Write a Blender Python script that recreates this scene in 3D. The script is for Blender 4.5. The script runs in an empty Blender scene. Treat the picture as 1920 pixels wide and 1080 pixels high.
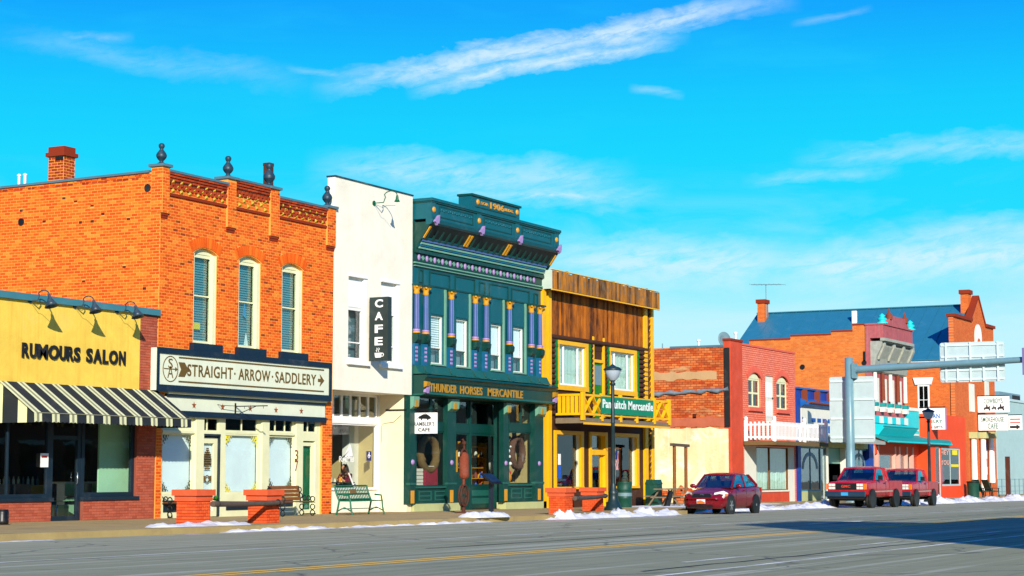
import bpy, bmesh, math, random
from mathutils import Vector, Matrix, noise as mnoise
random.seed(7)
SC = bpy.context.scene
COL = SC.collection
rad = math.radians
# ---------------------------------------------------------------- camera
FPX = 3500.0
TH = math.atan(348 / FPX)
PH = math.atan(1860 * math.cos(TH) / FPX)
EZ = 1.48
CD = 34.2243
cam_d = bpy.data.cameras.new('camera')
cam_d.sensor_width = 36.0
cam_d.lens = 36.0 * FPX / 1920.0
cam_d.clip_start = 0.5
cam_d.clip_end = 9000.0
cam = bpy.data.objects.new('camera', cam_d)
COL.objects.link(cam)
cam.location = (0, -CD, EZ)
cam.rotation_euler = (rad(90) + TH, 0, PH - rad(90))
SC.camera = cam
# ---------------------------------------------------------------- sun, sky, exposure
SUN_AZ = rad(53)          # light travels to +X and +Y, this far from +Y
SUN_EL = rad(22)
sd = bpy.data.lights.new('sun', 'SUN')
sd.energy = 5.0
sd.angle = rad(0.5)
sd.color = (1.0, 0.93, 0.80)
sun = bpy.data.objects.new('sun', sd)
COL.objects.link(sun)
LV = Vector((math.sin(SUN_AZ) * math.cos(SUN_EL), math.cos(SUN_AZ) * math.cos(SUN_EL), -math.sin(SUN_EL)))
sun.rotation_euler = LV.to_track_quat('-Z', 'Y').to_euler()
SC.view_settings.view_transform = 'Standard'
SC.view_settings.look = 'None'
SC.view_settings.exposure = 0.38
SC.view_settings.gamma = 1.0
SC.view_settings.use_curve_mapping = False

class N:
 """small helper round a node tree"""
 def __init__(s, nt):
  s.nt = nt; s.n = nt.nodes; s.l = nt.links
 def new(s, t, **kw):
  n = s.n.new(t)
  for k, v in kw.items(): setattr(n, k, v)
  return n
 def link(s, a, b): s.l.new(a, b)
 def setin(s, node, i, v):
  if hasattr(v, 'node') or isinstance(v, bpy.types.NodeSocket): s.l.new(v, node.inputs[i])
  else: node.inputs[i].default_value = v
 def m(s, op, a, b=0.0, c=0.0, clamp=False):
  n = s.new('ShaderNodeMath', operation=op, use_clamp=clamp)
  s.setin(n, 0, a); s.setin(n, 1, b); s.setin(n, 2, c)
  return n.outputs[0]
 def ramp(s, fac, stops, interp='LINEAR'):
  n = s.new('ShaderNodeValToRGB'); e = n.color_ramp.elements
  n.color_ramp.interpolation = interp
  while len(e) < len(stops): e.new(0.5)
  for i, (p, c) in enumerate(stops):
   e[i].position = p; e[i].color = tuple(c) + (1.0,) if len(c) == 3 else c
  s.setin(n, 0, fac)
  return n.outputs[0]
 def mix(s, fac, a, b, blend='MIX'):
  n = s.new('ShaderNodeMix', data_type='RGBA', blend_type=blend)
  s.setin(n, 0, fac)
  for i, v in ((6, a), (7, b)):
   if isinstance(v, (tuple, list)) and len(v) == 3: v = tuple(v) + (1.0,)
   s.setin(n, i, v)
  return n.outputs[2]
 def noise(s, vec, scale, detail=4.0, rough=0.55, dist=0.0):
  n = s.new('ShaderNodeTexNoise'); s.setin(n, 'Vector', vec)
  n.inputs['Scale'].default_value = scale; n.inputs['Detail'].default_value = detail
  n.inputs['Roughness'].default_value = rough; n.inputs['Distortion'].default_value = dist
  return n.outputs[0]
 def vec(s, x, y, z=0.0):
  n = s.new('ShaderNodeCombineXYZ'); s.setin(n, 0, x); s.setin(n, 1, y); s.setin(n, 2, z)
  return n.outputs[0]

def build_world():
 w = bpy.data.worlds.new('World'); SC.world = w; w.use_nodes = True
 g = N(w.node_tree); g.n.clear()
 sky = g.new('ShaderNodeTexSky', sky_type='NISHITA')
 sky.sun_disc = False; sky.sun_elevation = SUN_EL
 d = -LV
 sky.sun_rotation = math.atan2(d.x, d.y)
 sky.altitude = 2000.0; sky.air_density = 1.0; sky.dust_density = 0.3; sky.ozone_density = 3.0
 tc = g.new('ShaderNodeTexCoord')
 sep = g.new('ShaderNodeSeparateXYZ'); g.link(tc.outputs['Generated'], sep.inputs[0])
 X, Y, Z = sep.outputs[0], sep.outputs[1], sep.outputs[2]
 el = g.m('MULTIPLY', g.m('ARCSINE', Z), 180 / math.pi)
 az = g.m('MULTIPLY', g.m('ARCTAN2', Y, X), 180 / math.pi)
 az = g.m('SUBTRACT', math.degrees(PH), az)          # degrees to the right of the heading
 # clear air: pale at the skyline, cyan, then a deep azure overhead
 t = g.m('DIVIDE', g.m('MAXIMUM', el, 0.0), 90.0)
 def L(r, gg, b, k=1.0): return tuple(k * ((v / 255) / 12.92 if v / 255 <= .04045 else ((v / 255 + .055) / 1.055) ** 2.4) for v in (r, gg, b))
 clear = g.ramp(t, [(0.0, L(214, 245, 255)), (0.05, L(190, 245, 255)), (0.068, L(120, 236, 255)), (0.085, L(20, 222, 255)), (0.111, L(0, 214, 255)), (0.127, L(0, 203, 255)), (0.156, L(0, 168, 255)), (0.22, L(0, 140, 245)), (0.4, L(4, 100, 215)), (1.0, L(8, 74, 185))])
 # broad patches of paler and deeper blue
 v1 = g.vec(g.m('MULTIPLY', az, 0.10), g.m('MULTIPLY', el, 0.45))
 n1 = g.noise(v1, 1.0, 5.0, 0.55, 0.4)
 patch = g.m('MULTIPLY', g.m('SUBTRACT', n1, 0.52), 3.0, clamp=True)
 clear = g.mix(g.m('MULTIPLY', patch, 0.5), clear, L(40, 214, 255))
 # low veil of haze and cloud toward the skyline
 v2 = g.vec(g.m('MULTIPLY', az, 0.22), g.m('MULTIPLY', el, 0.9), 3.1)
 n2 = g.noise(v2, 1.0, 6.0, 0.6, 0.6)
 lowf = g.m('SUBTRACT', 1.0, g.m('DIVIDE', g.m('SUBTRACT', el, 2.5), 7.0), clamp=True)
 veil = g.m('MULTIPLY', g.m('MULTIPLY', g.m('SUBTRACT', n2, 0.44), 3.2, clamp=True), lowf)
 clear = g.mix(g.m('MULTIPLY', veil, 0.85), clear, L(206, 244, 255))
 # thin cirrus streaks: (az0, el0, az1, el1, half width, strength)
 streaks = [(-6.4, 11.7, 9.0, 14.5, 0.46, 0.9), (-3.4, 11.75, 5.6, 13.35, 0.34, 0.9), (-0.6, 8.55, 3.0, 8.45, 0.22, 0.75), (-7.2, 12.3, -4.9, 12.1, 0.13, 0.3),
               (-14.0, 13.0, -11.6, 13.1, 0.2, 0.3), (8.6, 13.55, 11.2, 14.0, 0.14, 0.25), (3.6, 11.8, 5.4, 11.5, 0.16, 0.35), (8.5, 9.4, 15.8, 10.0, 0.35, 0.35), (7.0, 8.9, 12.0, 9.1, 0.25, 0.35),
               (-16.0, 12.9, -6.0, 11.9, 0.5, 0.22), (0.6, 7.35, 1.6, 7.42, 0.05, 0.5), (10.5, 7.0, 17.5, 7.3, 0.5, 0.5), (-6.5, 9.3, 4.0, 9.0, 0.75, 0.6), (-4.0, 8.6, 5.0, 8.5, 0.5, 0.5), (0.5, 6.6, 9.0, 6.3, 0.9, 0.8), (7.0, 6.2, 18.0, 6.6, 0.9, 0.85), (9.0, 9.6, 18.0, 9.8, 0.5, 0.4)]
 vw = g.vec(g.m('MULTIPLY', az, 0.55), g.m('MULTIPLY', el, 1.1), 0.7)
 nw = g.noise(vw, 1.0, 6.0, 0.62, 0.3)
 wob = g.m('MULTIPLY', g.m('SUBTRACT', nw, 0.5), 1.1)
 fa = g.m('ADD', g.m('MULTIPLY', az, 0.98), g.m('MULTIPLY', el, 0.18)); fp = g.m('SUBTRACT', g.m('MULTIPLY', el, 0.98), g.m('MULTIPLY', az, 0.18))
 nf = g.noise(g.vec(g.m('MULTIPLY', fa, 0.75), g.m('MULTIPLY', fp, 3.2), 5.0), 1.0, 9.0, 0.68, 0.5)
 nf2 = g.noise(g.vec(g.m('MULTIPLY', az, 1.6), g.m('MULTIPLY', el, 2.4), 9.0), 1.0, 8.0, 0.65, 0.3)
 tot = 0.0
 for (a0, e0, a1, e1, hw, st) in streaks:
  dx, dy = a1 - a0, e1 - e0; ln = math.hypot(dx, dy); ux, uy = dx / ln, dy / ln
  pa = g.m('SUBTRACT', az, a0); pe = g.m('SUBTRACT', el, e0)
  along = g.m('ADD', g.m('MULTIPLY', pa, ux), g.m('MULTIPLY', pe, uy))
  perp = g.m('SUBTRACT', g.m('MULTIPLY', pe, ux), g.m('MULTIPLY', pa, uy))
  perp = g.m('ADD', perp, g.m('MULTIPLY', wob, min(1.0, hw * 2.3)))
  s = g.m('DIVIDE', along, ln)
  taper = g.m('MULTIPLY', g.m('MULTIPLY', g.m('MULTIPLY', s, g.m('SUBTRACT', 1.0, s)), 5.0, clamp=True), g.m('GREATER_THAN', s, 0.0))
  f = g.m('SUBTRACT', 1.0, g.m('DIVIDE', g.m('ABSOLUTE', perp), hw), clamp=True)
  f = g.m('MULTIPLY', g.m('MULTIPLY', g.m('POWER', f, 0.75), taper), st)
  tot = g.m('MAXIMUM', tot, f)
 cl = g.m('MULTIPLY', g.m('POWER', tot, 1.15), g.m('MULTIPLY', g.m('MULTIPLY_ADD', nf, 3.4, -0.85, clamp=True), g.m('MULTIPLY_ADD', nf2, 2.0, 0.05, clamp=True)), clamp=True)
 vis = g.mix(g.m('MULTIPLY', cl, 0.9), clear, L(226, 248, 255))
 vis = g.mix(1.0, vis, (0.77, 0.77, 0.77), 'MULTIPLY')
 nis = g.mix(1.0, sky.outputs[0], (0.10, 0.10, 0.10), 'MULTIPLY')
 col = g.mix(0.97, nis, vis)
 bg = g.new('ShaderNodeBackground'); g.link(col, bg.inputs[0]); bg.inputs[1].default_value = 1.0
 out = g.new('ShaderNodeOutputWorld'); g.link(bg.outputs[0], out.inputs[0])
build_world()

# ---------------------------------------------------------------- measuring: photo pixel on a plane -> metres in the place
_ct, _st, _cp, _sp = math.cos(TH), math.sin(TH), math.cos(PH), math.sin(PH)
def ray(x, y):
 a = (x - 960) / FPX; b = (540 - y) / FPX
 fw = _ct - b * _st; up = _st + b * _ct
 return (fw * _cp + a * _sp, fw * _sp - a * _cp, up)
def onY(x, y, Y=0.0):
 r = ray(x, y); t = (CD + Y) / r[1]; return r[0] * t, EZ + r[2] * t
def onX(x, y, X):
 r = ray(x, y); t = X / r[0]; return -CD + r[1] * t, EZ + r[2] * t
def PX(x, y, Y=0.0): return onY(x, y, Y)[0]
def PZ(x, y, Y=0.0): return onY(x, y, Y)[1]
def RC(xl, xr, yt, yb, Y=0.0):
 """rectangle on the plane Y: left, right, bottom, top in metres (yt, yb read at the middle)"""
 xm = (xl + xr) / 2; ym = (yt + yb) / 2
 return PX(xl, ym, Y), PX(xr, ym, Y), PZ(xm, yb, Y), PZ(xm, yt, Y)
GR = 0.004
def gz(X): return 0.22 - GR * X           # carriageway level, the street falls gently
def sw(X): return gz(X) + 0.15            # pavement level
def onG(x, y, off=0.0):
 r = ray(x, y); t = (0.22 + off - EZ) / (r[2] + GR * r[0]); return r[0] * t, -CD + r[1] * t

# ---------------------------------------------------------------- objects
def setp(o, label=None, cat=None, group=None, kind=None):
 if label: o['label'] = label
 if cat: o['category'] = cat
 if group: o['group'] = group
 if kind: o['kind'] = kind
 return o
def thing(name, label, cat, loc=(0, 0, 0), group=None, rz=0.0):
 o = bpy.data.objects.new(name, None); o.empty_display_size = 0.2
 COL.objects.link(o); o.location = loc; o.rotation_euler = (0, 0, rz)
 return setp(o, label, cat, group)
def worldloc(o):
 v = Vector((0, 0, 0))
 while o is not None: v += o.location; o = o.parent
 return v
def copy_tree(o, parent=None):
 c = o.copy(); COL.objects.link(c); c.parent = parent
 for ch in o.children: copy_tree(ch, c)
 return c

class MB:
 def __init__(s): s.v = []; s.f = []; s.m = []; s.r = []; s.sm = []
 def add(s, verts, faces, mi=0, r=0.0, smooth=False):
  b = len(s.v); s.v.extend(verts)
  for f in faces:
   s.f.append(tuple(i + b for i in f)); s.m.append(mi); s.r.append(r); s.sm.append(smooth)
  return s
 def box(s, x0, x1, y0, y1, z0, z1, mi=0, r=0.0):
  if x0 > x1: x0, x1 = x1, x0
  if y0 > y1: y0, y1 = y1, y0
  if z0 > z1: z0, z1 = z1, z0
  v = [(x0, y0, z0), (x1, y0, z0), (x1, y1, z0), (x0, y1, z0), (x0, y0, z1), (x1, y0, z1), (x1, y1, z1), (x0, y1, z1)]
  return s.add(v, [(0, 3, 2, 1), (4, 5, 6, 7), (0, 1, 5, 4), (1, 2, 6, 5), (2, 3, 7, 6), (3, 0, 4, 7)], mi, r)
 def obox(s, c, ax, hs, mi=0, r=0.0):
  """oriented box: centre, three axes, half sizes"""
  c = Vector(c); a = [Vector(k).normalized() * h for k, h in zip(ax, hs)]
  v = []
  for dz in (-1, 1):
   for dx, dy in ((-1, -1), (1, -1), (1, 1), (-1, 1)): v.append(tuple(c + a[0] * dx + a[1] * dy + a[2] * dz))
  return s.add(v, [(0, 3, 2, 1), (4, 5, 6, 7), (0, 1, 5, 4), (1, 2, 6, 5), (2, 3, 7, 6), (3, 0, 4, 7)], mi, r)
 def bar(s, p, q, w, h=None, mi=0, r=0.0, up=(0, 0, 1)):
  p = Vector(p); q = Vector(q); d = (q - p); L = d.length; d.normalize()
  u = Vector(up)
  if abs(d.dot(u)) > 0.98: u = Vector((0, 1, 0))
  sx = d.cross(u).normalized(); uz = sx.cross(d)
  return s.obox((p + q) / 2, (d, sx, uz), (L / 2, w / 2, (h or w) / 2), mi, r)
 def prism(s, pts, ax, a, b, mi=0, r=0.0, smooth=False):
  """polygon pts in the plane normal to axis ax ('x': (y,z), 'y': (x,z), 'z': (x,y)), from a to b"""
  def P(u, w, t): return {'x': (t, u, w), 'y': (u, t, w), 'z': (u, w, t)}[ax]
  n = len(pts)
  v = [P(u, w, a) for u, w in pts] + [P(u, w, b) for u, w in pts]
  f = [(i, (i + 1) % n, n + (i + 1) % n, n + i) for i in range(n)]
  s.add(v, f, mi, r, smooth)
  return s.add(v, [tuple(range(n))[::-1], tuple(range(n, 2 * n))], mi, r)
 def tube(s, pts, rr, seg=8, mi=0, r=0.0, cap=True):
  pts = [Vector(p) for p in pts]; n = len(pts)
  rr = rr if isinstance(rr, (list, tuple)) else [rr] * n
  v = []; prev = None
  for i, p in enumerate(pts):
   d = (pts[min(i + 1, n - 1)] - pts[max(i - 1, 0)]).normalized()
   if prev is None:
    u = Vector((0, 0, 1)) if abs(d.z) < 0.9 else Vector((1, 0, 0))
    prev = d.cross(u).normalized()
   else: prev = (prev - d * prev.dot(d)).normalized()
   w = d.cross(prev)
   for k in range(seg):
    a = 2 * math.pi * k / seg
    v.append(tuple(p + (prev * math.cos(a) + w * math.sin(a)) * rr[i]))
  f = []
  for i in range(n - 1):
   for k in range(seg):
    k2 = (k + 1) % seg
    f.append((i * seg + k, i * seg + k2, (i + 1) * seg + k2, (i + 1) * seg + k))
  s.add(v, f, mi, r, True)
  if cap: s.add(v, [tuple(range(seg))[::-1], tuple(range((n - 1) * seg, n * seg))], mi, r)
  return s
 def lathe(s, prof, c=(0, 0, 0), seg=14, mi=0, r=0.0, axis='z', cap=True):
  v = []; n = len(prof)
  for rr, h in prof:
   for k in range(seg):
    a = 2 * math.pi * k / seg; x, y = rr * math.cos(a), rr * math.sin(a)
    p = {'z': (x, y, h), 'x': (h, x, y), 'y': (x, h, y)}[axis]
    v.append((p[0] + c[0], p[1] + c[1], p[2] + c[2]))
  f = []
  for i in range(n - 1):
   for k in range(seg):
    k2 = (k + 1) % seg; f.append((i * seg + k, i * seg + k2, (i + 1) * seg + k2, (i + 1) * seg + k))
  s.add(v, f, mi, r, True)
  if cap: s.add(v, [tuple(range(seg))[::-1], tuple(range((n - 1) * seg, n * seg))], mi, r)
  return s
 def sphere(s, c, rx, ry=None, rz=None, seg=12, rings=8, mi=0, r=0.0):
  ry = ry or rx; rz = rz or rx; v = []; f = []
  for i in range(1, rings):
   t = math.pi * i / rings
   for k in range(seg):
    a = 2 * math.pi * k / seg
    v.append((c[0] + rx * math.sin(t) * math.cos(a), c[1] + ry * math.sin(t) * math.sin(a), c[2] + rz * math.cos(t)))
  for i in range(rings - 2):
   for k in range(seg):
    k2 = (k + 1) % seg; f.append((i * seg + k, (i + 1) * seg + k, (i + 1) * seg + k2, i * seg + k2))
  b = len(v); v.append((c[0], c[1], c[2] + rz)); v.append((c[0], c[1], c[2] - rz))
  for k in range(seg):
   k2 = (k + 1) % seg; f.append((b, k, k2)); f.append((b + 1, (rings - 2) * seg + k2, (rings - 2) * seg + k))
  return s.add(v, f, mi, r, True)
 def torus(s, c, R, rr, axis='y', seg=18, sg=7, mi=0, sx=1.0, sz=1.0):
  pts = []
  v = []; f = []
  for i in range(seg):
   a = 2 * math.pi * i / seg
   for k in range(sg):
    b = 2 * math.pi * k / sg; q = R + rr * math.cos(b); h = rr * math.sin(b)
    u, w = q * math.cos(a) * sx, q * math.sin(a) * sz
    p = {'y': (u, h, w), 'x': (h, u, w), 'z': (u, w, h)}[axis]
    v.append((c[0] + p[0], c[1] + p[1], c[2] + p[2]))
  for i in range(seg):
   for k in range(sg):
    i2, k2 = (i + 1) % seg, (k + 1) % sg
    f.append((i * sg + k, i2 * sg + k, i2 * sg + k2, i * sg + k2))
  return s.add(v, f, mi, 0.0, True)
 def mesh(s, name, off=(0, 0, 0)):
  me = bpy.data.meshes.new(name)
  ox, oy, oz = off
  me.from_pydata([(x - ox, y - oy, z - oz) for x, y, z in s.v], [], s.f)
  me.polygons.foreach_set('material_index', s.m)
  me.polygons.foreach_set('use_smooth', s.sm)
  if any(s.r):
   at = me.attributes.new('rnd', 'FLOAT', 'FACE'); at.data.foreach_set('value', s.r)
  me.update()
  return me
 def build(s, name, mats, parent=None, loc=None, label=None, cat=None, group=None, kind=None, local=False):
  """one mesh object; vertices are given in world metres unless local"""
  if loc is None: loc = Vector((0, 0, 0)) if parent is not None else Vector((0, 0, 0))
  loc = Vector(loc)
  off = Vector((0, 0, 0)) if local else (worldloc(parent) if parent is not None else Vector((0, 0, 0))) + (loc if parent is None else Vector((0, 0, 0)))
  me = s.mesh(name, off)
  bm = bmesh.new(); bm.from_mesh(me); bmesh.ops.recalc_face_normals(bm, faces=bm.faces); bm.to_mesh(me); bm.free()
  for mm in (mats if isinstance(mats, (list, tuple)) else [mats]): me.materials.append(mm)
  o = bpy.data.objects.new(name, me); COL.objects.link(o); o.parent = parent
  if parent is None: o.location = loc
  return setp(o, label, cat, group, kind)
def box(name, m, parent, x0, x1, y0, y1, z0, z1, **k): return MB().box(x0, x1, y0, y1, z0, z1).build(name, m, parent, **k)

# ---------------------------------------------------------------- lettering
_dg = None
def text_mesh(body, w, h, depth=0.02, bold=0.0, shear=0.0, gap=1.08):
 """letters in the xz plane, lower left at the origin, facing -y, fitted to w by h; returns (verts, faces)"""
 cu = bpy.data.curves.new('lettering', 'FONT'); cu.body = body; cu.size = 1.0; cu.offset = bold; cu.shear = shear
 cu.resolution_u = 3; cu.space_character = gap
 o = bpy.data.objects.new('lettering', cu); COL.objects.link(o)
 dg = bpy.context.evaluated_depsgraph_get(); dg.update()
 me = bpy.data.meshes.new_from_object(o.evaluated_get(dg))
 vs = [v.co.copy() for v in me.vertices]; fs = [tuple(p.vertices) for p in me.polygons]
 bpy.data.objects.remove(o); bpy.data.curves.remove(cu)
 bm = bmesh.new(); bm.from_mesh(me); bpy.data.meshes.remove(me)
 bmesh.ops.remove_doubles(bm, verts=bm.verts, dist=1e-5)
 x0 = min(v.co.x for v in bm.verts); x1 = max(v.co.x for v in bm.verts); y0 = min(v.co.y for v in bm.verts); y1 = max(v.co.y for v in bm.verts)
 for v in bm.verts: v.co = Vector(((v.co.x - x0) / (x1 - x0) * w, 0.0, (v.co.y - y0) / (y1 - y0) * h))
 r = bmesh.ops.extrude_face_region(bm, geom=list(bm.faces))
 for e in r['geom']:
  if isinstance(e, bmesh.types.BMVert): e.co.y -= depth
 bm.verts.index_update()
 vs = [tuple(v.co) for v in bm.verts]; fs = [tuple(v.index for v in f.verts) for f in bm.faces]
 bm.free()
 return vs, fs
def text_on(mb, body, o, u, n, w, h, depth=0.02, bold=0.0, mi=0, shear=0.0):
 """put lettering on a surface: o lower left, u reading direction, n outward normal"""
 vs, fs = text_mesh(body, w, h, depth, bold, shear)
 o = Vector(o); u = Vector(u); n = Vector(n); z = Vector((0, 0, 1))
 return mb.add([tuple(o + u * x - n * y + z * zz) for x, y, zz in vs], fs, mi)
def say(parent, body, o, u, n, w, h, m, depth=0.02, bold=0.0, local=False):
 mb = MB(); text_on(mb, body, o, u, n, w, h, depth, bold); return mb.build('lettering', M[m], parent, local=local)
UX, NF, UY, NX = (1, 0, 0), (0, -1, 0), (0, -1, 0), (-1, 0, 0)
# ---------------------------------------------------------------- materials
def lin(r, g, b): return tuple(((v / 255) / 12.92 if v / 255 <= .04045 else ((v / 255 + .055) / 1.055) ** 2.4) for v in (r, g, b))
def scl(c, k): return tuple(min(1.0, v * k) for v in c)
def _new(name):
 m = bpy.data.materials.new(name); m.use_nodes = True
 g = N(m.node_tree); p = g.n['Principled BSDF']
 return m, g, p
def _obj(g):
 tc = g.new('ShaderNodeTexCoord'); return tc.outputs['Object']
def mat(name, col, rough=0.6, var=0.10, sc=2.5, metal=0.0, bump=0.0, bsc=60.0, spec=0.4, rnd=0.0, streak=0.0, dirt=None, dirt_amt=0.0, wear=0.45):
 m, g, p = _new(name)
 v = _obj(g)
 n = g.noise(v, sc, 5.0, 0.6)
 base = g.mix(n, scl(col, 1 - var * 1.6), scl(col, 1 + var * 1.6))
 # faded and grimy patches of no particular size
 wn = g.noise(v, 0.8, 9.0, 0.72, 0.8)
 base = g.mix(g.m('MULTIPLY', g.m('MULTIPLY_ADD', wn, 3.0, -1.35, clamp=True), wear), base, g.mix(1.0, base, (0.74, 0.71, 0.68), 'MULTIPLY'))
 base = g.mix(g.m('MULTIPLY', g.m('MULTIPLY_ADD', wn, -3.0, 1.35, clamp=True), wear * 0.6), base, g.mix(0.35, base, (0.62, 0.60, 0.55)))
 if streak:                                           # vertical weather streaks
  sp = g.new('ShaderNodeSeparateXYZ'); g.link(v, sp.inputs[0])
  vv = g.vec(g.m('MULTIPLY', sp.outputs[0], 7.0), g.m('MULTIPLY', sp.outputs[1], 7.0), g.m('MULTIPLY', sp.outputs[2], 0.35))
  n2 = g.noise(vv, 1.0, 5.0, 0.6)
  base = g.mix(g.m('MULTIPLY', g.m('MULTIPLY_ADD', n2, 3.0, -1.5, clamp=True), streak), base, dirt or scl(col, 0.55))
 if dirt_amt:
  n3 = g.noise(v, 0.9, 7.0, 0.68, 0.5)
  base = g.mix(g.m('MULTIPLY', g.m('MULTIPLY_ADD', n3, 4.0, -2.0, clamp=True), dirt_amt), base, dirt or scl(col, 0.5))
 if rnd:
  oi = g.new('ShaderNodeObjectInfo')
  k = g.m('MULTIPLY_ADD', oi.outputs['Random'], 2 * rnd, 1 - rnd)
  kk = g.new('ShaderNodeCombineXYZ')
  for i in range(3): g.link(k, kk.inputs[i])
  base = g.mix(1.0, base, kk.outputs[0], 'MULTIPLY')
 g.link(base, p.inputs['Base Color'])
 rr = g.m('MULTIPLY_ADD', n, 0.25, rough - 0.12, clamp=True); g.link(rr, p.inputs['Roughness'])
 p.inputs['Metallic'].default_value = metal
 p.inputs['Specular IOR Level'].default_value = spec
 if bump:
  b = g.new('ShaderNodeBump'); b.inputs['Strength'].default_value = bump; b.inputs['Distance'].default_value = 0.02
  g.link(g.noise(v, bsc, 4.0, 0.6), b.inputs['Height']); g.link(b.outputs[0], p.inputs['Normal'])
 return m
def brick_mat(name, stops, rough=0.85):
 """face attribute rnd picks the fired colour of each brick"""
 m, g, p = _new(name); v = _obj(g)
 a = g.new('ShaderNodeAttribute', attribute_name='rnd')
 c = g.ramp(a.outputs['Fac'], stops)
 n = g.noise(v, 14.0, 5.0, 0.65)
 c = g.mix(g.m('MULTIPLY_ADD', n, 0.9, -0.2, clamp=True), c, g.mix(1.0, c, (0.84, 0.80, 0.78), 'MULTIPLY'))
 n2 = g.noise(v, 0.55, 6.0, 0.65, 0.3)
 c = g.mix(g.m('MULTIPLY', g.m('MULTIPLY_ADD', n2, 3.0, -1.5, clamp=True), 0.35), c, g.mix(1.0, c, (1.12, 1.32, 1.5), 'MULTIPLY'))
 sp = g.new('ShaderNodeSeparateXYZ'); g.link(v, sp.inputs[0])
 n3 = g.noise(g.vec(g.m('MULTIPLY', sp.outputs[0], 2.2), g.m('MULTIPLY', sp.outputs[1], 2.2), g.m('MULTIPLY', sp.outputs[2], 0.28)), 1.0, 6.0, 0.65)
 c = g.mix(g.m('MULTIPLY', g.m('MULTIPLY_ADD', n3, 4.0, -2.1, clamp=True), 0.5), c, g.mix(1.0, c, (0.70, 0.66, 0.66), 'MULTIPLY'))
 g.link(c, p.inputs['Base Color']); p.inputs['Roughness'].default_value = rough; p.inputs['Specular IOR Level'].default_value = 0.2
 b = g.new('ShaderNodeBump'); b.inputs['Strength'].default_value = 0.5; b.inputs['Distance'].default_value = 0.01
 g.link(g.noise(v, 90.0, 3.0), b.inputs['Height']); g.link(b.outputs[0], p.inputs['Normal'])
 return m
def brick_tex(name, c1, c2, cm, axis='x', bl=0.235, bh=0.0877, mort=0.012, patch=None, rough=0.85, vary=0.5):
 """coursed brick for walls too far off for single bricks; axis = direction the courses run"""
 m, g, p = _new(name); v = _obj(g)
 sp = g.new('ShaderNodeSeparateXYZ'); g.link(v, sp.inputs[0])
 u = sp.outputs[0 if axis == 'x' else 1]
 vec = g.vec(u, sp.outputs[2], 0.0)
 t = g.new('ShaderNodeTexBrick'); g.link(vec, t.inputs['Vector'])
 t.inputs['Color1'].default_value = c1 + (1,); t.inputs['Color2'].default_value = c2 + (1,); t.inputs['Mortar'].default_value = cm + (1,)
 t.inputs['Scale'].default_value = 1.0; t.inputs['Mortar Size'].default_value = mort; t.inputs['Mortar Smooth'].default_value = 0.3
 t.inputs['Brick Width'].default_value = bl; t.inputs['Row Height'].default_value = bh
 c = t.outputs[0]
 n = g.noise(v, 1.1, 7.0, 0.7, 0.4)
 c = g.mix(g.m('MULTIPLY', g.m('MULTIPLY_ADD', n, 3.0, -1.1, clamp=True), vary), c, g.mix(1.0, c, (0.62, 0.55, 0.52), 'MULTIPLY'))
 if patch:
  for (pc, scale, thr, seed) in patch:
   nn = g.noise(g.vec(g.m('MULTIPLY', u, 0.5), sp.outputs[2], seed), scale, 6.0, 0.6, 0.5)
   c = g.mix(g.m('MULTIPLY_ADD', nn, 14.0, -14.0 * thr, clamp=True), c, pc)
 g.link(c, p.inputs['Base Color']); p.inputs['Roughness'].default_value = rough; p.inputs['Specular IOR Level'].default_value = 0.2
 b = g.new('ShaderNodeBump'); b.inputs['Strength'].default_value = 0.8; b.inputs['Distance'].default_value = 0.012; b.invert = True
 g.link(t.outputs[1], b.inputs['Height']); g.link(b.outputs[0], p.inputs['Normal'])
 return m
def glass_mat(name, tint=(0.62, 0.72, 0.72), refl=1.0):
 m, g, p = _new(name); g.n.remove(p)
 tr = g.new('ShaderNodeBsdfTransparent'); tr.inputs[0].default_value = tint + (1,)
 gl = g.new('ShaderNodeBsdfGlossy'); gl.inputs['Roughness'].default_value = 0.015; gl.inputs[0].default_value = (0.95, 0.97, 1.0, 1)
 lw = g.new('ShaderNodeLayerWeight')
 fz = g.m('MULTIPLY_ADD', g.m('POWER', lw.outputs['Facing'], 4.0), 0.9, 0.05)
 nb = g.new('ShaderNodeBump'); nb.inputs['Strength'].default_value = 0.04; nb.inputs['Distance'].default_value = 0.05
 g.link(g.noise(_obj(g), 1.3, 2.0), nb.inputs['Height']); g.link(nb.outputs[0], gl.inputs['Normal'])
 mx = g.new('ShaderNodeMixShader'); g.link(g.m('MULTIPLY', fz, refl, clamp=True), mx.inputs[0])
 g.link(tr.outputs[0], mx.inputs[1]); g.link(gl.outputs[0], mx.inputs[2])
 g.link(mx.outputs[0], g.n['Material Output'].inputs[0])
 return m
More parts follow.
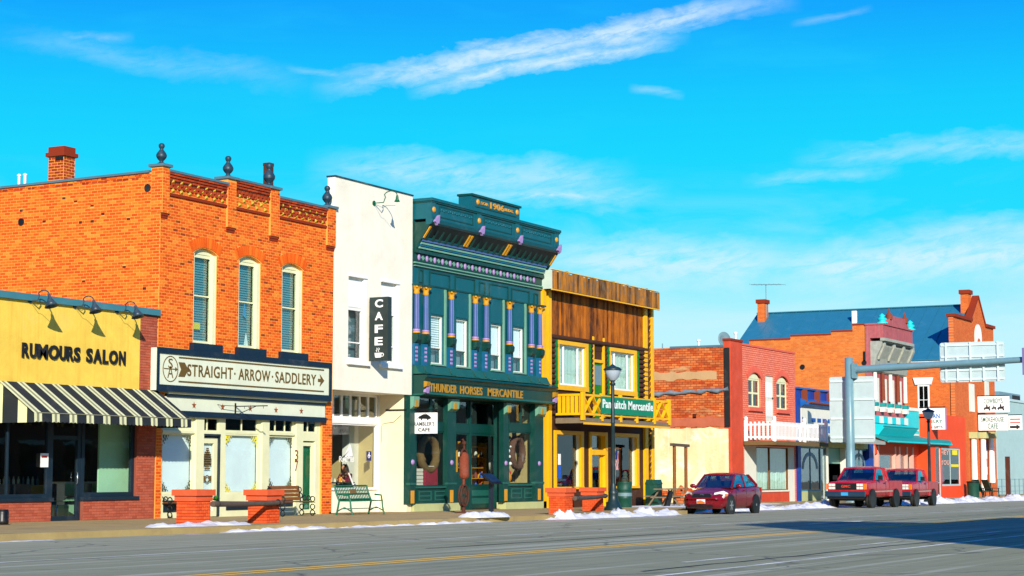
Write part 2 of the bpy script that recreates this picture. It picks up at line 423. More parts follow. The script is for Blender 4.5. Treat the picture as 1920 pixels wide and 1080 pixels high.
def plank_mat(name, light, dark, grey, greyness=0.3, bleach=0.0):
 """bare weathered boards: long vertical grain, tone picked per board"""
 m, g, p = _new(name); v = _obj(g)
 oi = g.new('ShaderNodeObjectInfo')
 sp = g.new('ShaderNodeSeparateXYZ'); g.link(v, sp.inputs[0])
 off = g.m('MULTIPLY', oi.outputs['Random'], 57.0)
 vv = g.vec(g.m('ADD', g.m('MULTIPLY', sp.outputs[0], 30.0), off), g.m('MULTIPLY', sp.outputs[1], 30.0), g.m('MULTIPLY', sp.outputs[2], 1.3))
 n = g.noise(vv, 1.0, 6.0, 0.6, 0.6)
 n2 = g.noise(g.vec(off, g.m('MULTIPLY', sp.outputs[0], 3.0), g.m('MULTIPLY', sp.outputs[2], 1.6)), 1.0, 4.0, 0.6)
 f = g.m('ADD', g.m('MULTIPLY_ADD', n, 1.6, -0.75), g.m('MULTIPLY_ADD', n2, 1.6, -0.45), clamp=True)
 f = g.m('ADD', f, g.m('MULTIPLY_ADD', oi.outputs['Random'], 0.9, -0.35), clamp=True)
 c = g.mix(f, light, dark)
 n3 = g.noise(g.vec(off, sp.outputs[0], g.m('MULTIPLY', sp.outputs[2], 0.9)), 2.2, 4.0, 0.6)
 c = g.mix(g.m('MULTIPLY', g.m('MULTIPLY_ADD', n3, 5.0, -2.4, clamp=True), greyness), c, grey)
 g.link(c, p.inputs['Base Color']); p.inputs['Roughness'].default_value = 0.75; p.inputs['Specular IOR Level'].default_value = 0.25
 b = g.new('ShaderNodeBump'); b.inputs['Strength'].default_value = 0.6; b.inputs['Distance'].default_value = 0.01
 g.link(n, b.inputs['Height']); g.link(b.outputs[0], p.inputs['Normal'])
 return m
K = 0.86
M = {}
def C(n, r, gg, b, rough=0.6, k=K, **kw): M[n] = mat(n, scl(lin(r, gg, b), k), rough, **kw)
C('yellow_stucco', 252, 212, 84, 0.85, bump=0.5, bsc=30, dirt=lin(214, 150, 34), streak=0.6, var=0.08, wear=0.8)
C('teal_metal', 66, 128, 142, 0.45, var=0.06)
C('black_metal', 22, 26, 30, 0.45, k=0.6)
C('navy_paint', 16, 38, 58, 0.5, k=0.8)
C('navy_frame', 24, 44, 60, 0.45, k=0.7)
C('cream_trim', 236, 236, 190, 0.55, var=0.05, streak=0.08)
C('cream_sign', 232, 238, 210, 0.55, var=0.04, streak=0.10, dirt=lin(205, 205, 170))
C('bronze_letter', 108, 82, 24, 0.5)
C('star_rust', 140, 70, 25, 0.5)
C('awning_dark', 34, 42, 48, 0.85, k=0.7, var=0.12)
C('awning_cream', 226, 228, 178, 0.85, var=0.06)
C('awning_grey', 140, 140, 112, 0.85, var=0.06)
C('white_stucco', 255, 248, 228, 0.9, k=0.84, bump=0.35, var=0.05, sc=1.2, streak=0.3, dirt=lin(222, 208, 176), wear=0.6)
C('peach_stucco', 255, 236, 196, 0.9, k=0.84, bump=0.35, var=0.04)
C('white_paint', 250, 250, 246, 0.5, k=0.85, var=0.04)
C('old_white', 238, 236, 220, 0.6, k=0.84, var=0.06, streak=0.15)
C('blind_white', 236, 250, 250, 0.6, k=0.93, var=0.02)
C('blind_slat', 96, 160, 178, 0.5, k=0.85, var=0.05)
C('green_wall', 0, 92, 104, 0.42, k=0.8, var=0.12, sc=3.0, streak=0.12)
C('green_dark', 4, 66, 58, 0.4, k=0.75, var=0.10)
C('green_pale', 120, 176, 150, 0.45, k=0.75, var=0.10)
C('teal_blue', 12, 98, 138, 0.42, k=0.8)
C('column_blue', 74, 100, 158, 0.42, k=0.8)
C('lavender', 172, 140, 196, 0.5, k=0.78)
C('flute', 132, 134, 190, 0.45, k=0.8)
C('gold', 224, 158, 34, 0.4, k=0.8, var=0.12)
C('gold_letter', 190, 140, 30, 0.45, k=0.8, var=0.15, sc=8)
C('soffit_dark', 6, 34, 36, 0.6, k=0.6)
C('plinth', 196, 200, 138, 0.8, k=0.8, bump=0.3)
C('yellow_trim', 250, 186, 0, 0.5, k=0.85, var=0.08, sc=4, streak=0.08)
C('shutter_green', 0, 128, 24, 0.5, k=0.8)
C('vinyl_white', 250, 250, 250, 0.4, k=0.85, var=0.02)
C('curtain', 196, 226, 206, 0.8, k=0.8, var=0.10, sc=6)
C('banner_green', 0, 140, 100, 0.6, k=0.8, var=0.05)
C('dark_wood', 74, 38, 10, 0.75, k=0.8, var=0.35, sc=6, bump=0.3)
C('grey_wood', 132, 116, 92, 0.8, k=0.8, var=0.2, sc=7, bump=0.3)
C('orange_paint', 176, 58, 24, 0.75, k=0.7, var=0.10, sc=3)
C('orange_cap', 228, 92, 46, 0.75, k=0.82, var=0.10, sc=3)
C('salon_brick', 176, 92, 66, 0.8, k=0.82, var=0.08)
C('salon_mortar', 150, 78, 58, 0.85, k=0.8)
C('mortar', 248, 164, 72, 0.95, k=0.88, var=0.10, bump=0.4, bsc=120)
C('mortar_dark', 96, 34, 12, 0.95, k=0.7)
C('green_bump', 186, 160, 20, 0.6, k=0.85, var=0.3, sc=9)
C('finial_paint', 40, 66, 84, 0.45, k=0.7, var=0.45, sc=9, dirt=lin(150, 150, 120), dirt_amt=0.4)
C('flashing', 96, 132, 146, 0.45, k=0.8, metal=0.2)
C('roof_tar', 80, 80, 78, 0.9)
C('interior', 60, 70, 66, 0.9, k=0.7)
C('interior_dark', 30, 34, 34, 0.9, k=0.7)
C('interior_warm', 190, 168, 110, 0.9, k=0.8)
C('pale_green_wall', 176, 226, 184, 0.85, k=0.85, var=0.03)
C('black_vinyl', 20, 20, 22, 0.4, k=0.7)
C('bench_green', 0, 104, 70, 0.4, k=0.8)
C('bin_green', 6, 74, 60, 0.5, k=0.8, dirt=lin(90, 110, 100), dirt_amt=0.2)
C('rust', 134, 60, 34, 0.85, k=0.8, var=0.35, sc=14, bump=0.4)
C('rust_dark', 84, 42, 26, 0.85, k=0.8, var=0.35, sc=14, bump=0.4)
C('log_grey', 92, 78, 66, 0.85, k=0.8, var=0.3, sc=9, bump=0.5)
C('brown_wood', 132, 78, 22, 0.7, k=0.8, var=0.3, sc=8)
C('iron', 24, 22, 24, 0.5, k=0.6)
C('concrete', 172, 148, 96, 0.9, k=0.95, var=0.14, sc=0.8, bump=0.4, bsc=25, dirt=lin(104, 94, 66), dirt_amt=0.6)
C('kerb', 168, 146, 94, 0.9, k=0.95, var=0.16, sc=1.0, bump=0.4, bsc=25, dirt=lin(96, 92, 74), dirt_amt=0.5)
C('galvanised', 116, 156, 168, 0.38, k=0.8, metal=0.1, var=0.08)
C('alu_back', 206, 226, 226, 0.4, k=0.8, metal=0.15, var=0.06, streak=0.1)
C('alu_rail', 214, 232, 232, 0.4, k=0.85, var=0.03)
C('post_green', 26, 52, 58, 0.42, k=0.75)
C('lamp_glass', 176, 190, 204, 0.3, k=0.8)
C('salmon_trim', 236, 104, 80, 0.8, k=0.82, var=0.12, sc=3)
C('pilaster_red', 214, 76, 42, 0.8, k=0.82, var=0.24, sc=3)
C('cobalt', 0, 62, 158, 0.5, k=0.85, var=0.15, sc=3, streak=0.2)
C('cobalt_light', 0, 98, 178, 0.5, k=0.85, var=0.15)
C('turquoise', 0, 214, 218, 0.6, k=0.82, var=0.06, sc=1.5, streak=0.12)
C('turq_dark', 0, 150, 150, 0.6, k=0.82)
C('old_purple', 184, 88, 92, 0.7, k=0.82, var=0.25, sc=4, streak=0.4, dirt=lin(150, 140, 136))
C('old_grey', 172, 174, 160, 0.6, k=0.8, var=0.25, sc=4, streak=0.4, dirt=lin(120, 116, 110))
C('vermilion', 244, 78, 24, 0.75, k=0.84, var=0.05)
C('pink_post', 236, 178, 160, 0.6, k=0.84)
C('far_grey', 176, 206, 204, 0.85, k=0.8, var=0.05)
C('metal_roof', 44, 122, 150, 0.38, k=0.8, var=0.05, sc=0.8)
C('car_red', 124, 8, 26, 0.2, k=0.8, var=0.02, spec=0.6)
C('truck_red', 184, 20, 36, 0.25, k=0.8, var=0.05, spec=0.5, dirt=lin(170, 110, 100), dirt_amt=0.25)
C('tyre', 26, 26, 26, 0.8, k=0.8)
C('rim', 176, 184, 186, 0.3, metal=0.6)
C('rim_dirty', 178, 172, 156, 0.5, metal=0.2, var=0.2, sc=9)
C('chrome', 190, 196, 200, 0.2, metal=0.9)
C('bumper_blue', 52, 78, 100, 0.3, metal=0.5)
C('plastic_black', 20, 20, 22, 0.5, k=0.7)
C('lens_clear', 226, 232, 220, 0.15, spec=0.8)
C('lens_amber', 255, 120, 10, 0.25, spec=0.7)
C('plate_white', 215, 225, 235, 0.5); C('plate_orange', 250, 110, 30, 0.5); C('plate_blue', 60, 160, 215, 0.5)
C('sign_white', 252, 252, 250, 0.5, k=0.85, var=0.02)
C('sign_black', 26, 26, 28, 0.6, k=0.8)
C('cafe_green', 44, 56, 54, 0.5, k=0.8)
C('sign_blue', 20, 110, 190, 0.5); C('sign_green', 0, 110, 90, 0.5); C('sign_red', 226, 60, 40, 0.5)
C('straw', 116, 92, 52, 0.9, var=0.35, sc=16, bump=0.6); C('twig', 104, 70, 50, 0.9, var=0.35, sc=16, bump=0.6)
C('linen', 226, 222, 196, 0.9, var=0.08); C('cushion_red', 150, 40, 56, 0.9, var=0.6, sc=26)
C('skin', 214, 150, 112, 0.6, var=0.05); C('maroon_cloth', 110, 14, 38, 0.9, var=0.10); C('hair_dark', 40, 26, 18, 0.8)
C('orange_thing', 244, 150, 20, 0.7); C('blue_thing', 30, 90, 200, 0.5); C('red_thing', 210, 40, 30, 0.6); C('green_leaf', 50, 130, 30, 0.7); C('pink_thing', 255, 40, 150, 0.6)
C('yellow_thing', 250, 230, 0, 0.6); C('flag_white', 240, 236, 230, 0.8); C('flag_blue', 30, 40, 110, 0.8)
C('dish_grey', 110, 140, 150, 0.5); C('pipe_grey', 120, 134, 144, 0.6, var=0.3, sc=6, bump=0.5)
C('plaster_cream', 246, 222, 166, 0.9, k=0.84, var=0.22, sc=1.1, bump=0.7, bsc=9, streak=0.35, dirt=lin(255, 250, 232), dirt_amt=0.9)
C('plaster_tan', 200, 160, 112, 0.9, k=0.84, var=0.10, sc=1.5, bump=0.4, bsc=18)
C('snow', 236, 238, 240, 0.7, k=0.86, var=0.10, sc=5, bump=0.8, bsc=14, dirt=lin(150, 144, 130), dirt_amt=0.55)
C('green_glass_blind', 20, 130, 84, 0.5)
C('vent_white', 232, 236, 236, 0.5)
M['glass'] = glass_mat('glass', (0.86, 0.91, 0.90), 0.9)
M['glass_dark'] = glass_mat('glass_dark', (0.55, 0.6, 0.6), 0.65)
M['glass_clear'] = glass_mat('glass_clear', (0.95, 0.98, 0.98), 0.6)
M['car_glass'] = glass_mat('car_glass', (0.62, 0.74, 0.74), 1.6)
M['brick_orange'] = brick_mat('brick_orange', [(0.0, scl(lin(150, 60, 24), .85)), (0.03, scl(lin(160, 66, 30), .85)), (0.06, scl(lin(214, 78, 14), .88)), (0.45, scl(lin(232, 94, 18), .9)), (0.75, scl(lin(240, 110, 26), .9)), (0.92, scl(lin(240, 128, 36), .9)), (1.0, scl(lin(244, 142, 50), .9))])
M['brick_maroon'] = brick_mat('brick_maroon', [(0.0, scl(lin(150, 52, 24), .8)), (1.0, scl(lin(196, 78, 36), .82))])
M['brick_salon'] = brick_mat('brick_salon', [(0.0, scl(lin(176, 84, 60), .82)), (1.0, scl(lin(198, 104, 78), .82))])
M['brick_pier'] = brick_mat('brick_pier', [(0.0, scl(lin(222, 82, 34), .82)), (1.0, scl(lin(244, 104, 48), .82))])
M['brick_far_side'] = brick_tex('brick_far_side', scl(lin(228, 112, 40), .82), scl(lin(246, 138, 56), .82), scl(lin(226, 150, 90), .8), 'y', 0.25, 0.10, vary=0.45)
M['brick_far_front'] = brick_tex('brick_far_front', scl(lin(224, 92, 30), .82), scl(lin(240, 116, 44), .82), scl(lin(226, 140, 86), .8), 'x', 0.25, 0.10, vary=0.4)
M['brick_salmon'] = brick_tex('brick_salmon', scl(lin(240, 122, 94), .92), scl(lin(250, 142, 112), .92), scl(lin(196, 82, 62), .85), 'x', 0.26, 0.11, vary=0.15)
M['brick_weathered'] = brick_tex('brick_weathered', scl(lin(200, 76, 30), .85), scl(lin(240, 136, 70), .85), scl(lin(128, 76, 46), .8), 'y', 0.30, 0.12, vary=0.9, patch=[(scl(lin(216, 170, 116), .8), 1.1, 0.62, 3.0)])
M['brick_metal_side'] = brick_tex('brick_metal_side', scl(lin(222, 98, 34), .82), scl(lin(240, 122, 48), .82), scl(lin(222, 140, 84), .8), 'y', 0.25, 0.10, vary=0.3)
M['plank_brown'] = plank_mat('plank_brown', scl(lin(214, 118, 16), .8), scl(lin(78, 36, 6), .8), scl(lin(110, 76, 46), .8), 0.35)
M['plank_fascia'] = plank_mat('plank_fascia', scl(lin(206, 130, 36), .8), scl(lin(84, 54, 22), .8), scl(lin(112, 104, 88), .8), 0.9)

def asphalt_mat():
 m, g, p = _new('asphalt'); v = _obj(g)
 sp = g.new('ShaderNodeSeparateXYZ'); g.link(v, sp.inputs[0])
 lane = g.vec(g.m('MULTIPLY', sp.outputs[0], 0.035), g.m('MULTIPLY', sp.outputs[1], 2.6), 0.0)
 n1 = g.noise(lane, 1.0, 6.0, 0.65, 0.25)            # salt streaks along the wheel tracks
 n2 = g.noise(v, 0.5, 7.0, 0.65)
 fine = g.noise(v, 38.0, 4.0, 0.7)
 base = g.mix(n2, scl(lin(134, 136, 106), .95), scl(lin(158, 158, 126), .95))
 base = g.mix(g.m('MULTIPLY', g.m('MULTIPLY_ADD', n1, 6.0, -3.2, clamp=True), 0.85), base, scl(lin(214, 212, 190), .92))
 base = g.mix(g.m('MULTIPLY', g.m('MULTIPLY_ADD', n1, -6.0, 2.6, clamp=True), 0.7), base, scl(lin(92, 94, 76), .9))
 near = g.m('MULTIPLY_ADD', sp.outputs[1], 0.12, 1.9, clamp=True)   # the lane by the kerb is greyer with salt
 base = g.mix(g.m('MULTIPLY', g.m('MULTIPLY', near, n2), 0.55), base, scl(lin(190, 190, 166), .9))
 base = g.mix(g.m('MULTIPLY_ADD', fine, 0.5, -0.12, clamp=True), base, g.mix(1.0, base, (0.72, 0.72, 0.70), 'MULTIPLY'))
 vo = g.new('ShaderNodeTexVoronoi', feature='DISTANCE_TO_EDGE'); vo.inputs['Scale'].default_value = 0.16
 ds = g.new('ShaderNodeVectorMath', operation='ADD'); g.link(v, ds.inputs[0]); nv = g.new('ShaderNodeTexNoise'); g.link(v, nv.inputs['Vector']); nv.inputs['Scale'].default_value = 0.7; nv.inputs['Detail'].default_value = 6.0
 g.link(g.mix(1.0, nv.outputs[1], (1.6, 1.6, 0.0), 'MULTIPLY'), ds.inputs[1]); g.link(ds.outputs[0], vo.inputs['Vector'])
 base = g.mix(g.m('MULTIPLY', g.m('MULTIPLY_ADD', vo.outputs[0], -110.0, 1.0, clamp=True), 0.7), base, (0.05, 0.05, 0.045))
 blot = g.noise(v, 1.7, 8.0, 0.7, 0.6)
 base = g.mix(g.m('MULTIPLY', g.m('MULTIPLY_ADD', blot, 5.0, -2.9, clamp=True), 0.35), base, g.mix(1.0, base, (0.62, 0.62, 0.60), 'MULTIPLY'))
 g.link(base, p.inputs['Base Color']); p.inputs['Roughness'].default_value = 0.82; p.inputs['Specular IOR Level'].default_value = 0.25
 b = g.new('ShaderNodeBump'); b.inputs['Strength'].default_value = 0.4; b.inputs['Distance'].default_value = 0.02
 g.link(fine, b.inputs['Height']); g.link(b.outputs[0], p.inputs['Normal'])
 return m
M['asphalt'] = asphalt_mat()
def paint_mat(name, col, wear, thr):
 m, g, p = _new(name); v = _obj(g)
 sp = g.new('ShaderNodeSeparateXYZ'); g.link(v, sp.inputs[0])
 n = g.noise(g.vec(g.m('MULTIPLY', sp.outputs[0], 0.5), g.m('MULTIPLY', sp.outputs[1], 6.0)), 1.0, 7.0, 0.72)
 c = g.mix(g.m('MULTIPLY_ADD', n, 6.0, -6.0 * thr, clamp=True), col, wear)
 g.link(c, p.inputs['Base Color']); p.inputs['Roughness'].default_value = 0.8
 return m
M['paint_yellow'] = paint_mat('paint_yellow', scl(lin(255, 196, 50), .95), scl(lin(180, 170, 136), .9), 0.56)
M['paint_white'] = paint_mat('paint_white', scl(lin(240, 240, 230), .95), scl(lin(150, 148, 118), .9), 0.44)
C('slush', 176, 182, 178, 0.35, var=0.2, sc=3, bump=0.6, bsc=10)
C('earth', 150, 138, 104, 0.95, var=0.2, sc=0.4)

# ---------------------------------------------------------------- laid brick
BV = {}
def brick_unit(key, matn, L, H, D, u, n):
 """one shared mesh per tone for single bricks"""
 k = (key, matn, round(L, 3), round(H, 3))
 if k not in BV:
  lst = []
  for i in range(8):
   mb = MB(); _brick(mb, (0, 0, 0), u, n, L, H, D, (i + 0.5) / 8)
   me = mb.mesh('brick'); me.materials.append(M[matn]); lst.append(me)
  BV[k] = lst
 return BV[k]
def _brick(mb, o, u, n, L, H, D, r):
 o = Vector(o); u = Vector(u); n = Vector(n); z = Vector((0, 0, 1)); c = 0.12 * D
 b = [o, o + u * L, o + u * L + z * H, o + z * H]
 s = min(0.004, D * 0.4)
 t = [o + u * s + z * s + n * D, o + u * (L - s) + z * s + n * D, o + u * (L - s) + z * (H - s) + n * D, o + u * s + z * (H - s) + n * D]
 v = [tuple(p) for p in b + t]
 f = [(4, 5, 6, 7), (0, 1, 5, 4), (1, 2, 6, 5), (2, 3, 7, 6), (3, 0, 4, 7)]
 # keep faces outward
 if u.cross(z).dot(n) < 0: f = [tuple(reversed(q)) for q in f]
 mb.add(v, f, 0, max(0.001, r))
BL, BH, MO = 0.235, 0.0877, 0.017
def lay(parent, o, u, n, width, z0, z1, spans, single=0, matn='brick_orange', prefer=None, D=0.006, bl=BL, bh=BH, mo=MO, name='brick', tone=None):
 """courses of brick on the plane through o; spans(zmid) -> [(u0, u1)] to be bricked. The `single` bricks nearest the camera become objects, the rest one part."""
 u = Vector(u); n = Vector(n); o = Vector(o)
 mb = MB(); full = []; rows = int((z1 - z0) / bh)
 for j in range(rows):
  zb = z0 + j * bh
  st = (j % 2) * bl * 0.5
  for (a, b) in spans(zb + bh / 2):
   k = math.floor((a - st) / bl)
   while True:
    s = st + k * bl; e = s + bl; k += 1
    if s >= b - 0.02: break
    s2, e2 = max(s, a), min(e, b)
    if e2 - s2 < 0.045: continue
    p = o + u * (s2 + mo / 2); p.z = zb + mo / 2
    r = random.random() if tone is None else tone(s2, zb)
    L = e2 - s2 - mo; jd = D * random.uniform(0.7, 1.25)
    if abs(e2 - s2 - bl) < 1e-6 and single: full.append((p, r))
    else: _brick(mb, p, u, n, L, bh - mo, jd, r)
 cpos = Vector((0, -CD, EZ))
 if single:
  full.sort(key=lambda t: (t[0] - cpos).length)
  us = brick_unit((tuple(u), tuple(n)), matn, bl - mo, bh - mo, D, u, n)
  base = worldloc(parent)
  for p, r in full[:single]:
   q = bpy.data.objects.new(name, us[min(7, int(r * 8))]); COL.objects.link(q); q.parent = parent; q.location = p - base
  for p, r in full[single:]: _brick(mb, p, u, n, bl - mo, bh - mo, D * random.uniform(0.7, 1.25), r)
 if mb.f:
  ob = mb.build('brick_courses', M[matn], parent, kind='stuff')
 return
def cut(spans, a, b):
 out = []
 for s, e in spans:
  if b <= s or a >= e: out.append((s, e)); continue
  if a > s: out.append((s, a))
  if b < e: out.append((b, e))
 return out
# ================================================================ THE SETTING
def sheet(name, mname, x0, x1, y0, y1, off, nx=1, kind='structure', parent=None, dz=None):
 mb = MB(); v = []; f = []
 for i in range(nx + 1):
  x = x0 + (x1 - x0) * i / nx
  v += [(x, y0, gz(x) + off), (x, y1, gz(x) + off)]
 for i in range(nx): f.append((2 * i, 2 * i + 2, 2 * i + 3, 2 * i + 1))
 mb.add(v, f)
 return mb.build(name, M[mname], parent, kind=kind)
sheet('ground', 'earth', -3000, 4000, -3500, 3500, -0.02)
road = sheet('road', 'asphalt', -120, 420, -29.5, -5.4, 0.0)
def pavement(name, x0, x1, y0, y1, ky):
 mb = MB()
 a, b = (min(y0, y1), max(y0, y1))
 v = []
 for x in (x0, x1): v += [(x, a, gz(x) - 0.1), (x, b, gz(x) - 0.1), (x, b, sw(x)), (x, a, sw(x))]
 mb.add(v, [(0, 1, 2, 3), (4, 7, 6, 5), (3, 2, 6, 7), (0, 3, 7, 4), (1, 5, 6, 2)])
 o = mb.build(name, M['concrete'], None, kind='structure')
 k = MB(); e = 0.18 * (1 if ky == b else -1)
 v = []
 lo, hi = (ky, ky + e) if e > 0 else (ky + e, ky)
 for x in (x0, x1): v += [(x, lo, gz(x) - 0.1), (x, hi, gz(x) - 0.1), (x, hi, sw(x) - (0.012 if hi == ky + e and e > 0 else 0) + 0.004), (x, lo, sw(x) - 0.008)]
 k.add(v, [(0, 1, 2, 3), (4, 7, 6, 5), (3, 2, 6, 7), (0, 3, 7, 4), (1, 5, 6, 2)])
 k.build('kerb', M['kerb'], o)
 return o
pavement('pavement', -60, 65.6, -6.82, 12.0, -6.82)
pavement('pavement', 65.601, 330, -5.5, 12.0, -5.5)
pavement('pavement', -60, 330, -60.0, -29.68, -29.68)
# painted markings, each a sheet 4 mm above the carriageway
for yy in (-18.86, -19.16): sheet('yellow_line', 'paint_yellow', -60, 330, yy - 0.07, yy + 0.07, 0.004, parent=road)
sheet('white_line', 'paint_white', -60, 150, -14.02, -13.90, 0.004, parent=road)
sheet('white_line', 'paint_white', 18, 55, -24.30, -24.20, 0.004, parent=road)
for i in range(14): sheet('lane_dash', 'paint_white', 27 + i * 9.0, 30 + i * 9.0, -23.0, -22.88, 0.005, parent=road)
# direction arrow on the far lane
X0, Y0 = onG(1468, 981.0); X1, Y1 = onG(1560, 985.0)
ar = MB(); yc = -16.2
P = [(52.5, yc - .1), (56.0, yc - .1), (56.0, yc - .45), (58.0, yc), (56.0, yc + .45), (56.0, yc + .1), (52.5, yc + .1)]
ar.add([(x, y, gz(x) + 0.006) for x, y in P], [tuple(range(len(P)))])
ar.build('lane_arrow', M['paint_white'], road)
# cracks sealed with tar
C('tar', 52, 54, 50, 0.7)
for (x0, x1, yy) in ((24, 60, -23.6), (30, 90, -16.6)):
 mb = MB(); v = []; n = 40
 for i in range(n + 1):
  x = x0 + (x1 - x0) * i / n; y = yy + 0.12 * mnoise.noise(Vector((x * 0.7, yy, 0))); w = 0.025 + 0.02 * random.random()
  v += [(x, y - w, gz(x) + 0.007), (x, y + w, gz(x) + 0.007)]
 mb.add(v, [(2 * i, 2 * i + 2, 2 * i + 3, 2 * i + 1) for i in range(n)])
 mb.build('sealed_crack', M['tar'], road)

# ---- snow left along the kerb: heaps with a crumbled outline
def snow(label, x0, x1, yc, width, height, base, seed=0, steep=1.0, n=None, kind='stuff', rough=1.0, m='snow'):
 nx = n or max(12, int((x1 - x0) / 0.13)); ny = 14; mb = MB(); v = []; f = []
 for i in range(nx + 1):
  x = x0 + (x1 - x0) * i / nx; t = i / nx
  en = min(1.0, 7 * t, 7 * (1 - t)) if t not in (0, 1) else 0.0
  h1 = 0.35 + 0.65 * abs(mnoise.noise(Vector((x * 0.9, seed, 0)))) * 1.7
  wd = width * (0.55 + 0.6 * abs(mnoise.noise(Vector((x * 0.7, seed + 9, 0)))) * 1.4) * (0.3 + 0.7 * en)
  for j in range(ny + 1):
   s = -1 + 2 * j / ny; y = yc + s * wd / 2 + 0.15 * mnoise.noise(Vector((x * 1.3, seed + 4, s)))
   lump = 0.65 + 0.75 * abs(mnoise.noise(Vector((x * 3.1, y * 3.1, seed)))) + 0.35 * mnoise.noise(Vector((x * 9, y * 9, seed))) * rough
   h = height * 0.72 * h1 * lump * max(0.0, 1 - abs(s) ** 2.2) * en
   v.append((x, y, base(x) + h - 0.012))
 for i in range(nx):
  for j in range(ny): a = i * (ny + 1) + j; f.append((a, a + ny + 1, a + ny + 2, a + 1))
 mb.add(v, f, 0, 0.0, True)
 return mb.build(m, M[m], None, kind=kind, label=label, cat='snow')
kz = lambda x: gz(x) + 0.03
def sn(xa, xb, y, off=0.0):
 a = onG(xa, y, off); b = onG(xb, y, off); return a[0], b[0], (a[1] + b[1]) / 2
SNOW = [
 ('melting snow strip between the two orange brick piers by the saddle shop', 34.6, 38.6, -6.3, 1.0, 0.26, sw, 1),
 ('thin broken snow ridge on the kerb right of the saddle shop piers', 36.4, 41.6, -6.95, 0.8, 0.24, gz, 2),
 ('snow crumbs along the kerb before the green bench', 41.5, 46.0, -7.05, 0.4, 0.12, gz, 3),
 ('low snow patches on the kerb before the dark teal facade', 45.4, 50.4, -7.0, 0.8, 0.2, gz, 4),
 ('rounded snow heap at the foot of the black lectern', 48.9, 51.6, -6.7, 1.3, 0.55, sw, 5),
 ('long lumpy snow bank before the yellow trimmed store', 53.5, 65.0, -6.95, 1.6, 0.62, gz, 6),
 ('snow bank between the saloon car and the first pickup', 69.0, 90.0, -5.6, 1.9, 0.60, gz, 7),
 ('snow bank running on past the two pickups', 90.5, 150.0, -5.5, 2.0, 0.62, gz, 8),
 ('thin snow left in the gutter before the yellow salon', 27.4, 30.6, -7.3, 0.5, 0.07, gz, 11),
]
for (lb, x0, x1, yc, w, h, b, s) in SNOW: snow(lb, x0, x1, yc, w, h, b, s)
for (lb, x0, x1, yc, w, s) in (('grey slush spread along the gutter before the yellow trimmed store', 47.0, 66.0, -7.9, 1.5, 16), ('thin grey slush in the gutter before the saddle shop', 33.0, 46.0, -7.4, 0.7, 17), ('grey slush in the parking bay round the car and pickups', 66.5, 100.0, -6.4, 1.5, 18)): snow(lb, x0, x1, yc, w, 0.06, gz, s, m='slush')
snow('flat snow lying on the empty lot beside the weathered brick wall', 71.0, 87.6, -2.4, 4.6, 0.20, sw, 21, kind='stuff')
snow('snow lying on the far pavement in front of the pale grey wall', 138.0, 185.0, -3.0, 3.6, 0.34, sw, 22)
# ================================================================ BUILDING HELPERS
def wall(parent, m, x0, x1, z0, z1, yf, th, holes=(), name='wall', axis='y', **k):
 """one solid wall with openings; axis 'y': a wall facing -y at y=yf, thickness th toward +y; axis 'x': facing -x at x=yf, running along y"""
 xs = sorted({x0, x1, *[h[0] for h in holes], *[h[1] for h in holes]}); zs = sorted({z0, z1, *[h[2] for h in holes], *[h[3] for h in holes]})
 xs = [x for x in xs if x0 <= x <= x1]; zs = [z for z in zs if z0 <= z <= z1]
 nx, nz = len(xs) - 1, len(zs) - 1
 def solid(i, j):
  if i < 0 or j < 0 or i >= nx or j >= nz: return False
  cx, cz = (xs[i] + xs[i + 1]) / 2, (zs[j] + zs[j + 1]) / 2
  return not any(h[0] < cx < h[1] and h[2] < cz < h[3] for h in holes)
 mb = MB()
 def P(u, t, z): return (u, t, z) if axis == 'y' else (t, u, z)
 a, b = yf, yf + th
 for i in range(nx):
  for j in range(nz):
   if not solid(i, j): continue
   u0, u1, w0, w1 = xs[i], xs[i + 1], zs[j], zs[j + 1]
   mb.add([P(u0, a, w0), P(u1, a, w0), P(u1, a, w1), P(u0, a, w1)], [(0, 1, 2, 3)])
   mb.add([P(u0, b, w0), P(u1, b, w0), P(u1, b, w1), P(u0, b, w1)], [(3, 2, 1, 0)])
   if not solid(i - 1, j): mb.add([P(u0, a, w0), P(u0, b, w0), P(u0, b, w1), P(u0, a, w1)], [(0, 1, 2, 3)])
   if not solid(i + 1, j): mb.add([P(u1, a, w0), P(u1, b, w0), P(u1, b, w1), P(u1, a, w1)], [(3, 2, 1, 0)])
   if not solid(i, j - 1): mb.add([P(u0, a, w0), P(u1, a, w0), P(u1, b, w0), P(u0, b, w0)], [(0, 1, 2, 3)])
   if not solid(i, j + 1): mb.add([P(u0, a, w1), P(u1, a, w1), P(u1, b, w1), P(u0, b, w1)], [(3, 2, 1, 0)])
 me = mb.mesh(name, worldloc(parent) if parent else (0, 0, 0))
 bm = bmesh.new(); bm.from_mesh(me); bmesh.ops.remove_doubles(bm, verts=bm.verts, dist=1e-4); bmesh.ops.recalc_face_normals(bm, faces=bm.faces); bm.to_mesh(me); bm.free()
 me.materials.append(M[m]); o = bpy.data.objects.new(name, me); COL.objects.link(o); o.parent = parent
 return setp(o, **k)
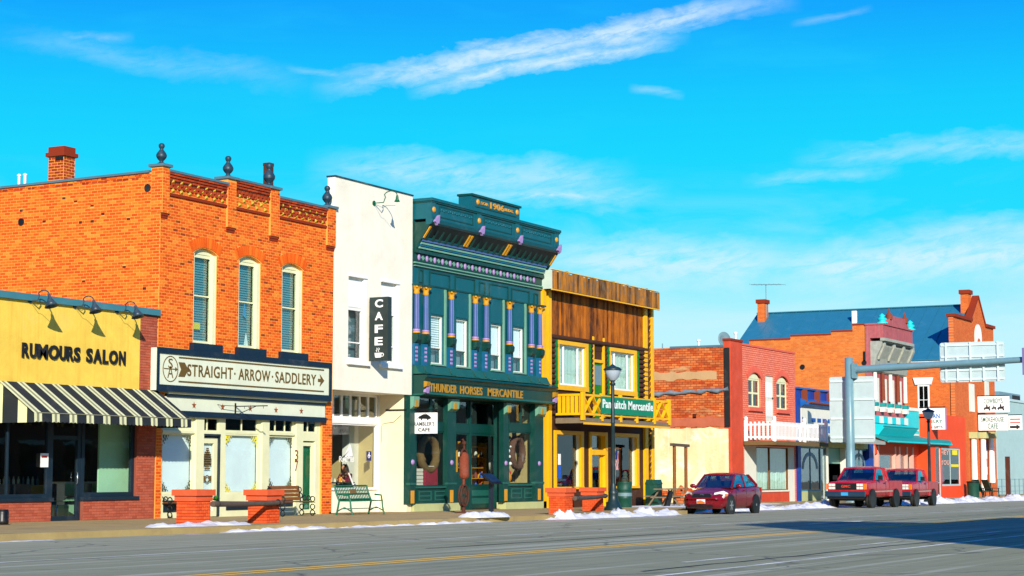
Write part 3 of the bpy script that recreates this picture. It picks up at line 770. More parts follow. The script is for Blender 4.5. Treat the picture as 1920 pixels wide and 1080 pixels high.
def window(parent, x0, x1, z0, z1, Y, fm='white_paint', fw=0.06, mull=(), rails=(), d=0.07, glass='glass', back=None, backz=None, name='window', bar=0.04, axis='y', slats=0, gd=0.5, backgap=0.05):
 """framed glazing set with its front at Y; each pane is a piece of its own"""
 f = MB()
 def B(mb, a, b, c0, c1, e, g):
  if axis == 'y': mb.box(a, b, c0, c1, e, g)
  else: mb.box(c0, c1, a, b, e, g)
 B(f, x0, x0 + fw, Y, Y + d, z0, z1); B(f, x1 - fw, x1, Y, Y + d, z0, z1)
 B(f, x0 + fw, x1 - fw, Y, Y + d, z1 - fw, z1); B(f, x0 + fw, x1 - fw, Y, Y + d, z0, z0 + fw)
 cx = [x0 + fw] + [v for x in mull for v in (x - bar / 2, x + bar / 2)] + [x1 - fw]
 cz = [z0 + fw] + [v for z in rails for v in (z - bar / 2, z + bar / 2)] + [z1 - fw]
 for x in mull: B(f, x - bar / 2, x + bar / 2, Y + 0.006, Y + d, z0 + fw, z1 - fw)
 for z in rails: B(f, x0 + fw, x1 - fw, Y + 0.012, Y + d - 0.004, z - bar / 2, z + bar / 2)
 o = f.build(name, M[fm], parent)
 yg = Y + d * gd
 for i in range(0, len(cx), 2):
  for j in range(0, len(cz), 2):
   p = MB(); B(p, cx[i] + 0.001, cx[i + 1] - 0.001, yg, yg + 0.008, cz[j] + 0.001, cz[j + 1] - 0.001)
   p.build('pane', M[glass], o)
 if back:
  b0, b1 = backz or (z0 + fw, z1 - fw)
  if slats:
   n = int((b1 - b0) / slats)
   p = MB()
   for k in range(n):
    zc = b0 + (k + 0.5) * slats
    p.add([(x0 + fw, Y + d + backgap, zc - slats * .42), (x1 - fw, Y + d + backgap, zc - slats * .42), (x1 - fw, Y + d + backgap + slats * .5, zc + slats * .42), (x0 + fw, Y + d + backgap + slats * .5, zc + slats * .42)], [(0, 1, 2, 3)])
   p.build('slatted_blind', M[back], o)
  else:
   p = MB(); B(p, x0 + fw * .5, x1 - fw * .5, Y + d + backgap, Y + d + backgap + 0.01, b0, b1); p.build('blind', M[back], o)
 return o
def shell(parent, x0, x1, y0, y1, z0, z1, m='interior_dark', name='room', floor=None, backm=None, open_top=False):
 """inside of a room seen through the glass: back wall, side walls, floor and ceiling as one lining, open to the street"""
 mb = MB()
 v = [(x0, y0, z0), (x1, y0, z0), (x1, y1, z0), (x0, y1, z0), (x0, y0, z1), (x1, y0, z1), (x1, y1, z1), (x0, y1, z1)]
 mb.add(v, [(0, 1, 2, 3)], 1); mb.add(v, [(7, 6, 5, 4)], 0); mb.add(v, [(3, 2, 6, 7)], 2); mb.add(v, [(0, 3, 7, 4), (1, 5, 6, 2)], 0)
 me = mb.mesh(name, worldloc(parent))
 for q in (m, floor or m, backm or m): me.materials.append(M[q])
 o = bpy.data.objects.new(name, me); COL.objects.link(o); o.parent = parent
 return o
def gooseneck(root_name, label, x, z, Y, reach, rise, mname, shade_r=0.17, shade_h=0.3, tilt=0.35, group=None, plate_r=0.07):
 t = thing(root_name, label, 'lamp', (x, Y, z), group)
 MB().lathe([(plate_r, -0.03), (plate_r, 0.0)], (x, Y, z), 12, axis='y').build('wall_plate', M[mname], t)
 pts = [(x, Y - 0.02, z), (x, Y - reach * 0.42, z + 0.0)]
 for k in range(9):
  a = math.pi * k / 8
  pts.append((x, Y - reach * 0.72 + reach * 0.28 * math.cos(a) - 0.0, z + rise * 0.55 + rise * 0.45 * math.sin(a) if 0 < k < 8 else z + rise * 0.55))
 pts[2] = (x, Y - reach * 0.5, z + rise * 0.45)
 MB().tube(pts, 0.017, 6).build('arm', M[mname], t)
 s = MB(); ex = Vector(pts[-1])
 prof = [(0.035, 0.0), (0.045, -shade_h * 0.25), (shade_r * 0.55, -shade_h * 0.6), (shade_r, -shade_h), (shade_r * 0.93, -shade_h), (shade_r * 0.48, -shade_h * 0.6), (0.03, -shade_h * 0.2)]
 s.lathe(prof, (0, 0, 0), 14, cap=False)
 R = Matrix.Rotation(-tilt, 3, 'X')
 s.v = [tuple(R @ Vector(p) + ex) for p in s.v]
 s.build('shade', M[mname], t)
 # stay wire
 MB().tube([(x, Y - 0.02, z - 0.02), (x, Y - reach * .4, z - rise * .5), (x, Y - reach * .55, z - rise * .3), (x, Y - reach * .92, z - rise * .35)], 0.007, 5).build('stay', M[mname], t)
 return t
def star(mb, cx, cz, Y, R, mi=0):
 P = [(cx + (R if k % 2 == 0 else R * .42) * math.sin(k * math.pi / 5), cz + (R if k % 2 == 0 else R * .42) * math.cos(k * math.pi / 5)) for k in range(10)]
 n = len(P); v = [(x, Y, z) for x, z in P] + [(cx, Y - 0.03, cz)]
 mb.add(v, [(i, (i + 1) % n, n) for i in range(n)], mi)
def chair(name, label, x, y, z, rz, m, legm=None, group=None, salon=False):
 t = thing(name, label, 'chair', (x, y, z), group, rz)
 MB().box(-.25, .25, -.25, .25, .42, .52).build('seat', M[m], t, local=True)
 MB().box(-.25, .25, .20, .28, .54, 1.0).build('backrest', M[m], t, local=True)
 for sx in (-1, 1): MB().box(sx * .25, sx * .30, -.2, .2, .62, .67).build('armrest', M[m], t, local=True)
 if salon: MB().lathe([(.28, 0), (.28, .04), (.05, .08), (.05, .42)], (0, 0, 0), 12).build('pedestal', M[legm or 'chrome'], t, local=True)
 else:
  for sx in (-1, 1):
   for sy in (-1, 1): MB().bar((sx * .22, sy * .22, 0), (sx * .22, sy * .2, .42), .04).build('leg', M[legm or m], t, local=True)
 return t
# ================================================================ YELLOW SALON
XS0, XS1 = 31.0, 42.80
sal = thing('salon_building', 'single storey salon with yellow stucco front and maroon brick corner', 'building', (XS0, 0, sw(38)))
ZF = sw(38) - 0.3
xp = PX(263, 620)                                  # left edge of the corner pilaster
w1 = (XS0 + 0.6, PX(97.5, 880), PZ(50, 934), 3.25)
dr = (PX(97.5, 880), PX(157, 880), PZ(128, 979), 3.25)
w2 = (PX(157, 880), PX(256, 860), PZ(205, 931), 3.25)
wall(sal, 'yellow_stucco', XS0, xp, 3.30, 6.02, 0.0, 0.25, name='stucco_front')
wall(sal, 'salon_mortar', XS0, XS1 - 0.02, ZF, 3.29, 0.0, 0.25, [(w1[0], w1[1], w1[2], 3.29), (dr[0], dr[1], ZF, 3.29), (w2[0], w2[1], w2[2], 3.29)], name='lower_wall')
wall(sal, 'salon_mortar', xp, XS1 - 0.02, 3.30, 6.02, 0.002, 0.25, name='corner_pilaster')
def sp_s(z):
 s = [(0.02, XS1 - 0.02 - XS0)]
 if z < 3.29:
  for h in (w1, dr, w2):
   if z > h[2] or h is dr: s = cut(s, h[0] - XS0, h[1] - XS0)
 else: s = [(xp - XS0 + .01, XS1 - 0.02 - XS0)]
 if 2.7 < z < 3.6: s = [(xp - XS0 + .01, XS1 - 0.02 - XS0)]
 return s
lay(sal, (XS0, 0, 0), (1, 0, 0), (0, -1, 0), XS1 - XS0, ZF, 6.0, sp_s, 260, 'brick_salon', D=0.008, bl=0.24, bh=0.075, mo=0.009)
box('roof_fascia', M['teal_metal'], sal, XS0, XS1, -0.10, 0.02, 6.02, 6.20)
MB().box(XS0, XS1, 0.02, 10.0, 6.02, 6.14).box(XS0, XS0 + .2, .25, 10, ZF, 6.02).box(XS1 - .27, XS1 - .02, .25, 10, ZF, 6.02).box(XS0, XS1, 9.8, 10, ZF, 6.02).build('roof', M['roof_tar'], sal)
# glazing
wa = window(sal, w1[0], w1[1], w1[2], 3.29, 0.08, 'navy_frame', 0.10, [PX(-40, 860), PX(20, 860)], [], 0.10, 'glass')
box('sill', M['navy_frame'], wa, w1[0], w1[1] + .05, -0.05, 0.08, w1[2] - 0.10, w1[2])
wb = window(sal, w2[0], w2[1], w2[2], 3.29, 0.08, 'navy_frame', 0.12, [], [], 0.10, 'glass_clear')
box('sill', M['navy_frame'], wb, w2[0] - .05, w2[1] + .1, -0.05, 0.08, w2[2] - 0.10, w2[2])
db = dr[2] + .02
dd = window(sal, dr[0], dr[1], db, 3.29, 0.10, 'navy_frame', 0.14, [], [db + 2.25], 0.09, 'glass', name='door', bar=0.10)
MB().tube([(dr[1] - .2, 0.08, db + 1.0), (dr[1] - .2, 0.04, db + 1.02), (dr[1] - .2, 0.04, db + 1.3), (dr[1] - .2, 0.08, db + 1.32)], 0.014, 6).build('handle', M['chrome'], dd)
shell(sal, XS0 + .3, XS1 - .3, 0.26, 6.5, db - 0.02, 3.9, 'interior', 'room', 'interior_warm', 'interior')
# pale board behind the right-hand window, white counter, posted notice
bx = RC(186, 246, 800, 930, 0.5)
box('window_board', M['pale_green_wall'], sal, bx[0], bx[1] + .1, 0.50, 0.56, db, 3.5)
for i, (cx, cy, rz) in enumerate(((PX(12, 900, 1.2), 1.3, 2.6), (PX(48, 900, 1.2), 1.5, 2.9), (PX(112, 880, 1.1), 1.2, 2.2), (PX(190, 900, 0.4) - .3, 0.95, 3.4))):
 chair('salon_chair', ['black salon chair behind the leftmost shop glass', 'black salon chair beside the notice in the left window', 'black swivel chair seen through the glass salon door', 'low black chair behind the right salon window'][i], cx, cy, db, rz, 'black_vinyl', 'chrome', 'salon chairs behind the glass', True)
cn = thing('reception_counter', 'pale reception counter seen through the salon door', 'counter', (PX(150, 900, 1.8), 2.0, db))
MB().box(PX(122, 900, 1.8), PX(182, 900, 1.8), 1.8, 2.3, db, db + 1.0).build('counter_front', M['pale_green_wall'], cn)
MB().box(PX(120, 900, 1.8), PX(184, 900, 1.8), 1.74, 2.36, db + 1.0, db + 1.05).build('counter_top', M['white_paint'], cn)
sh = thing('product_shelf', 'low shelf with bottles behind the left salon window', 'shelf', (PX(30, 900, 3), 3.0, db))
MB().box(PX(-20, 900, 3), PX(92, 900, 3), 3.0, 3.4, db, db + .95).build('cabinet', M['interior_warm'], sh)
for k in range(9):
 xx = PX(4 + k * 9, 880, 3.1)
 MB().lathe([(.04, 0), (.04, .16), (.015, .2), (.015, .25)], (xx, 3.2, db + .95), 8).build('bottle', M[['vent_white', 'linen', 'dish_grey'][k % 3]], sh)
nt = RC(76, 91, 850, 876, 0.06)
tg = thing('posted_notice', 'white paper notice taped inside the left salon window', 'notice', (nt[0], 0.10, nt[2]))
MB().box(nt[0], nt[1], 0.062, 0.066, nt[2], nt[3]).build('paper', M['sign_white'], tg)
MB().box(nt[0] + .05, nt[1] - .05, 0.060, 0.062, nt[3] - .12, nt[3] - .06).build('print', M['sign_red'], tg)
# lettering: every letter stands off the wall on its own
let = thing('salon_letters', 'black raised letters spelling the salon name on yellow stucco', 'lettering', (PX(40, 655), 0, PZ(40, 669)))
lx0, lx1 = PX(39.6, 655), PX(234, 670); zb_, zt_ = PZ(40, 670), PZ(40, 642)
for ch_, a, b in (('R', 178, 238), ('U', 245, 302), ('M', 311, 393), ('O', 403, 489), ('U', 496, 551), ('R', 560, 614), ('S', 618, 669), ('S', 722, 773), ('A', 782, 852), ('L', 862, 906), ('O', 915, 987), ('N', 999, 1051)):
 xa_, xb_ = PX(a / 4.5, 662), PX(b / 4.5, 662); say(let, ch_, (xa_, -.015, zb_), UX, NF, xb_ - xa_, zt_ - zb_, 'sign_black', .04, .035 if ch_ not in 'MRAN' else .022).name = 'letter'
# three gooseneck lamps over the letters
for i, (px_, py_) in enumerate(((55.6, 564), (139.6, 574.4), (218.9, 584.4))):
 gooseneck('gooseneck_lamp', ['dark gooseneck lamp above the first letters of the salon name, leftmost', 'dark gooseneck lamp above the middle of the salon name', 'dark gooseneck lamp nearest the maroon salon corner'][i], PX(px_, py_), PZ(px_, py_), 0.0, 0.66, 0.26, 'finial_paint', 0.19, 0.34, 0.30, 'lamps over the salon name')
# striped awning: one panel per stripe
aw = thing('striped_awning', 'black and cream striped canvas awning with scalloped edge over the salon', 'awning', (36.3, 0, 3.4))
AX0, AX1, AD = PX(1, 716), XS1 + 0.02, 1.24
AZ1 = PZ(292, 732); AZ2 = PZ(362.8, 786, -AD); AZ3 = PZ(362.8, 802, -AD)
c10 = PX(345, 790, -AD); c1 = PX(71, 790, -AD); pitch = (c10 - c1) / 9
def stripe(x0, x1, m, nm):
 mb = MB()
 mb.add([(x0, -0.012, AZ1), (x1, -0.012, AZ1), (x1, -AD, AZ2), (x0, -AD, AZ2)], [(0, 1, 2, 3)])
 n = max(2, int((x1 - x0) / 0.03)); v = []
 for i in range(n + 1):
  x = x0 + (x1 - x0) * i / n; dip = 0.03 * abs(math.sin((x - AX0) * math.pi / 0.163))
  v += [(x, -AD, AZ2), (x, -AD - 0.012, AZ3 + 0.035 - dip)]
 mb.add(v, [(2 * i, 2 * i + 1, 2 * i + 3, 2 * i + 2) for i in range(n)])
 mb.build(nm, M[m], aw)
edges = [(AX0, 'awning_dark')]
for k in range(10):
 c = c1 + k * pitch; h = pitch * 0.215
 edges += [(c - h, 'awning_cream'), (c - h * 0.32, 'awning_grey'), (c + h * 0.32, 'awning_cream'), (c + h, 'awning_dark')]
edges.append((AX1, None))
for (a, m_), (b, _) in zip(edges, edges[1:]):
 if b - a > 0.005: stripe(a, b, m_, 'stripe')
MB().tube([(AX0, -AD, AZ2 + .004), (AX1, -AD, AZ2 + .004)], 0.014, 6).build('front_rail', M['awning_grey'], aw)
# end panels with their own stripes
for xe in (AX0 - 0.004, AX1 + 0.004):
 mb = MB(); mb.add([(xe, 0, AZ1), (xe, -AD, AZ2), (xe, -AD, AZ3), (xe, 0, AZ3)], [(0, 1, 2, 3)]); mb.build('end_panel', M['awning_dark'], aw)
for (a, b) in ((0.0, 0.10), (0.62, 0.93)):
 def zt(y): return AZ1 + (AZ2 - AZ1) * (y / AD)
 MB().add([(AX0 - .008, -a, zt(a) - .03), (AX0 - .008, -b, zt(b) - .03), (AX0 - .008, -b, AZ3), (AX0 - .008, -a, AZ3)], [(0, 1, 2, 3)]).build('end_stripe', M['awning_cream'], aw)
for xx in (AX0 + .05, (AX0 + AX1) / 2, AX1 - .05): MB().tube([(xx, -0.02, AZ3 + .05), (xx, -AD + .03, AZ2 - .03)], 0.014, 6).build('frame_arm', M['black_metal'], aw)
# dark drum at the left edge of the pavement
bxx, byy = onG(4, 984, 0.15)
bn = thing('dark_drum', 'small dark ribbed drum on the pavement by the salon wall', 'drum', (bxx, byy, sw(bxx)))
MB().lathe([(.13, 0), (.15, .02), (.16, .1), (.15, .12), (.16, .2), (.15, .22), (.16, .3), (.14, .36), (.0, .37)], (bxx, byy, sw(bxx)), 14).build('body', M['black_vinyl'], bn)
MB().torus((bxx, byy, sw(bxx) + .36), .13, .015, 'z').build('rim', M['iron'], bn)
# ================================================================ ORANGE BRICK SADDLERY
XB0, XB1 = 42.83, 51.98
sad = thing('brick_building', 'two storey orange brick shop with arched windows and urn finials', 'building', (XB0, 0, sw(47)))
ZB = sw(47) - 0.3
ZSG = PZ(460, 742)                                  # where the brick starts above the shop front
zt_l = PZ(316.7, 318); zt_c = PZ(443, 334.4); zt_r = PZ(523, 368)
xc0, xc1 = PX(427, 335), PX(521, 352)
ztop = lambda x: zt_c if xc0 <= x <= xc1 else (zt_l if x < xc0 else zt_r)
wins = []
for (xl, xr, xlb, xrb, yc, yb) in ((364, 408, 361, 403, 465.5, 646), (449, 490, 445.5, 485.5, 481, 654), (530, 568, 526.7, 565, 495, 661)):
 a = (PX(xl, 480) + PX(xlb, 645)) / 2; b = (PX(xr, 485) + PX(xrb, 650)) / 2
 wins.append((a, b, PZ((xlb + xrb) / 2, yb), PZ((xl + xr) / 2, yc)))
zw0 = sum(w[2] for w in wins) / 3; zw1 = sum(w[3] for w in wins) / 3
ARC = 0.16                                          # rise of the segmental heads
# backing wall (mortar) with openings; the arch is closed by its own bricks
wall(sad, 'mortar', XB0, XB1, ZB, min(zt_l, zt_r, zt_c) - 0.02, 0.0, 0.32, [(a, b, zw0, zw1) for a, b, _, _ in wins] + [(PX(303, 880), PX(603, 880), ZB, PZ(460, 778))], name='front_backing')
def arch_u(a, b, z):
 """half opening at height z under a segmental head"""
 zs = zw1 - ARC
 if z <= zs: return 0.0
 w = (b - a) / 2; R = (w * w + ARC * ARC) / (2 * ARC); zc = zw1 - R
 q = R * R - (z - zc) ** 2
 return w - math.sqrt(q) if q > 0 else w
# brick masses that close the square holes above the arches
for a, b, _, _ in wins:
 w = (b - a) / 2; R = (w * w + ARC * ARC) / (2 * ARC); zc = zw1 - R; c = (a + b) / 2
 pts = [(a, zw1 + .001)] + [(c + R * math.sin(t), zc + R * math.cos(t)) for t in [(-1 + 2 * k / 10) * math.asin(w / R) for k in range(11)]] + [(b, zw1 + .001)]
 for k in range(1, 11):
  (x0_, z0_), (x1_, z1_) = pts[k], pts[k + 1] if k + 1 < 12 else pts[k]
  if x1_ - x0_ > 1e-4: MB().prism([(x0_, z0_), (x1_, z1_), (x1_, zw1 + .001), (x0_, zw1 + .001)], 'y', 0.0, 0.3).build('arch_filling', M['mortar'], sad)
zpan0 = PZ(460, 394.5); zdent0 = PZ(370, 334);
xsf = lambda x: x - XB0
def spans_front(z):
 s = [(0.0, XB1 - XB0)]
 for a, b, _, _ in wins:
  if zw0 - 0.02 < z < zw1: u_ = arch_u(a, b, z); s = cut(s, a + u_ - XB0, b - u_ - XB0)
  if zw1 - ARC - 0.02 < z < zw1 + 0.30: s = cut(s, a - 0.10 - XB0, b + 0.10 - XB0)     # soldier bricks sit here
 if z > min(zt_l, zt_r) - 0.40: s = []
 if z < PZ(460, 778): s = [(0.0, PX(303, 880) - XB0), (PX(603, 880) - XB0, XB1 - XB0)]
 elif z < PZ(460, 745): s = cut(s, PX(306, 760) - XB0, PX(608, 770) - XB0)
 elif z < PZ(460, 667): s = []                    # behind the name board
 return s
lay(sad, (XB0, 0, 0), (1, 0, 0), (0, -1, 0), XB1 - XB0, ZB, 9.9, spans_front, 150, 'brick_orange')
# soldier courses over the three heads: every brick single
for a, b, _, _ in wins:
 w = (b - a) / 2 + 0.10; A2 = ARC + 0.03; R = (w * w + A2 * A2) / (2 * A2); c = (a + b) / 2; zc = zw1 + 0.01 - R; tm = math.asin(w / R); n = 15
 for k in range(n):
  t = -tm + 2 * tm * (k + .5) / n; d = Vector((math.sin(t), 0, math.cos(t))); p = Vector((c, 0, zc)) + d * (R + 0.17)
  mb = MB(); mb.obox((p.x, -0.007, p.z), (Vector((d.z, 0, -d.x)), Vector((0, 1, 0)), d), (R * tm / n - .006, 0.012, 0.16)); mb.r = [random.uniform(.3, .9)] * len(mb.f)
  mb.build('brick', M['brick_orange'], sad)
# side wall running back from the street
YB1 = 16.0
zs_top = lambda y: zt_l - 0.05 - 0.012 * y
sidew = wall(sad, 'mortar', 0.321, YB1, ZB, zs_top(YB1) - 0.01, XB0 + 0.001, 0.30, name='side_backing', axis='x')
holes_s = [(120, 372), (142, 377), (173, 385), (193, 401), (151, 417), (173, 415), (241, 411), (157, 528), (233, 501), (83, 415), (40, 395), (271, 541)]
hs = [onX(x, y, XB0) for x, y in holes_s]
def spans_side(z):
 # u runs from the back (0) to the corner
 s = [(0.0, YB1)]
 if z > zs_top(8.0) - 0.10: s = [(max(0.0, YB1 - (zt_l - .05 - z) / .012), YB1)] if z < zt_l - .12 else []
 for (y_, z_) in hs:
  if abs(z - z_) < BH * 0.5: s = cut(s, YB1 - y_ - 0.07, YB1 - y_ + 0.06)
 return s
lay(sad, (XB0, YB1, 0), (0, -1, 0), (-1, 0, 0), YB1, PZ(291, 600) - 1.2, zt_l - 0.12, spans_side, 135, 'brick_orange', tone=lambda s, z: .08 + .92 * random.random())
for (y_, z_) in hs:
 MB().box(XB0 - 0.002, XB0 + 0.0008, y_ - 0.06, y_ + 0.07, z_ - BH * .45, z_ + BH * .45).build('empty_socket', M['mortar_dark'], sad)
# maroon coping courses, dentils, bosses and string course in the parapet
def coping(x0, x1, zt, zlow):
 MB().box(x0, x1, -0.10, 0.34, zt - 0.07, zt).build('flashing', M['flashing'], sad)
 for j in range(3):
  lay(sad, (x0, -0.02 - 0.022 * j, 0), (1, 0, 0), (0, -1, 0), x1 - x0, zt - 0.32 + 0.083 * j, zt - 0.32 + 0.083 * (j + 1) + .002, lambda z: [(0, x1 - x0)], 0, 'brick_maroon', bh=0.083, D=0.025)
 MB().box(x0, x1, -0.02, 0.32, zt - 0.34, zt - 0.071).build('parapet_core', M['mortar_dark'], sad)
def dentils(x0, x1, zb, nrow=2):
 MB().box(x0, x1, 0.0, 0.30, zb - .01, zb + 0.19).build('dentil_ground', M['mortar_dark'], sad)
 n = int((x1 - x0) / 0.20)
 for j in range(nrow):
  for i in range(n):
   xx = x0 + (i + 0.5 * j + .1) * (x1 - x0) / n; mb = MB().box(xx, xx + 0.115, -0.055, 0.01, zb + j * 0.09, zb + j * 0.09 + 0.083); mb.r = [random.uniform(.2, .9)] * 6
   mb.build('brick', M['brick_maroon'], sad)
SEG = [(PX(316, 330), PX(424, 345), zt_l), (PX(441, 340), PX(505, 352), zt_c), (PX(523, 372), PX(610, 388), zt_r)]
for x0, x1, zt in SEG:
 coping(x0 - .05, x1 + .05, zt, 0); dentils(x0, x1, zt - 0.54)
zstr = PZ(463, 395.5)
box('string_course', M['brick_maroon'], sad, XB0 + .02, XB1 - .01, -0.055, 0.0, zstr - 0.03, zstr + 0.05)
for x0, x1, zt in SEG:
 top = zt - 0.56
 lay(sad, (x0, 0, 0), (1, 0, 0), (0, -1, 0), x1 - x0, 9.9 - ((9.9 - ZB) % BH) - BH * 2, top, lambda z: [(0, x1 - x0)], 0, 'brick_orange')
 wall(sad, 'mortar', x0 - .2, x1 + .2, min(zt_l, zt_r, zt_c) - 0.3, zt - 0.34, 0.003, 0.3, name='parapet_backing')
 n = round((x1 - x0) / 0.41)
 zrow = zstr + 0.15
 for r in range(3):
  for i in range(n if r != 1 else n + 1):
   xx = x0 + (i + (0.5 if r != 1 else 0.0)) * (x1 - x0) / n
   if not (x0 + .04 < xx < x1 - .04): continue
   mb = MB(); s = 0.062
   mb.add([(xx - s, -0.012, zrow + r * .135 - s), (xx + s, -0.012, zrow + r * .135 - s), (xx + s, -0.012, zrow + r * .135 + s), (xx - s, -0.012, zrow + r * .135 + s), (xx, -0.075, zrow + r * .135)], [(0, 1, 4), (1, 2, 4), (2, 3, 4), (3, 0, 4)])
   mb.build('boss', M['green_bump'], sad)
# four brick piers in the parapet with corbelled feet
PIER = [(XB0 - .02, PX(315, 330), zt_l + 0.13, PZ(305, 399)), (PX(424, 360), PX(440, 360), zt_c, PZ(432, 427)), (PX(504.5, 375), PX(521, 380), zt_c, PZ(512, 443)), (PX(611, 400), XB1 + .01, zt_r + 0.06, PZ(618, 461))]
for i, (x0, x1, zt, zb) in enumerate(PIER):
 MB().box(x0, x1, -0.075, 0.34, zb, zt - 0.08).build('pier', M['mortar'], sad)
 nn = int((zt - 0.08 - zb) / BH)
 lay(sad, (x0, -0.075, 0), (1, 0, 0), (0, -1, 0), x1 - x0, zb, zt - 0.08, lambda z: [(0, x1 - x0)], 6, 'brick_orange')
 if i == 0: lay(sad, (x0, 0.34, 0), (0, -1, 0), (-1, 0, 0), .41, zb, zt - 0.08, lambda z: [(0, .41)], 6, 'brick_orange')
 for k in range(2): MB().box(x0 + .02, x1 - .02, -0.05 + .022 * k, 0.0, zb - 0.075 * (k + 1), zb - 0.075 * k - .008).build('corbel', M['brick_maroon'], sad)
 MB().box(x0 - .06, x1 + .06, -0.14, 0.42, zt - 0.08, zt).build('pier_cap', M['flashing'], sad)
side_cap = MB(); side_cap.add([(XB0 - .05, .42, zs_top(.42) + .02), (XB0 + .33, .42, zs_top(.42) + .02), (XB0 + .33, YB1, zs_top(YB1) + .02), (XB0 - .05, YB1, zs_top(YB1) + .02),
 (XB0 - .05, .42, zs_top(.42) - .05), (XB0 + .33, .42, zs_top(.42) - .05), (XB0 + .33, YB1, zs_top(YB1) - .05), (XB0 - .05, YB1, zs_top(YB1) - .05)], [(0, 1, 2, 3), (4, 7, 6, 5), (0, 3, 7, 4), (0, 4, 5, 1)])
side_cap.build('side_flashing', M['flashing'], sad)
MB().add([(XB0 + .002, .35, ZB + 5), (XB0 + .3, .35, ZB + 5), (XB0 + .3, .35, zs_top(.35) - .05), (XB0 + .002, .35, zs_top(.35) - .05), (XB0 + .002, YB1, ZB + 5), (XB0 + .3, YB1, ZB + 5), (XB0 + .3, YB1, zs_top(YB1) - .05), (XB0 + .002, YB1, zs_top(YB1) - .05)], [(0, 4, 7, 3), (3, 7, 6, 2)]).build('side_top', M['mortar'], sad)
lay(sad, (XB0, YB1, 0), (0, -1, 0), (-1, 0, 0), YB1, zt_l - 0.12 - BH * 2, zs_top(0.4) - 0.06, lambda z: [(YB1 - max(.45, (zt_l - .12 - z) / .012), YB1 - .42)] if z < zt_l - .12 else [], 0, 'brick_maroon')
MB().box(XB0 + .3, XB1, 0.34, YB1, 9.2, 9.35).build('roof', M['roof_tar'], sad)
MB().box(XB0 + .3, XB1, YB1 - .3, YB1, ZB, 9.2).build('rear_wall', M['mortar'], sad)
# round anchor plates of the tie rods
for (px_, py_) in ((278, 352), (41, 416)):
 y_, z_ = onX(px_, py_, XB0); MB().lathe([(.11, -.05), (.11, -.02), (.03, -.02), (.03, .0)], (XB0, y_, z_), 12, axis='x').build('anchor_plate', M['iron'], sad)
# chimney riding on the side wall
cy, cz = onX(117, 333, XB0 + .3)
ch = MB(); cx0, cx1, cy0, cy1 = XB0 + .05, XB0 + .55, cy - .26, cy + .34
zc0, zc1 = zs_top(cy) - .3, onX(117, 277, XB0 + .3)[1]
ch.box(cx0, cx1, cy0, cy1, zc0, zc1 - .3)
chim = ch.build('chimney', M['mortar'], sad)
lay(chim, (cx0, cy1, 0), (0, -1, 0), (-1, 0, 0), cy1 - cy0, zc0, zc1 - .3, lambda z: [(0, cy1 - cy0)], 20, 'brick_maroon')
lay(chim, (cx0, cy0, 0), (1, 0, 0), (0, -1, 0), cx1 - cx0, zc0, zc1 - .3, lambda z: [(0, cx1 - cx0)], 12, 'brick_maroon')
MB().box(cx0 - .07, cx1 + .07, cy0 - .07, cy1 + .07, zc1 - .30, zc1 - .18).build('chimney_band', M['brick_maroon'], chim)
MB().box(cx0 - .01, cx1 + .01, cy0 - .01, cy1 + .01, zc1 - .18, zc1).build('chimney_head', M['brick_maroon'], chim)
MB().box(cx0 - .03, cx0 - .015, cy - .25, cy + .05, zc1 - .42, zc1 - .32).build('flue_gap', M['iron'], chim)
vy, vz = onX(36, 326, XB0 + 2)
for k in range(2):
 v_ = thing('roof_vent', ['left one of two white roof vent pipes', 'right one of two white roof vent pipes'][k] + ' behind the brick parapet', 'vent', (XB0 + 2, vy - k * .25, vz - 1.2), 'white vent pipes on the brick roof')
 MB().tube([(XB0 + 2, vy - k * .25, 9.3), (XB0 + 2, vy - k * .25, vz - .06)], 0.05, 8).build('pipe', M['vent_white'], v_)
 MB().lathe([(.07, 0), (.07, .05), (.02, .08)], (XB0 + 2, vy - k * .25, vz - .08), 8).build('cowl', M['vent_white'], v_)
# urn finials
FP = [(.20, 0), (.20, .05), (.10, .10), (.09, .16), (.17, .24), (.235, .34), (.245, .42), (.235, .46), (.18, .56), (.10, .66), (.075, .72), (.11, .76), (.145, .84), (.135, .91), (.08, .97), (.0, .99)]
for i, (px_, py0, py1) in enumerate(((302.5, 311, 268), (427.5, 331, 292), (504.5, 346, 305), (613.5, 381, 348))):
 Yf = 0.12
 x_, z_ = onY(px_, py0, Yf); z_ = PIER[i][2]; h = onY(px_, py1, Yf)[1] - z_; s = h / 0.99
 f_ = thing('urn_finial', ['urn finial on the front corner of the brick parapet, beside the side wall', 'urn finial left of the raised middle of the brick parapet', 'urn finial in front of the dark flue pipe on the brick parapet', 'urn finial at the end of the brick parapet beside the white wall'][i], 'finial', (x_, Yf, z_), 'urn finials on the brick parapet')
 MB().lathe([(r * s, hh * s) for r, hh in FP[:6]], (x_, Yf, z_), 16).build('foot', M['finial_paint'], f_)
 MB().lathe([(r * s, hh * s) for r, hh in FP[5:12]], (x_, Yf, z_), 16).build('bowl', M['finial_paint'], f_)
 MB().lathe([(r * s, hh * s) for r, hh in FP[11:]], (x_, Yf, z_), 16).build('ball', M['finial_paint'], f_)
x_, z_ = onY(503.5, 306, 1.2)
fl = thing('flue_pipe', 'square dark flue pipe standing behind the third finial', 'pipe', (x_, 1.2, 9.3))
MB().box(x_ - .12, x_ + .12, 1.08, 1.32, 9.3, z_ - .1).build('duct', M['rust_dark'], fl)
MB().box(x_ - .13, x_ + .13, 1.07, 1.33, z_ - .1, z_).build('cap', M['rust_dark'], fl)
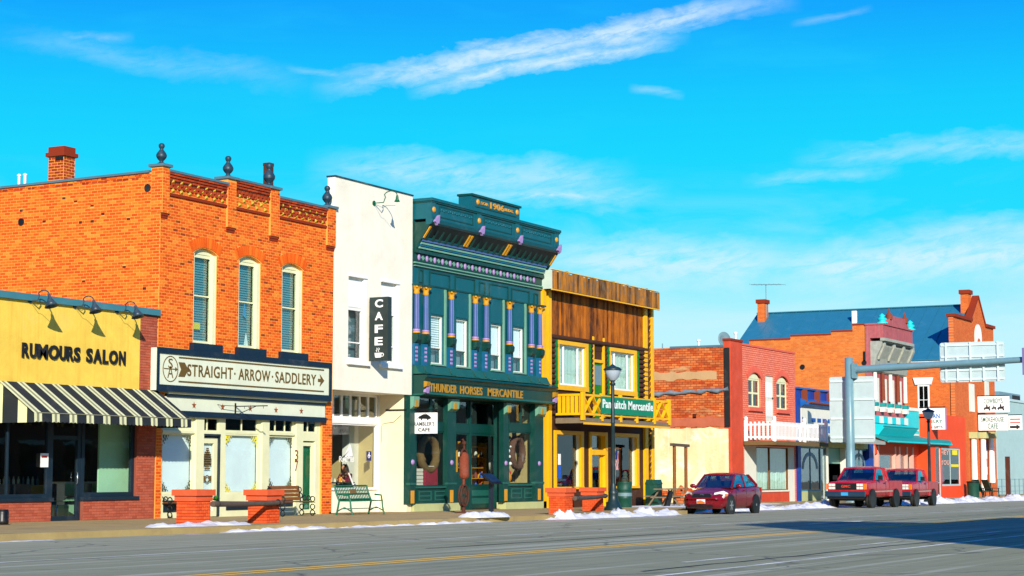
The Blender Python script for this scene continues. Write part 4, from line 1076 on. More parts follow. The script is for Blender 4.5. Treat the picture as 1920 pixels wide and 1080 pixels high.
# arched sash windows with slatted blinds
for i, (a, b, _, _) in enumerate(wins):
 zs = zw1 - ARC - .02; zm = zw0 + (zw1 - zw0) * 0.505; yf = 0.15
 wn = window(sad, a, b, zw0, zs, yf, 'cream_trim', 0.10, [], [zm], 0.09, 'glass', 'blind_slat', slats=0.075)
 w = (b - a) / 2; A2 = ARC; R = (w * w + A2 * A2) / (2 * A2); c = (a + b) / 2; zc = zw1 - .004 - R; tm = math.asin(w / R)
 MB().prism([(a, zs)] + [(c + R * math.sin(-tm + 2 * tm * k / 10), max(zs + .001, zc + R * math.cos(-tm + 2 * tm * k / 10))) for k in range(11)] + [(b, zs)], 'y', yf - .02, yf + .09).build('arched_head', M['cream_trim'], wn)
 MB().box(b - .16, b - .001, 0.02, yf - .001, zw0 + .005, zs).build('brick_mould', M['cream_trim'], wn)
 MB().box(a + .001, a + .05, 0.02, yf - .001, zw0 + .005, zs).build('brick_mould', M['cream_trim'], wn)
 MB().box(a + .05, b - .16, 0.10, yf - .001, zw0 + .005, zw0 + .10).build('sash_foot', M['cream_trim'], wn)
 MB().box(a - .16, b + .16, -0.16, 0.06, zw0 - .22, zw0 + .004).build('sill', M['navy_paint'], wn)
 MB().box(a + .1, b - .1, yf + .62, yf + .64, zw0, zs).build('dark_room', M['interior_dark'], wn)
 if i == 1:
  MB().prism([(c - .06, zw0 + 1.05), (c + .12, zw0 + .95), (c + .04, zw0 + 1.5)], 'y', yf + .055, yf + .06).build('paper_ornament', M['plate_blue'], wn)
  MB().prism([(c + .1, zw0 + .12), (c + .3, zw0 + .12), (c + .2, zw0 + .5)], 'y', yf + .1, yf + .12).build('paper', M['blind_white'], wn)
 if i == 0: MB().box(c - .25, c + .05, yf + .055, yf + .06, zw0 + .45, zw0 + .65).build('yellow_card', M['yellow_thing'], wn)
# ---- name board
BY = -0.22
sx0, sx1 = PX(295, 690, BY), PX(622.5, 718, BY)
sz1 = PZ(460, 665.5, BY); sz0 = PZ(460, 742.6, BY)
sg = thing('name_board', 'long cream name board in a navy frame over the saddle shop', 'sign', (sx0, 0, sz0))
MB().box(sx0 + .10, sx1 - .10, BY + .04, 0.0, sz0 + .14, sz1 - .14).build('panel', M['cream_sign'], sg)
fr = MB(); fr.box(sx0, sx1, BY, -.001, sz1 - .17, sz1); fr.box(sx0, sx1, BY, -.001, sz0, sz0 + .19)
fr.box(sx0, sx0 + .11, BY, -.001, sz0 + .19, sz1 - .17); fr.box(sx1 - .13, sx1, BY, -.001, sz0 + .19, sz1 - .17); fr.build('frame', M['navy_paint'], sg)
MB().box(sx0 - .03, sx0 - .002, BY + .02, -.001, sz0 + .02, sz1 - .02).build('frame_edge', M['cream_sign'], sg)
FY = BY + .038
hgt = sz1 - sz0
tz0 = sz0 + hgt * 0.385; tz1 = sz0 + hgt * 0.665
for wd, a, b in (('STRAIGHT', 351, 436.5), ('ARROW', 447, 506.5), ('SADDLERY', 516, 592.5)):
 xa_, xb_ = PX(a, 700, FY), PX(b, 705, FY); say(sg, wd, (xa_, FY, tz0), UX, NF, xb_ - xa_, tz1 - tz0, 'bronze_letter', .012, .012)
for d_ in (440, 510.6): MB().lathe([(.035, -.012), (.035, 0)], (PX(d_, 706, FY), FY, (tz0 + tz1) / 2), 8, axis='y').build('dot', M['bronze_letter'], sg)
for zz in (sz0 + hgt * .80, sz0 + hgt * .245):
 MB().box(PX(335, 690, FY), PX(607, 712, FY), FY - .012, FY, zz - .022, zz + .022).build('line', M['bronze_letter'], sg)
zm = (tz0 + tz1) / 2; xt = PX(334.5, 694, FY); xh = PX(607.5, 715, FY)
MB().prism([(xt, zm + .21), (xt + .28, zm + .21), (xt + .42, zm + .05), (xt + .5, zm + .05), (xt + .5, zm - .05), (xt + .42, zm - .05), (xt + .28, zm - .21), (xt, zm - .21), (xt + .12, zm)], 'y', FY - .012, FY).build('arrow_fletching', M['bronze_letter'], sg)
MB().prism([(xh - .36, zm + .05), (xh - .2, zm + .05), (xh - .26, zm + .2), (xh, zm), (xh - .26, zm - .2), (xh - .2, zm - .05), (xh - .36, zm - .05)], 'y', FY - .012, FY).build('arrow_head', M['bronze_letter'], sg)
cxm, czm = onY(319.4, 691.6, FY)
em = MB().torus((cxm, FY - .004, czm), .35, .014, 'y', 26, 6, sx=0.98, sz=1.05)
text_on(em, 'S', (cxm - .10, FY, czm + .02), (1, 0, 0), (0, -1, 0), .2, .28, .012, .0)
text_on(em, 'A', (cxm - .13, FY, czm - .26), (1, 0, 0), (0, -1, 0), .26, .34, .012, -.01)
em.box(cxm - .3, cxm + .3, FY - .012, FY, czm - .012, czm + .012); em.prism([(cxm + .22, czm + .06), (cxm + .33, czm), (cxm + .22, czm - .06)], 'y', FY - .014, FY)
em.build('emblem', M['bronze_letter'], sg)
# ---- shop front below the board
fx0, fx1 = PX(308, 760), PX(607, 770)
fz1 = PZ(460, 747); fz0 = PZ(460, 776)
MB().box(fx0, fx1, -0.14, 0.0, fz1, fz1 + .10).build('cornice', M['cream_trim'], sad)
MB().box(fx0 + .02, fx1 - .02, -0.10, 0.0, fz1 - .08, fz1 - .001).build('cornice_dark_mould', M['navy_paint'], sad)  # dark navy band under the cream cornice
MB().box(fx0, fx1, -0.05, 0.2, fz0, fz1 - .081).build('star_frieze', M['cream_sign'], sad)
MB().box(fx0 - .05, fx1, -0.12, 0.2, fz0 - .17, fz0 - .001).build('lower_mould', M['navy_paint'], sad)
for (zx, zy) in ((447, 640), (733, 658), (1010, 672), (1267, 688), (1520, 698)):
 s_ = MB(); x_, z_ = onY(280 + zx / 5.333, 640 + zy / 5.333, -.05); star(s_, x_, z_, -.052, .12); s_.build('star', M['star_rust'], sad)
bxk, bzk = onY(441, 762, -.05)
bk = thing('sign_bracket', 'empty black iron sign bracket over the saddle shop door', 'bracket', (bxk, -.05, bzk))
MB().bar((bxk, -.05, bzk), (bxk, -1.25, bzk), .03).build('arm', M['iron'], bk)
MB().tube([(bxk, -.05, bzk - .28), (bxk, -.45, bzk - .14), (bxk, -.85, bzk)], .012, 6).build('brace', M['iron'], bk)
MB().box(bxk - .03, bxk + .03, -.07, -.05, bzk - .32, bzk + .1).build('wall_plate', M['iron'], bk)
MB().tube([(bxk - .9, -.06, bzk + .03), (bxk - .9, -.2, bzk + .0), (bxk, -.3, bzk)], .01, 6).build('stay', M['iron'], bk)
MB().tube([(bxk, -1.1, bzk), (bxk, -1.1, bzk - .08)], .008, 5).tube([(bxk, -.4, bzk), (bxk, -.4, bzk - .08)], .008, 5).build('hook', M['iron'], bk)
SY = 0.08
zh = fz0 - .17
zbot = sw(47) + .02
shp = []
def V(xa, xb, ya, yb): return RC(xa, xb, ya, yb, SY)
def shopwin(xa, xb, ya, yb, back, name='window', glass='glass_clear', fm='cream_trim', mull=(), fw=0.05, **k):
 a, b, c, d = V(xa, xb, ya, yb); return window(sad, a, b, c, d, SY, fm, fw, [PX(q, (ya + yb) / 2, SY) for q in mull], [], 0.06, glass, back, name=name, **k)
lw = shopwin(302, 361, 812, 925, 'blind_white'); cw = shopwin(421, 484.5, 814, 925, 'blind_white'); rw = shopwin(502, 550, 817, 916, 'blind_white')
# transom lights
for (xa, xb, mu) in ((377, 410, (389,)), (421, 483, (453.7,)), (502, 549.5, (516.5, 534.5)), (564.5, 593, (577.5,))):
 ym = 797 + (xa - 440) * .012
 t_ = shopwin(xa, xb, ym - 13.5, ym + 13.5, None, 'transom_light', 'glass_dark', mull=mu)
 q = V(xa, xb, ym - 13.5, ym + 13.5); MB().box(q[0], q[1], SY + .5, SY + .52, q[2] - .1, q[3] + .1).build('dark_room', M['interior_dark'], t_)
# solid parts of the timber front: posts and rails that fill between the glazing
a0, a1 = PX(303, 880), PX(603, 880)
hl = [V(302, 361, 812, 925), V(421, 484.5, 814, 925), V(502, 550, 817, 916)] + [V(xa, xb, 797 + (xa - 440) * .012 - 13.5, 797 + (xa - 440) * .012 + 13.5) for xa, xb in ((377, 410), (421, 483), (502, 549.5), (564.5, 593))]
d1 = V(377, 412, 818, 962); d2 = V(564, 594, 827, 960)
hl += [(d1[0], d1[1], zbot - .5, d1[3]), (d2[0], d2[1], zbot - .5, d2[3])]
wall(sad, 'cream_trim', a0, a1, ZB, zh, SY - .012, 0.05, hl, name='timber_front')
for xp_ in (369.5, 493, 557): xx = PX(xp_, 870, SY); MB().box(xx - .19, xx + .19, SY - .10, SY - .013, ZB, zh).build('post', M['cream_trim'], sad)
for (xa, xb, ya, yb) in ((305, 352, 938, 960), (423, 482, 941, 956), (504, 548, 934, 950)):
 q = V(xa, xb, ya, yb); MB().box(q[0], q[1], SY - .03, SY - .0125, q[2], q[3]).build('kick_panel', M['navy_frame'], sad)
for (xa, xb, y_) in ((302, 362, 810), (500, 551, 814)):
 q = V(xa, xb, y_ - 3, y_ + 2); MB().box(q[0], q[1], SY - .07, SY - .013, q[2], q[3]).build('rail', M['cream_trim'], sad)
# doors: cream frame with glass, one lettered, one green
do = window(sad, d1[0] + .05, d1[1] - .03, zbot, d1[3] - .04, SY + .08, 'cream_trim', 0.17, [], [], 0.06, 'glass_clear', 'blind_white', name='door')
MB().box(d1[1] - .03, d1[1], SY - .012, SY + .2, zbot, d1[3]).build('door_jamb', M['navy_frame'], sad)  # coloured navy to paint in the shadow gap beside the door
MB().box(d1[0], d1[1], SY - .02, SY + .04, d1[3], d1[3] + .07).build('door_head', M['navy_frame'], sad)
xm = (d1[0] + d1[1]) / 2 - .02; YG = SY + .108
dk = MB()
for k, (zz, ww, hh) in enumerate(((1.95, .16, .10), (1.82, .34, .12), (1.68, .40, .12), (1.54, .40, .12), (1.41, .28, .09), (.72, .36, .05), (.64, .26, .04), (.36, .22, .09))):
 dk.box(xm - ww / 2, xm + ww / 2, YG - .003, YG, zbot + zz, zbot + zz + hh * .45); dk.box(xm - ww * .42, xm + ww * .38, YG - .003, YG, zbot + zz + hh * .55, zbot + zz + hh * .95)
for k in range(7): dk.box(xm - .18 + k * .055, xm - .15 + k * .055, YG - .003, YG, zbot + 1.52, zbot + 1.95 - abs(k - 3) * .05)
dk.prism([(xm - .21, zbot + 1.05), (xm - .21, zbot + 1.22), (xm - .08, zbot + 1.2), (xm - .08, zbot + 1.06)], 'y', YG - .003, YG); dk.prism([(xm + .21, zbot + 1.05), (xm + .21, zbot + 1.22), (xm + .08, zbot + 1.2), (xm + .08, zbot + 1.06)], 'y', YG - .003, YG)
dk.torus((xm, YG, zbot + 1.12), .10, .018, 'y', 16, 5)
dk.build('door_lettering', M['bronze_letter'], do, kind='stuff')
dg = window(sad, d2[0] + .03, d2[1] - .12, zbot, d2[3] - .04, SY + .06, 'cream_trim', 0.12, [], [], 0.06, 'glass', 'green_glass_blind', name='door')
MB().box(d2[1] - .12, d2[1], SY - .012, SY + .2, zbot, d2[3]).build('door_jamb', M['cream_trim'], sad)
for ch_, yy in (('3', 854), ('7', 874)): x_, z_ = onY(555.5, yy, SY - .10); say(sad, ch_, (x_ - .09, SY - .102, z_ - .16), UX, NF, .18, .34, 'star_rust', .01)
# corner ornaments printed on the window glass
def ornament(win, x0, x1, z0, z1, m, s=.22, which=(0, 1, 2, 3)):
 mb = MB()
 for k, (cx_, cz_, sx_, sz_) in enumerate(((x0, z1, 1, -1), (x1, z1, -1, -1), (x0, z0, 1, 1), (x1, z0, -1, 1))):
  if k not in which: continue
  for (du, dv, r_) in ((.06, .06, .075), (.19, .05, .055), (.05, .19, .055), (.15, .14, .05), (.30, .03, .03), (.03, .30, .03), (.24, .12, .03), (.11, .25, .03)):
   P = [(cx_ + sx_ * (du + r_ * (1.25 if q % 2 else .6) * math.cos(q * math.pi / 4)), cz_ + sz_ * (dv + r_ * (1.25 if q % 2 else .6) * math.sin(q * math.pi / 4))) for q in range(8)]
   P = [(min(max(x, x0), x1), min(max(z, z0), z1)) for x, z in P]
   mb.add([(x, SY + .024, z) for x, z in P], [tuple(range(8))])
 mb.build('glass_ornament', M[m], win)
C('ornament_bronze', 92, 92, 62, 0.5)
for wn_, (xa, xb, ya, yb), m_ in ((lw, (302, 361, 812, 925), 'ornament_bronze'), (cw, (421, 484.5, 814, 925), 'yellow_thing'), (rw, (502, 550, 817, 916), 'ornament_bronze')):
 q = V(xa, xb, ya, yb); ornament(wn_, q[0] + .05, q[1] - .05, q[2] + .05, q[3] - .05, m_)
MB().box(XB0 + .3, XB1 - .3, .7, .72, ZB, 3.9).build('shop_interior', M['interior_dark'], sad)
# ================================================================ WHITE CAFE
XW0, XW1 = 52.0, 57.05
caf = thing('white_building', 'tall narrow white stucco cafe building with two upper windows', 'building', (XW0, 0, sw(54)))
ZW = sw(54) - .3; ZWT = PZ(690, 347); ZU = PZ(700, 735)
u1 = RC(652, 686, 521, 671); u2 = RC(713, 747, 530, 687)
uz0, uz1 = (u1[2] + u2[2]) / 2, (u1[3] + u2[3]) / 2
wall(caf, 'white_stucco', XW0, XW1, ZU, ZWT, -0.02, 0.30, [(u1[0], u1[1], uz0, uz1), (u2[0], u2[1], uz0, uz1)], name='upper_wall')
for u_ in (XW0, XW1 - .3): box('side_wall', M['white_stucco'], caf, u_, u_ + .3, .281, 14, ZU + 3, 9.0)
MB().box(XW0 - .03, XW1 + .02, -.05, .32, ZWT, ZWT + .05).build('coping', M['finial_paint'], caf)
MB().box(XW0 + .3, XW1 - .3, .3, 14, 8.8, 8.9).build('roof', M['roof_tar'], caf)
for (a, b) in ((u1[0], u1[1]), (u2[0], u2[1])):
 zmid = uz0 + (uz1 - uz0) * .64
 wn = window(caf, a, b, uz0, zmid, 0.12, 'white_paint', 0.10, [], [uz0 + (zmid - uz0) * .34], 0.08, 'glass', None)
 MB().box(a, b, 0.10, 0.16, zmid + .001, uz1).build('blank_panel', M['white_paint'], wn)
 MB().box(b - .12, b, -.01, .098, uz0, uz1).build('reveal_board', M['white_paint'], wn)
 MB().box(a - .12, b + .12, -.14, -.021, uz0 - .16, uz0).build('sill', M['white_paint'], wn)
 MB().box(a - .02, b + .02, -.06, -.021, uz1, uz1 + .10).build('head', M['white_paint'], wn)
 MB().box(a, b, .45, .47, uz0, zmid).build('dark_room', M['dish_grey'], wn)
 sm = MB(); text_on(sm, 'CAFE', (a + .25, .14, uz0 + 1.0), (1, 0, 0), (0, -1, 0), .4, .2, .004, 0) if a == u1[0] else sm.box(a + .2, a + .5, .136, .14, uz0 + .9, uz0 + 1.1)
 sm.build('window_card', M['dish_grey'], wn)
# recessed shop front
RY = 1.10
ZS = sw(54) + .01
sof = MB().box(XW0, XW1 - .001, -.02, RY + .1, ZU - .01, ZU - .001).box(XW0, XW1, .28, 6, ZU, ZU + .2); sof.build('soffit', M['white_stucco'], caf)
MB().box(XW1 - .30, XW1, -.015, RY + .2, ZW, ZU - .011).build('jamb', M['peach_stucco'], caf)
q = RC(614, 709, 737, 786, RY)
zt0, zt1 = q[2], ZU - .012
fx0_, fx1_ = XW0 + .02, PX(707, 850, RY)
mulls = [PX(v, 760, RY) for v in (625, 641.5, 658, 675, 691)]
window(caf, fx0_, fx1_, zt0, zt1, RY, 'white_paint', 0.09, mulls, [], 0.08, 'glass', name='transom_light', bar=0.11)
zk = PZ(660, 917, RY)
wmain = window(caf, fx0_, fx1_ - .05, zk, zt0 - .16, RY, 'white_paint', 0.05, [], [], 0.08, 'glass_clear', name='shop_window')
MB().box(fx0_, fx1_ + .02, RY - .04, RY + .1, zt0 - .159, zt0 - .001).build('transom_bar', M['white_paint'], caf)
MB().box(fx1_ - .049, fx1_ + .10, RY - .03, RY + .12, ZW, zt0 - .16).build('corner_post', M['white_paint'], caf)
MB().box(fx1_ + .10, XW1 - .301, RY + .02, RY + .10, ZW, ZU - .012).build('return_panel', M['white_paint'], caf)
MB().box(fx0_, fx1_ - .05, RY - .02, RY + .12, ZW, zk - .03).build('stall_riser', M['white_stucco'], caf)
MB().box(fx0_, fx1_ - .05, RY - .08, RY + .12, zk - .029, zk - .001).build('sill', M['white_paint'], caf)
shell(caf, XW0 + .02, XW1 - .3, RY + .13, 7.0, ZS, 4.2, 'interior_warm', 'room', 'interior', 'interior_dark')
MB().box(PX(655, 860, 2.0), PX(672, 860, 2.0), 2.0, 2.3, ZS, 4.1).build('inner_pillar', M['old_white'], caf)
for px_ in (684, 689): MB().box(PX(px_, 860, 3.2), PX(px_ + 10, 860, 3.2), 3.2, 3.25, ZS + .9 + (px_ - 684) * .15, ZS + 1.5 + (px_ - 684) * .15).build('framed_picture', M['brown_wood'], caf)
for px_ in (627, 648): x_, z_ = onY(px_, 802, 2.2); MB().tube([(x_, 2.2, 4.2), (x_, 2.2, z_ + .1)], .006, 5).sphere((x_, 2.2, z_), .05).build('pendant', M['vent_white'], caf)
# lettering on the glass
wl = MB(); yg = RY + .038
x_, z_ = onY(636, 866, yg); text_on(wl, 'RAMB', (x_, yg, z_), (1, 0, 0), (0, -1, 0), .95, .20, .003, .01)
xm_, zm_ = onY(656, 846, yg); wl.prism([(xm_ - .55, zm_ - .25), (xm_ - .45, zm_ - .25), (xm_, zm_ + .25), (xm_ + .1, zm_ + .1), (xm_ + .2, zm_ - .2), (xm_ - .25, zm_ - .2)], 'y', yg - .003, yg)
wl.prism([(xm_ - .1, zm_ - .75), (xm_ - .02, zm_ - .75), (xm_ + .35, zm_ - 1.25), (xm_ + .25, zm_ - 1.25)], 'y', yg - .003, yg)
wl.build('glass_lettering', M['sign_white'], wmain)
q = RC(690.5, 699.5, 846, 864, RY - .05)
acc = thing('access_sign', 'small navy access sign on the cafe window', 'sign', (q[0], RY, q[2]))
MB().box(q[0], q[1], RY + .020, RY + .026, q[2], q[3]).build('plate', M['flag_blue'], acc)
s_ = MB().torus(((q[0] + q[1]) / 2 - .01, RY + .018, q[2] + .16), .06, .012, 'y', 14, 5); s_.bar(((q[0] + q[1]) / 2, RY + .018, q[2] + .16), ((q[0] + q[1]) / 2, RY + .018, q[2] + .3), .025); s_.bar(((q[0] + q[1]) / 2, RY + .018, q[2] + .2), ((q[0] + q[1]) / 2 + .09, RY + .018, q[2] + .18), .02); s_.build('symbol', M['sign_white'], acc)
# blade sign
bx_, _ = onY(689, 615, -.02)
by0, by1 = -.10, -.84
bz1 = onX(710, 557, bx_)[1]; bz0 = onX(710, 676, bx_)[1]
bl_ = thing('blade_sign', 'dark vertical blade sign with white letters and coffee cup', 'sign', (bx_, 0, bz0))
MB().box(bx_ - .0, bx_ + .24, by1, by0, bz0, bz1).build('case', M['cafe_green'], bl_)
hh = bz1 - bz0
for ch_, f_ in (('C', .90), ('A', .70), ('F', .50), ('E', .305)): say(bl_, ch_, (bx_ - .001, by0 - .22, bz0 + hh * (f_ - .065)), UY, NX, .32, .28, 'sign_white', .012, .03)
cu = MB(); yc_, zc_ = by0 - .36, bz0 + hh * .075
cu.prism([(yc_ + .14, zc_ + .1), (yc_ + .11, zc_ - .06), (yc_ - .11, zc_ - .06), (yc_ - .14, zc_ + .1)], 'x', bx_ - .012, bx_ - .001)
cu.torus((bx_ - .006, yc_ - .16, zc_ + .03), .055, .014, 'x', 14, 5)
for dy in (.05, -.03): cu.tube([(bx_ - .006, yc_ + dy, zc_ + .13), (bx_ - .006, yc_ + dy + .03, zc_ + .18), (bx_ - .006, yc_ + dy - .02, zc_ + .23), (bx_ - .006, yc_ + dy + .01, zc_ + .27)], .012, 5)
cu.build('coffee_cup', M['sign_white'], bl_)
for f_ in (.35, .7, .93): MB().bar((bx_ + .12, -.02, bz0 + hh * f_), (bx_ + .12, by0, bz0 + hh * f_), .03).build('bracket', M['iron'], bl_)
x_, z_ = onY(700.7, 381, -.02)
C('lamp_green', 0, 96, 60, .45)
gooseneck('gooseneck_lamp', 'thin green gooseneck lamp high on the white cafe wall', x_, z_, -.02, 0.95, 0.38, 'lamp_green', 0.10, 0.22, 0.0, plate_r=.09)
# hanging cafe sign on an iron arm fixed to the jamb
hx = XW1 - .02 + .06
zr = onX(822, 768, hx)[1]
ya, yb = .85, onX(823, 768, hx)[0]
hs_ = thing('hanging_sign', 'white hanging cafe sign with bison, on a black iron arm', 'sign', (hx, 0, zr))
MB().bar((XW1 - .32, ya, zr), (XW1 - .32, -.0, zr), .05).bar((XW1 - .32, 0.02, zr), (hx, -.06, zr), .05).bar((hx, -.05, zr), (hx, yb - .05, zr), .05).build('arm', M['iron'], hs_)
sy0, sy1 = onX(772, 790, hx)[0], onX(820, 790, hx)[0]
hz1 = zr - .10; hz0 = onX(796, 813, hx)[1]
MB().box(hx - .02, hx + .02, sy1, sy0, hz0, hz1).build('board', M['sign_white'], hs_)
for yy in (sy0 - .12, sy1 + .12): MB().tube([(hx, yy, hz1), (hx, yy, zr)], .008, 5).build('link', M['iron'], hs_)
hw = sy0 - sy1; ht = hz1 - hz0
say(hs_, "RAMBLER'S", (hx - .021, sy0 - hw * .10, hz0 + ht * .37), UY, NX, hw * .80, ht * .19, 'sign_black', .006, .012)
say(hs_, 'CAFE', (hx - .021, sy0 - hw * .27, hz0 + ht * .10), UY, NX, hw * .46, ht * .18, 'sign_black', .006, .02)
bz = MB(); by_, bzz = (sy0 + sy1) / 2 - .02, hz0 + ht * .76
BS = [(-.22, .02), (-.18, .07), (-.1, .09), (-.02, .13), (.06, .14), (.12, .09), (.17, .07), (.22, .0), (.2, -.06), (.15, -.05), (.12, -.1), (.09, -.1), (.08, -.05), (-.08, -.04), (-.1, -.1), (-.13, -.1), (-.14, -.04), (-.2, -.04)]
bz.prism([(by_ - u * 1.15, bzz + w * .9) for u, w in BS], 'x', hx - .026, hx - .02)
bz.tube([(hx - .024, sy0 - hw * .2, bzz - .06), (hx - .024, sy0 - hw * .35, bzz + .06), (hx - .024, by_ - .02, bzz + .15), (hx - .024, sy1 + hw * .3, bzz + .06), (hx - .024, sy1 + hw * .2, bzz - .04)], .007, 4)
bz.build('bison_emblem', M['sign_black'], hs_)
jy, jz = onX(715, 830, XW1 - .31)
cb = MB().tube([(XW1 - .31, jy, jz), (XW1 - .31, jy, jz + .6), (XW1 - .31, jy - .1, jz + .68), (XW1 - .31, jy - .5, jz + .72), (XW1 - .31, jy - .8, jz + .95), (XW1 - .1, -.02, zr - .05)], .010, 6)
cb.build('power_cable', M['grey_wood'], None, label='thin power cable looping up the cafe jamb to the hanging sign', cat='cable')
# ---- diner seated at the window: a table, a person bent forward over it
tx_, ty_ = PX(632, 915, 2.1), 2.05
tb_ = thing('cafe_table', 'dark cafe table behind the shop window', 'table', (tx_, ty_, ZS))
MB().box(tx_ - .75, tx_ + .45, ty_ - .4, ty_ + .4, ZS + .98, ZS + 1.02).build('top', M['black_vinyl'], tb_)
MB().lathe([(.25, 0), (.25, .03), (.04, .06), (.04, .98)], (tx_ - .1, ty_, ZS), 10).build('pedestal', M['iron'], tb_)
for k, (dx, mm, hh_) in enumerate(((-.05, 'orange_thing', .2), (.1, 'yellow_thing', .17), (-.22, 'linen', .12), (-.4, 'vent_white', .22))):
 o_ = thing('condiment_bottle' if k < 2 else 'cup', ['orange bottle on the cafe table before the diner', 'yellow bottle on the cafe table before the diner', 'cream cup on the cafe table', 'tall white cup at the left of the cafe table'][k], 'bottle' if k < 2 else 'cup', (tx_ + dx, ty_ - .1 + .05 * k, ZS + 1.02))
 MB().lathe([(.045, 0), (.05, hh_ * .6), (.03, hh_ * .8)], (tx_ + dx, ty_ - .1 + .05 * k, ZS + 1.02), 10).build('vessel', M[mm], o_)
 MB().lathe([(.03, hh_ * .8), (.012, hh_ * 1.1)], (tx_ + dx, ty_ - .1 + .05 * k, ZS + 1.02), 8).build('spout' if k < 2 else 'lid', M[mm], o_)
def skinned(name, m, parent, verts, edges, radii, root=0, sub=2):
 me = bpy.data.meshes.new(name); me.from_pydata(verts, edges, [])
 o = bpy.data.objects.new(name, me); COL.objects.link(o); o.parent = parent
 md = o.modifiers.new('skin', 'SKIN'); md.use_smooth_shade = True
 sv = me.skin_vertices[0].data if me.skin_vertices else None
 if sv is None:
  bm = bmesh.new(); bm.from_mesh(me); bm.verts.layers.skin.verify(); bm.to_mesh(me); bm.free(); sv = me.skin_vertices[0].data
 for i, r in enumerate(radii): sv[i].radius = (r, r) if not isinstance(r, tuple) else r
 for i in range(len(verts)): sv[i].use_root = (i == root)
 ss = o.modifiers.new('subdivision', 'SUBSURF'); ss.levels = sub; ss.render_levels = sub
 me.materials.append(M[m]); return o
def build_person():
 t = thing('person', 'person in a maroon jumper eating at the cafe window', 'person', (tx_ + .62, ty_, ZS))
 # local: facing -x, seated on a high stool (0.72 m)
 H = .72
 V_ = [(0, 0, H + .08), (-.02, 0, H + .28), (-.10, 0, H + .46), (-.17, 0, H + .58), (-.21, 0, H + .66), (-.25, -.0, H + .74), (-.29, 0, H + .82),
          (-.14, -.19, H + .54), (-.26, -.24, H + .34), (-.47, -.14, H + .33), (-.55, -.10, H + .40),
          (-.14, .19, H + .54), (-.26, .24, H + .34), (-.47, .12, H + .33), (-.54, .08, H + .38),
          (-.05, -.10, H + .06), (-.42, -.12, H + .06), (-.40, -.12, .28), (-.50, -.12, .24),
          (-.05, .10, H + .06), (-.42, .12, H + .06), (-.40, .12, .28), (-.50, .12, .24)]
 E_ = [(0, 1), (1, 2), (2, 3), (3, 4), (4, 5), (5, 6), (3, 7), (7, 8), (8, 9), (9, 10), (3, 11), (11, 12), (12, 13), (13, 14), (0, 15), (15, 16), (16, 17), (17, 18), (0, 19), (19, 20), (20, 21), (21, 22)]
 R_ = [.17, .15, .17, .12, .06, .085, .08, .075, .055, .042, .03, .075, .055, .042, .03, .09, .07, .05, .04, .09, .07, .05, .04]
 b = skinned('body', 'skin', t, V_, E_, R_)
 c_v = [V_[i] for i in (0, 1, 2, 3, 7, 8, 9, 11, 12, 13)]; c_e = [(0, 1), (1, 2), (2, 3), (3, 4), (4, 5), (5, 6), (3, 7), (7, 8), (8, 9)]
 skinned('jumper', 'maroon_cloth', t, c_v, c_e, [.20, .175, .195, .135, .095, .075, .058, .095, .075, .058])
 skinned('trousers', 'flag_blue', t, [V_[i] for i in (0, 15, 16, 17, 19, 20, 21)], [(0, 1), (1, 2), (2, 3), (0, 4), (4, 5), (5, 6)], [.19, .11, .085, .068, .11, .085, .068])
 hx_, hz_ = -.27, H + .80
 MB().sphere((hx_ + .025, 0, hz_ + .045), .098, .088, .098, 14, 10).build('hair', M['hair_dark'], t, local=True)
 MB().sphere((hx_ - .015, 0, hz_), .088, .076, .108, 14, 10).build('face', M['skin'], t, local=True)
 MB().prism([(hx_ - .10, hz_ + .02), (hx_ - .125, hz_ - .02), (hx_ - .095, hz_ - .025)], 'y', -.014, .014).build('nose', M['skin'], t, local=True)
 for s_ in (-1, 1):
  MB().sphere((hx_ - .087, s_ * .03, hz_ + .02), .011, seg=8, rings=6).build('eye', M['hair_dark'], t, local=True)
  MB().sphere((hx_ + .01, s_ * .078, hz_), .018, .010, .03, 8, 6).build('ear', M['skin'], t, local=True)
 MB().box(hx_ - .098, hx_ - .085, -.025, .025, hz_ - .058, hz_ - .05).build('mouth', M['sign_red'], t, local=True)
 for s_, (px_, py_, pz_) in ((-1, V_[10]), (1, V_[14])):
  hb = MB(); hb.sphere((px_, py_, pz_ + .01), .042, .035, .03, 10, 7)
  for k in range(4): hb.tube([(px_ - .02, py_ + (k - 1.5) * .017, pz_ + .02), (px_ - .055 - .006 * (k in (1, 2)), py_ + (k - 1.5) * .017, pz_ + .028), (px_ - .07, py_ + (k - 1.5) * .016, pz_ + .0), (px_ - .052, py_ + (k - 1.5) * .015, pz_ - .02)], .0085, 6)
  hb.tube([(px_, py_ - s_ * .02, pz_ + .02), (px_ - .025, py_ - s_ * .05, pz_ + .02), (px_ - .05, py_ - s_ * .045, pz_ + .005)], .0095, 6)
  hb.build('hand', M['skin'], t, local=True)
build_person()
st_ = thing('bar_stool', 'high stool under the diner at the cafe window', 'stool', (tx_ + .66, ty_, ZS))
MB().lathe([(.19, .66), (.2, .68), (.2, .72), (.0, .73)], (tx_ + .66, ty_, ZS), 14).build('seat', M['black_vinyl'], st_)
for k in range(4): a_ = k * math.pi / 2 + .78; MB().bar((tx_ + .66 + .2 * math.cos(a_), ty_ + .2 * math.sin(a_), ZS), (tx_ + .66 + .13 * math.cos(a_), ty_ + .13 * math.sin(a_), ZS + .66), .03).build('leg', M['iron'], st_)
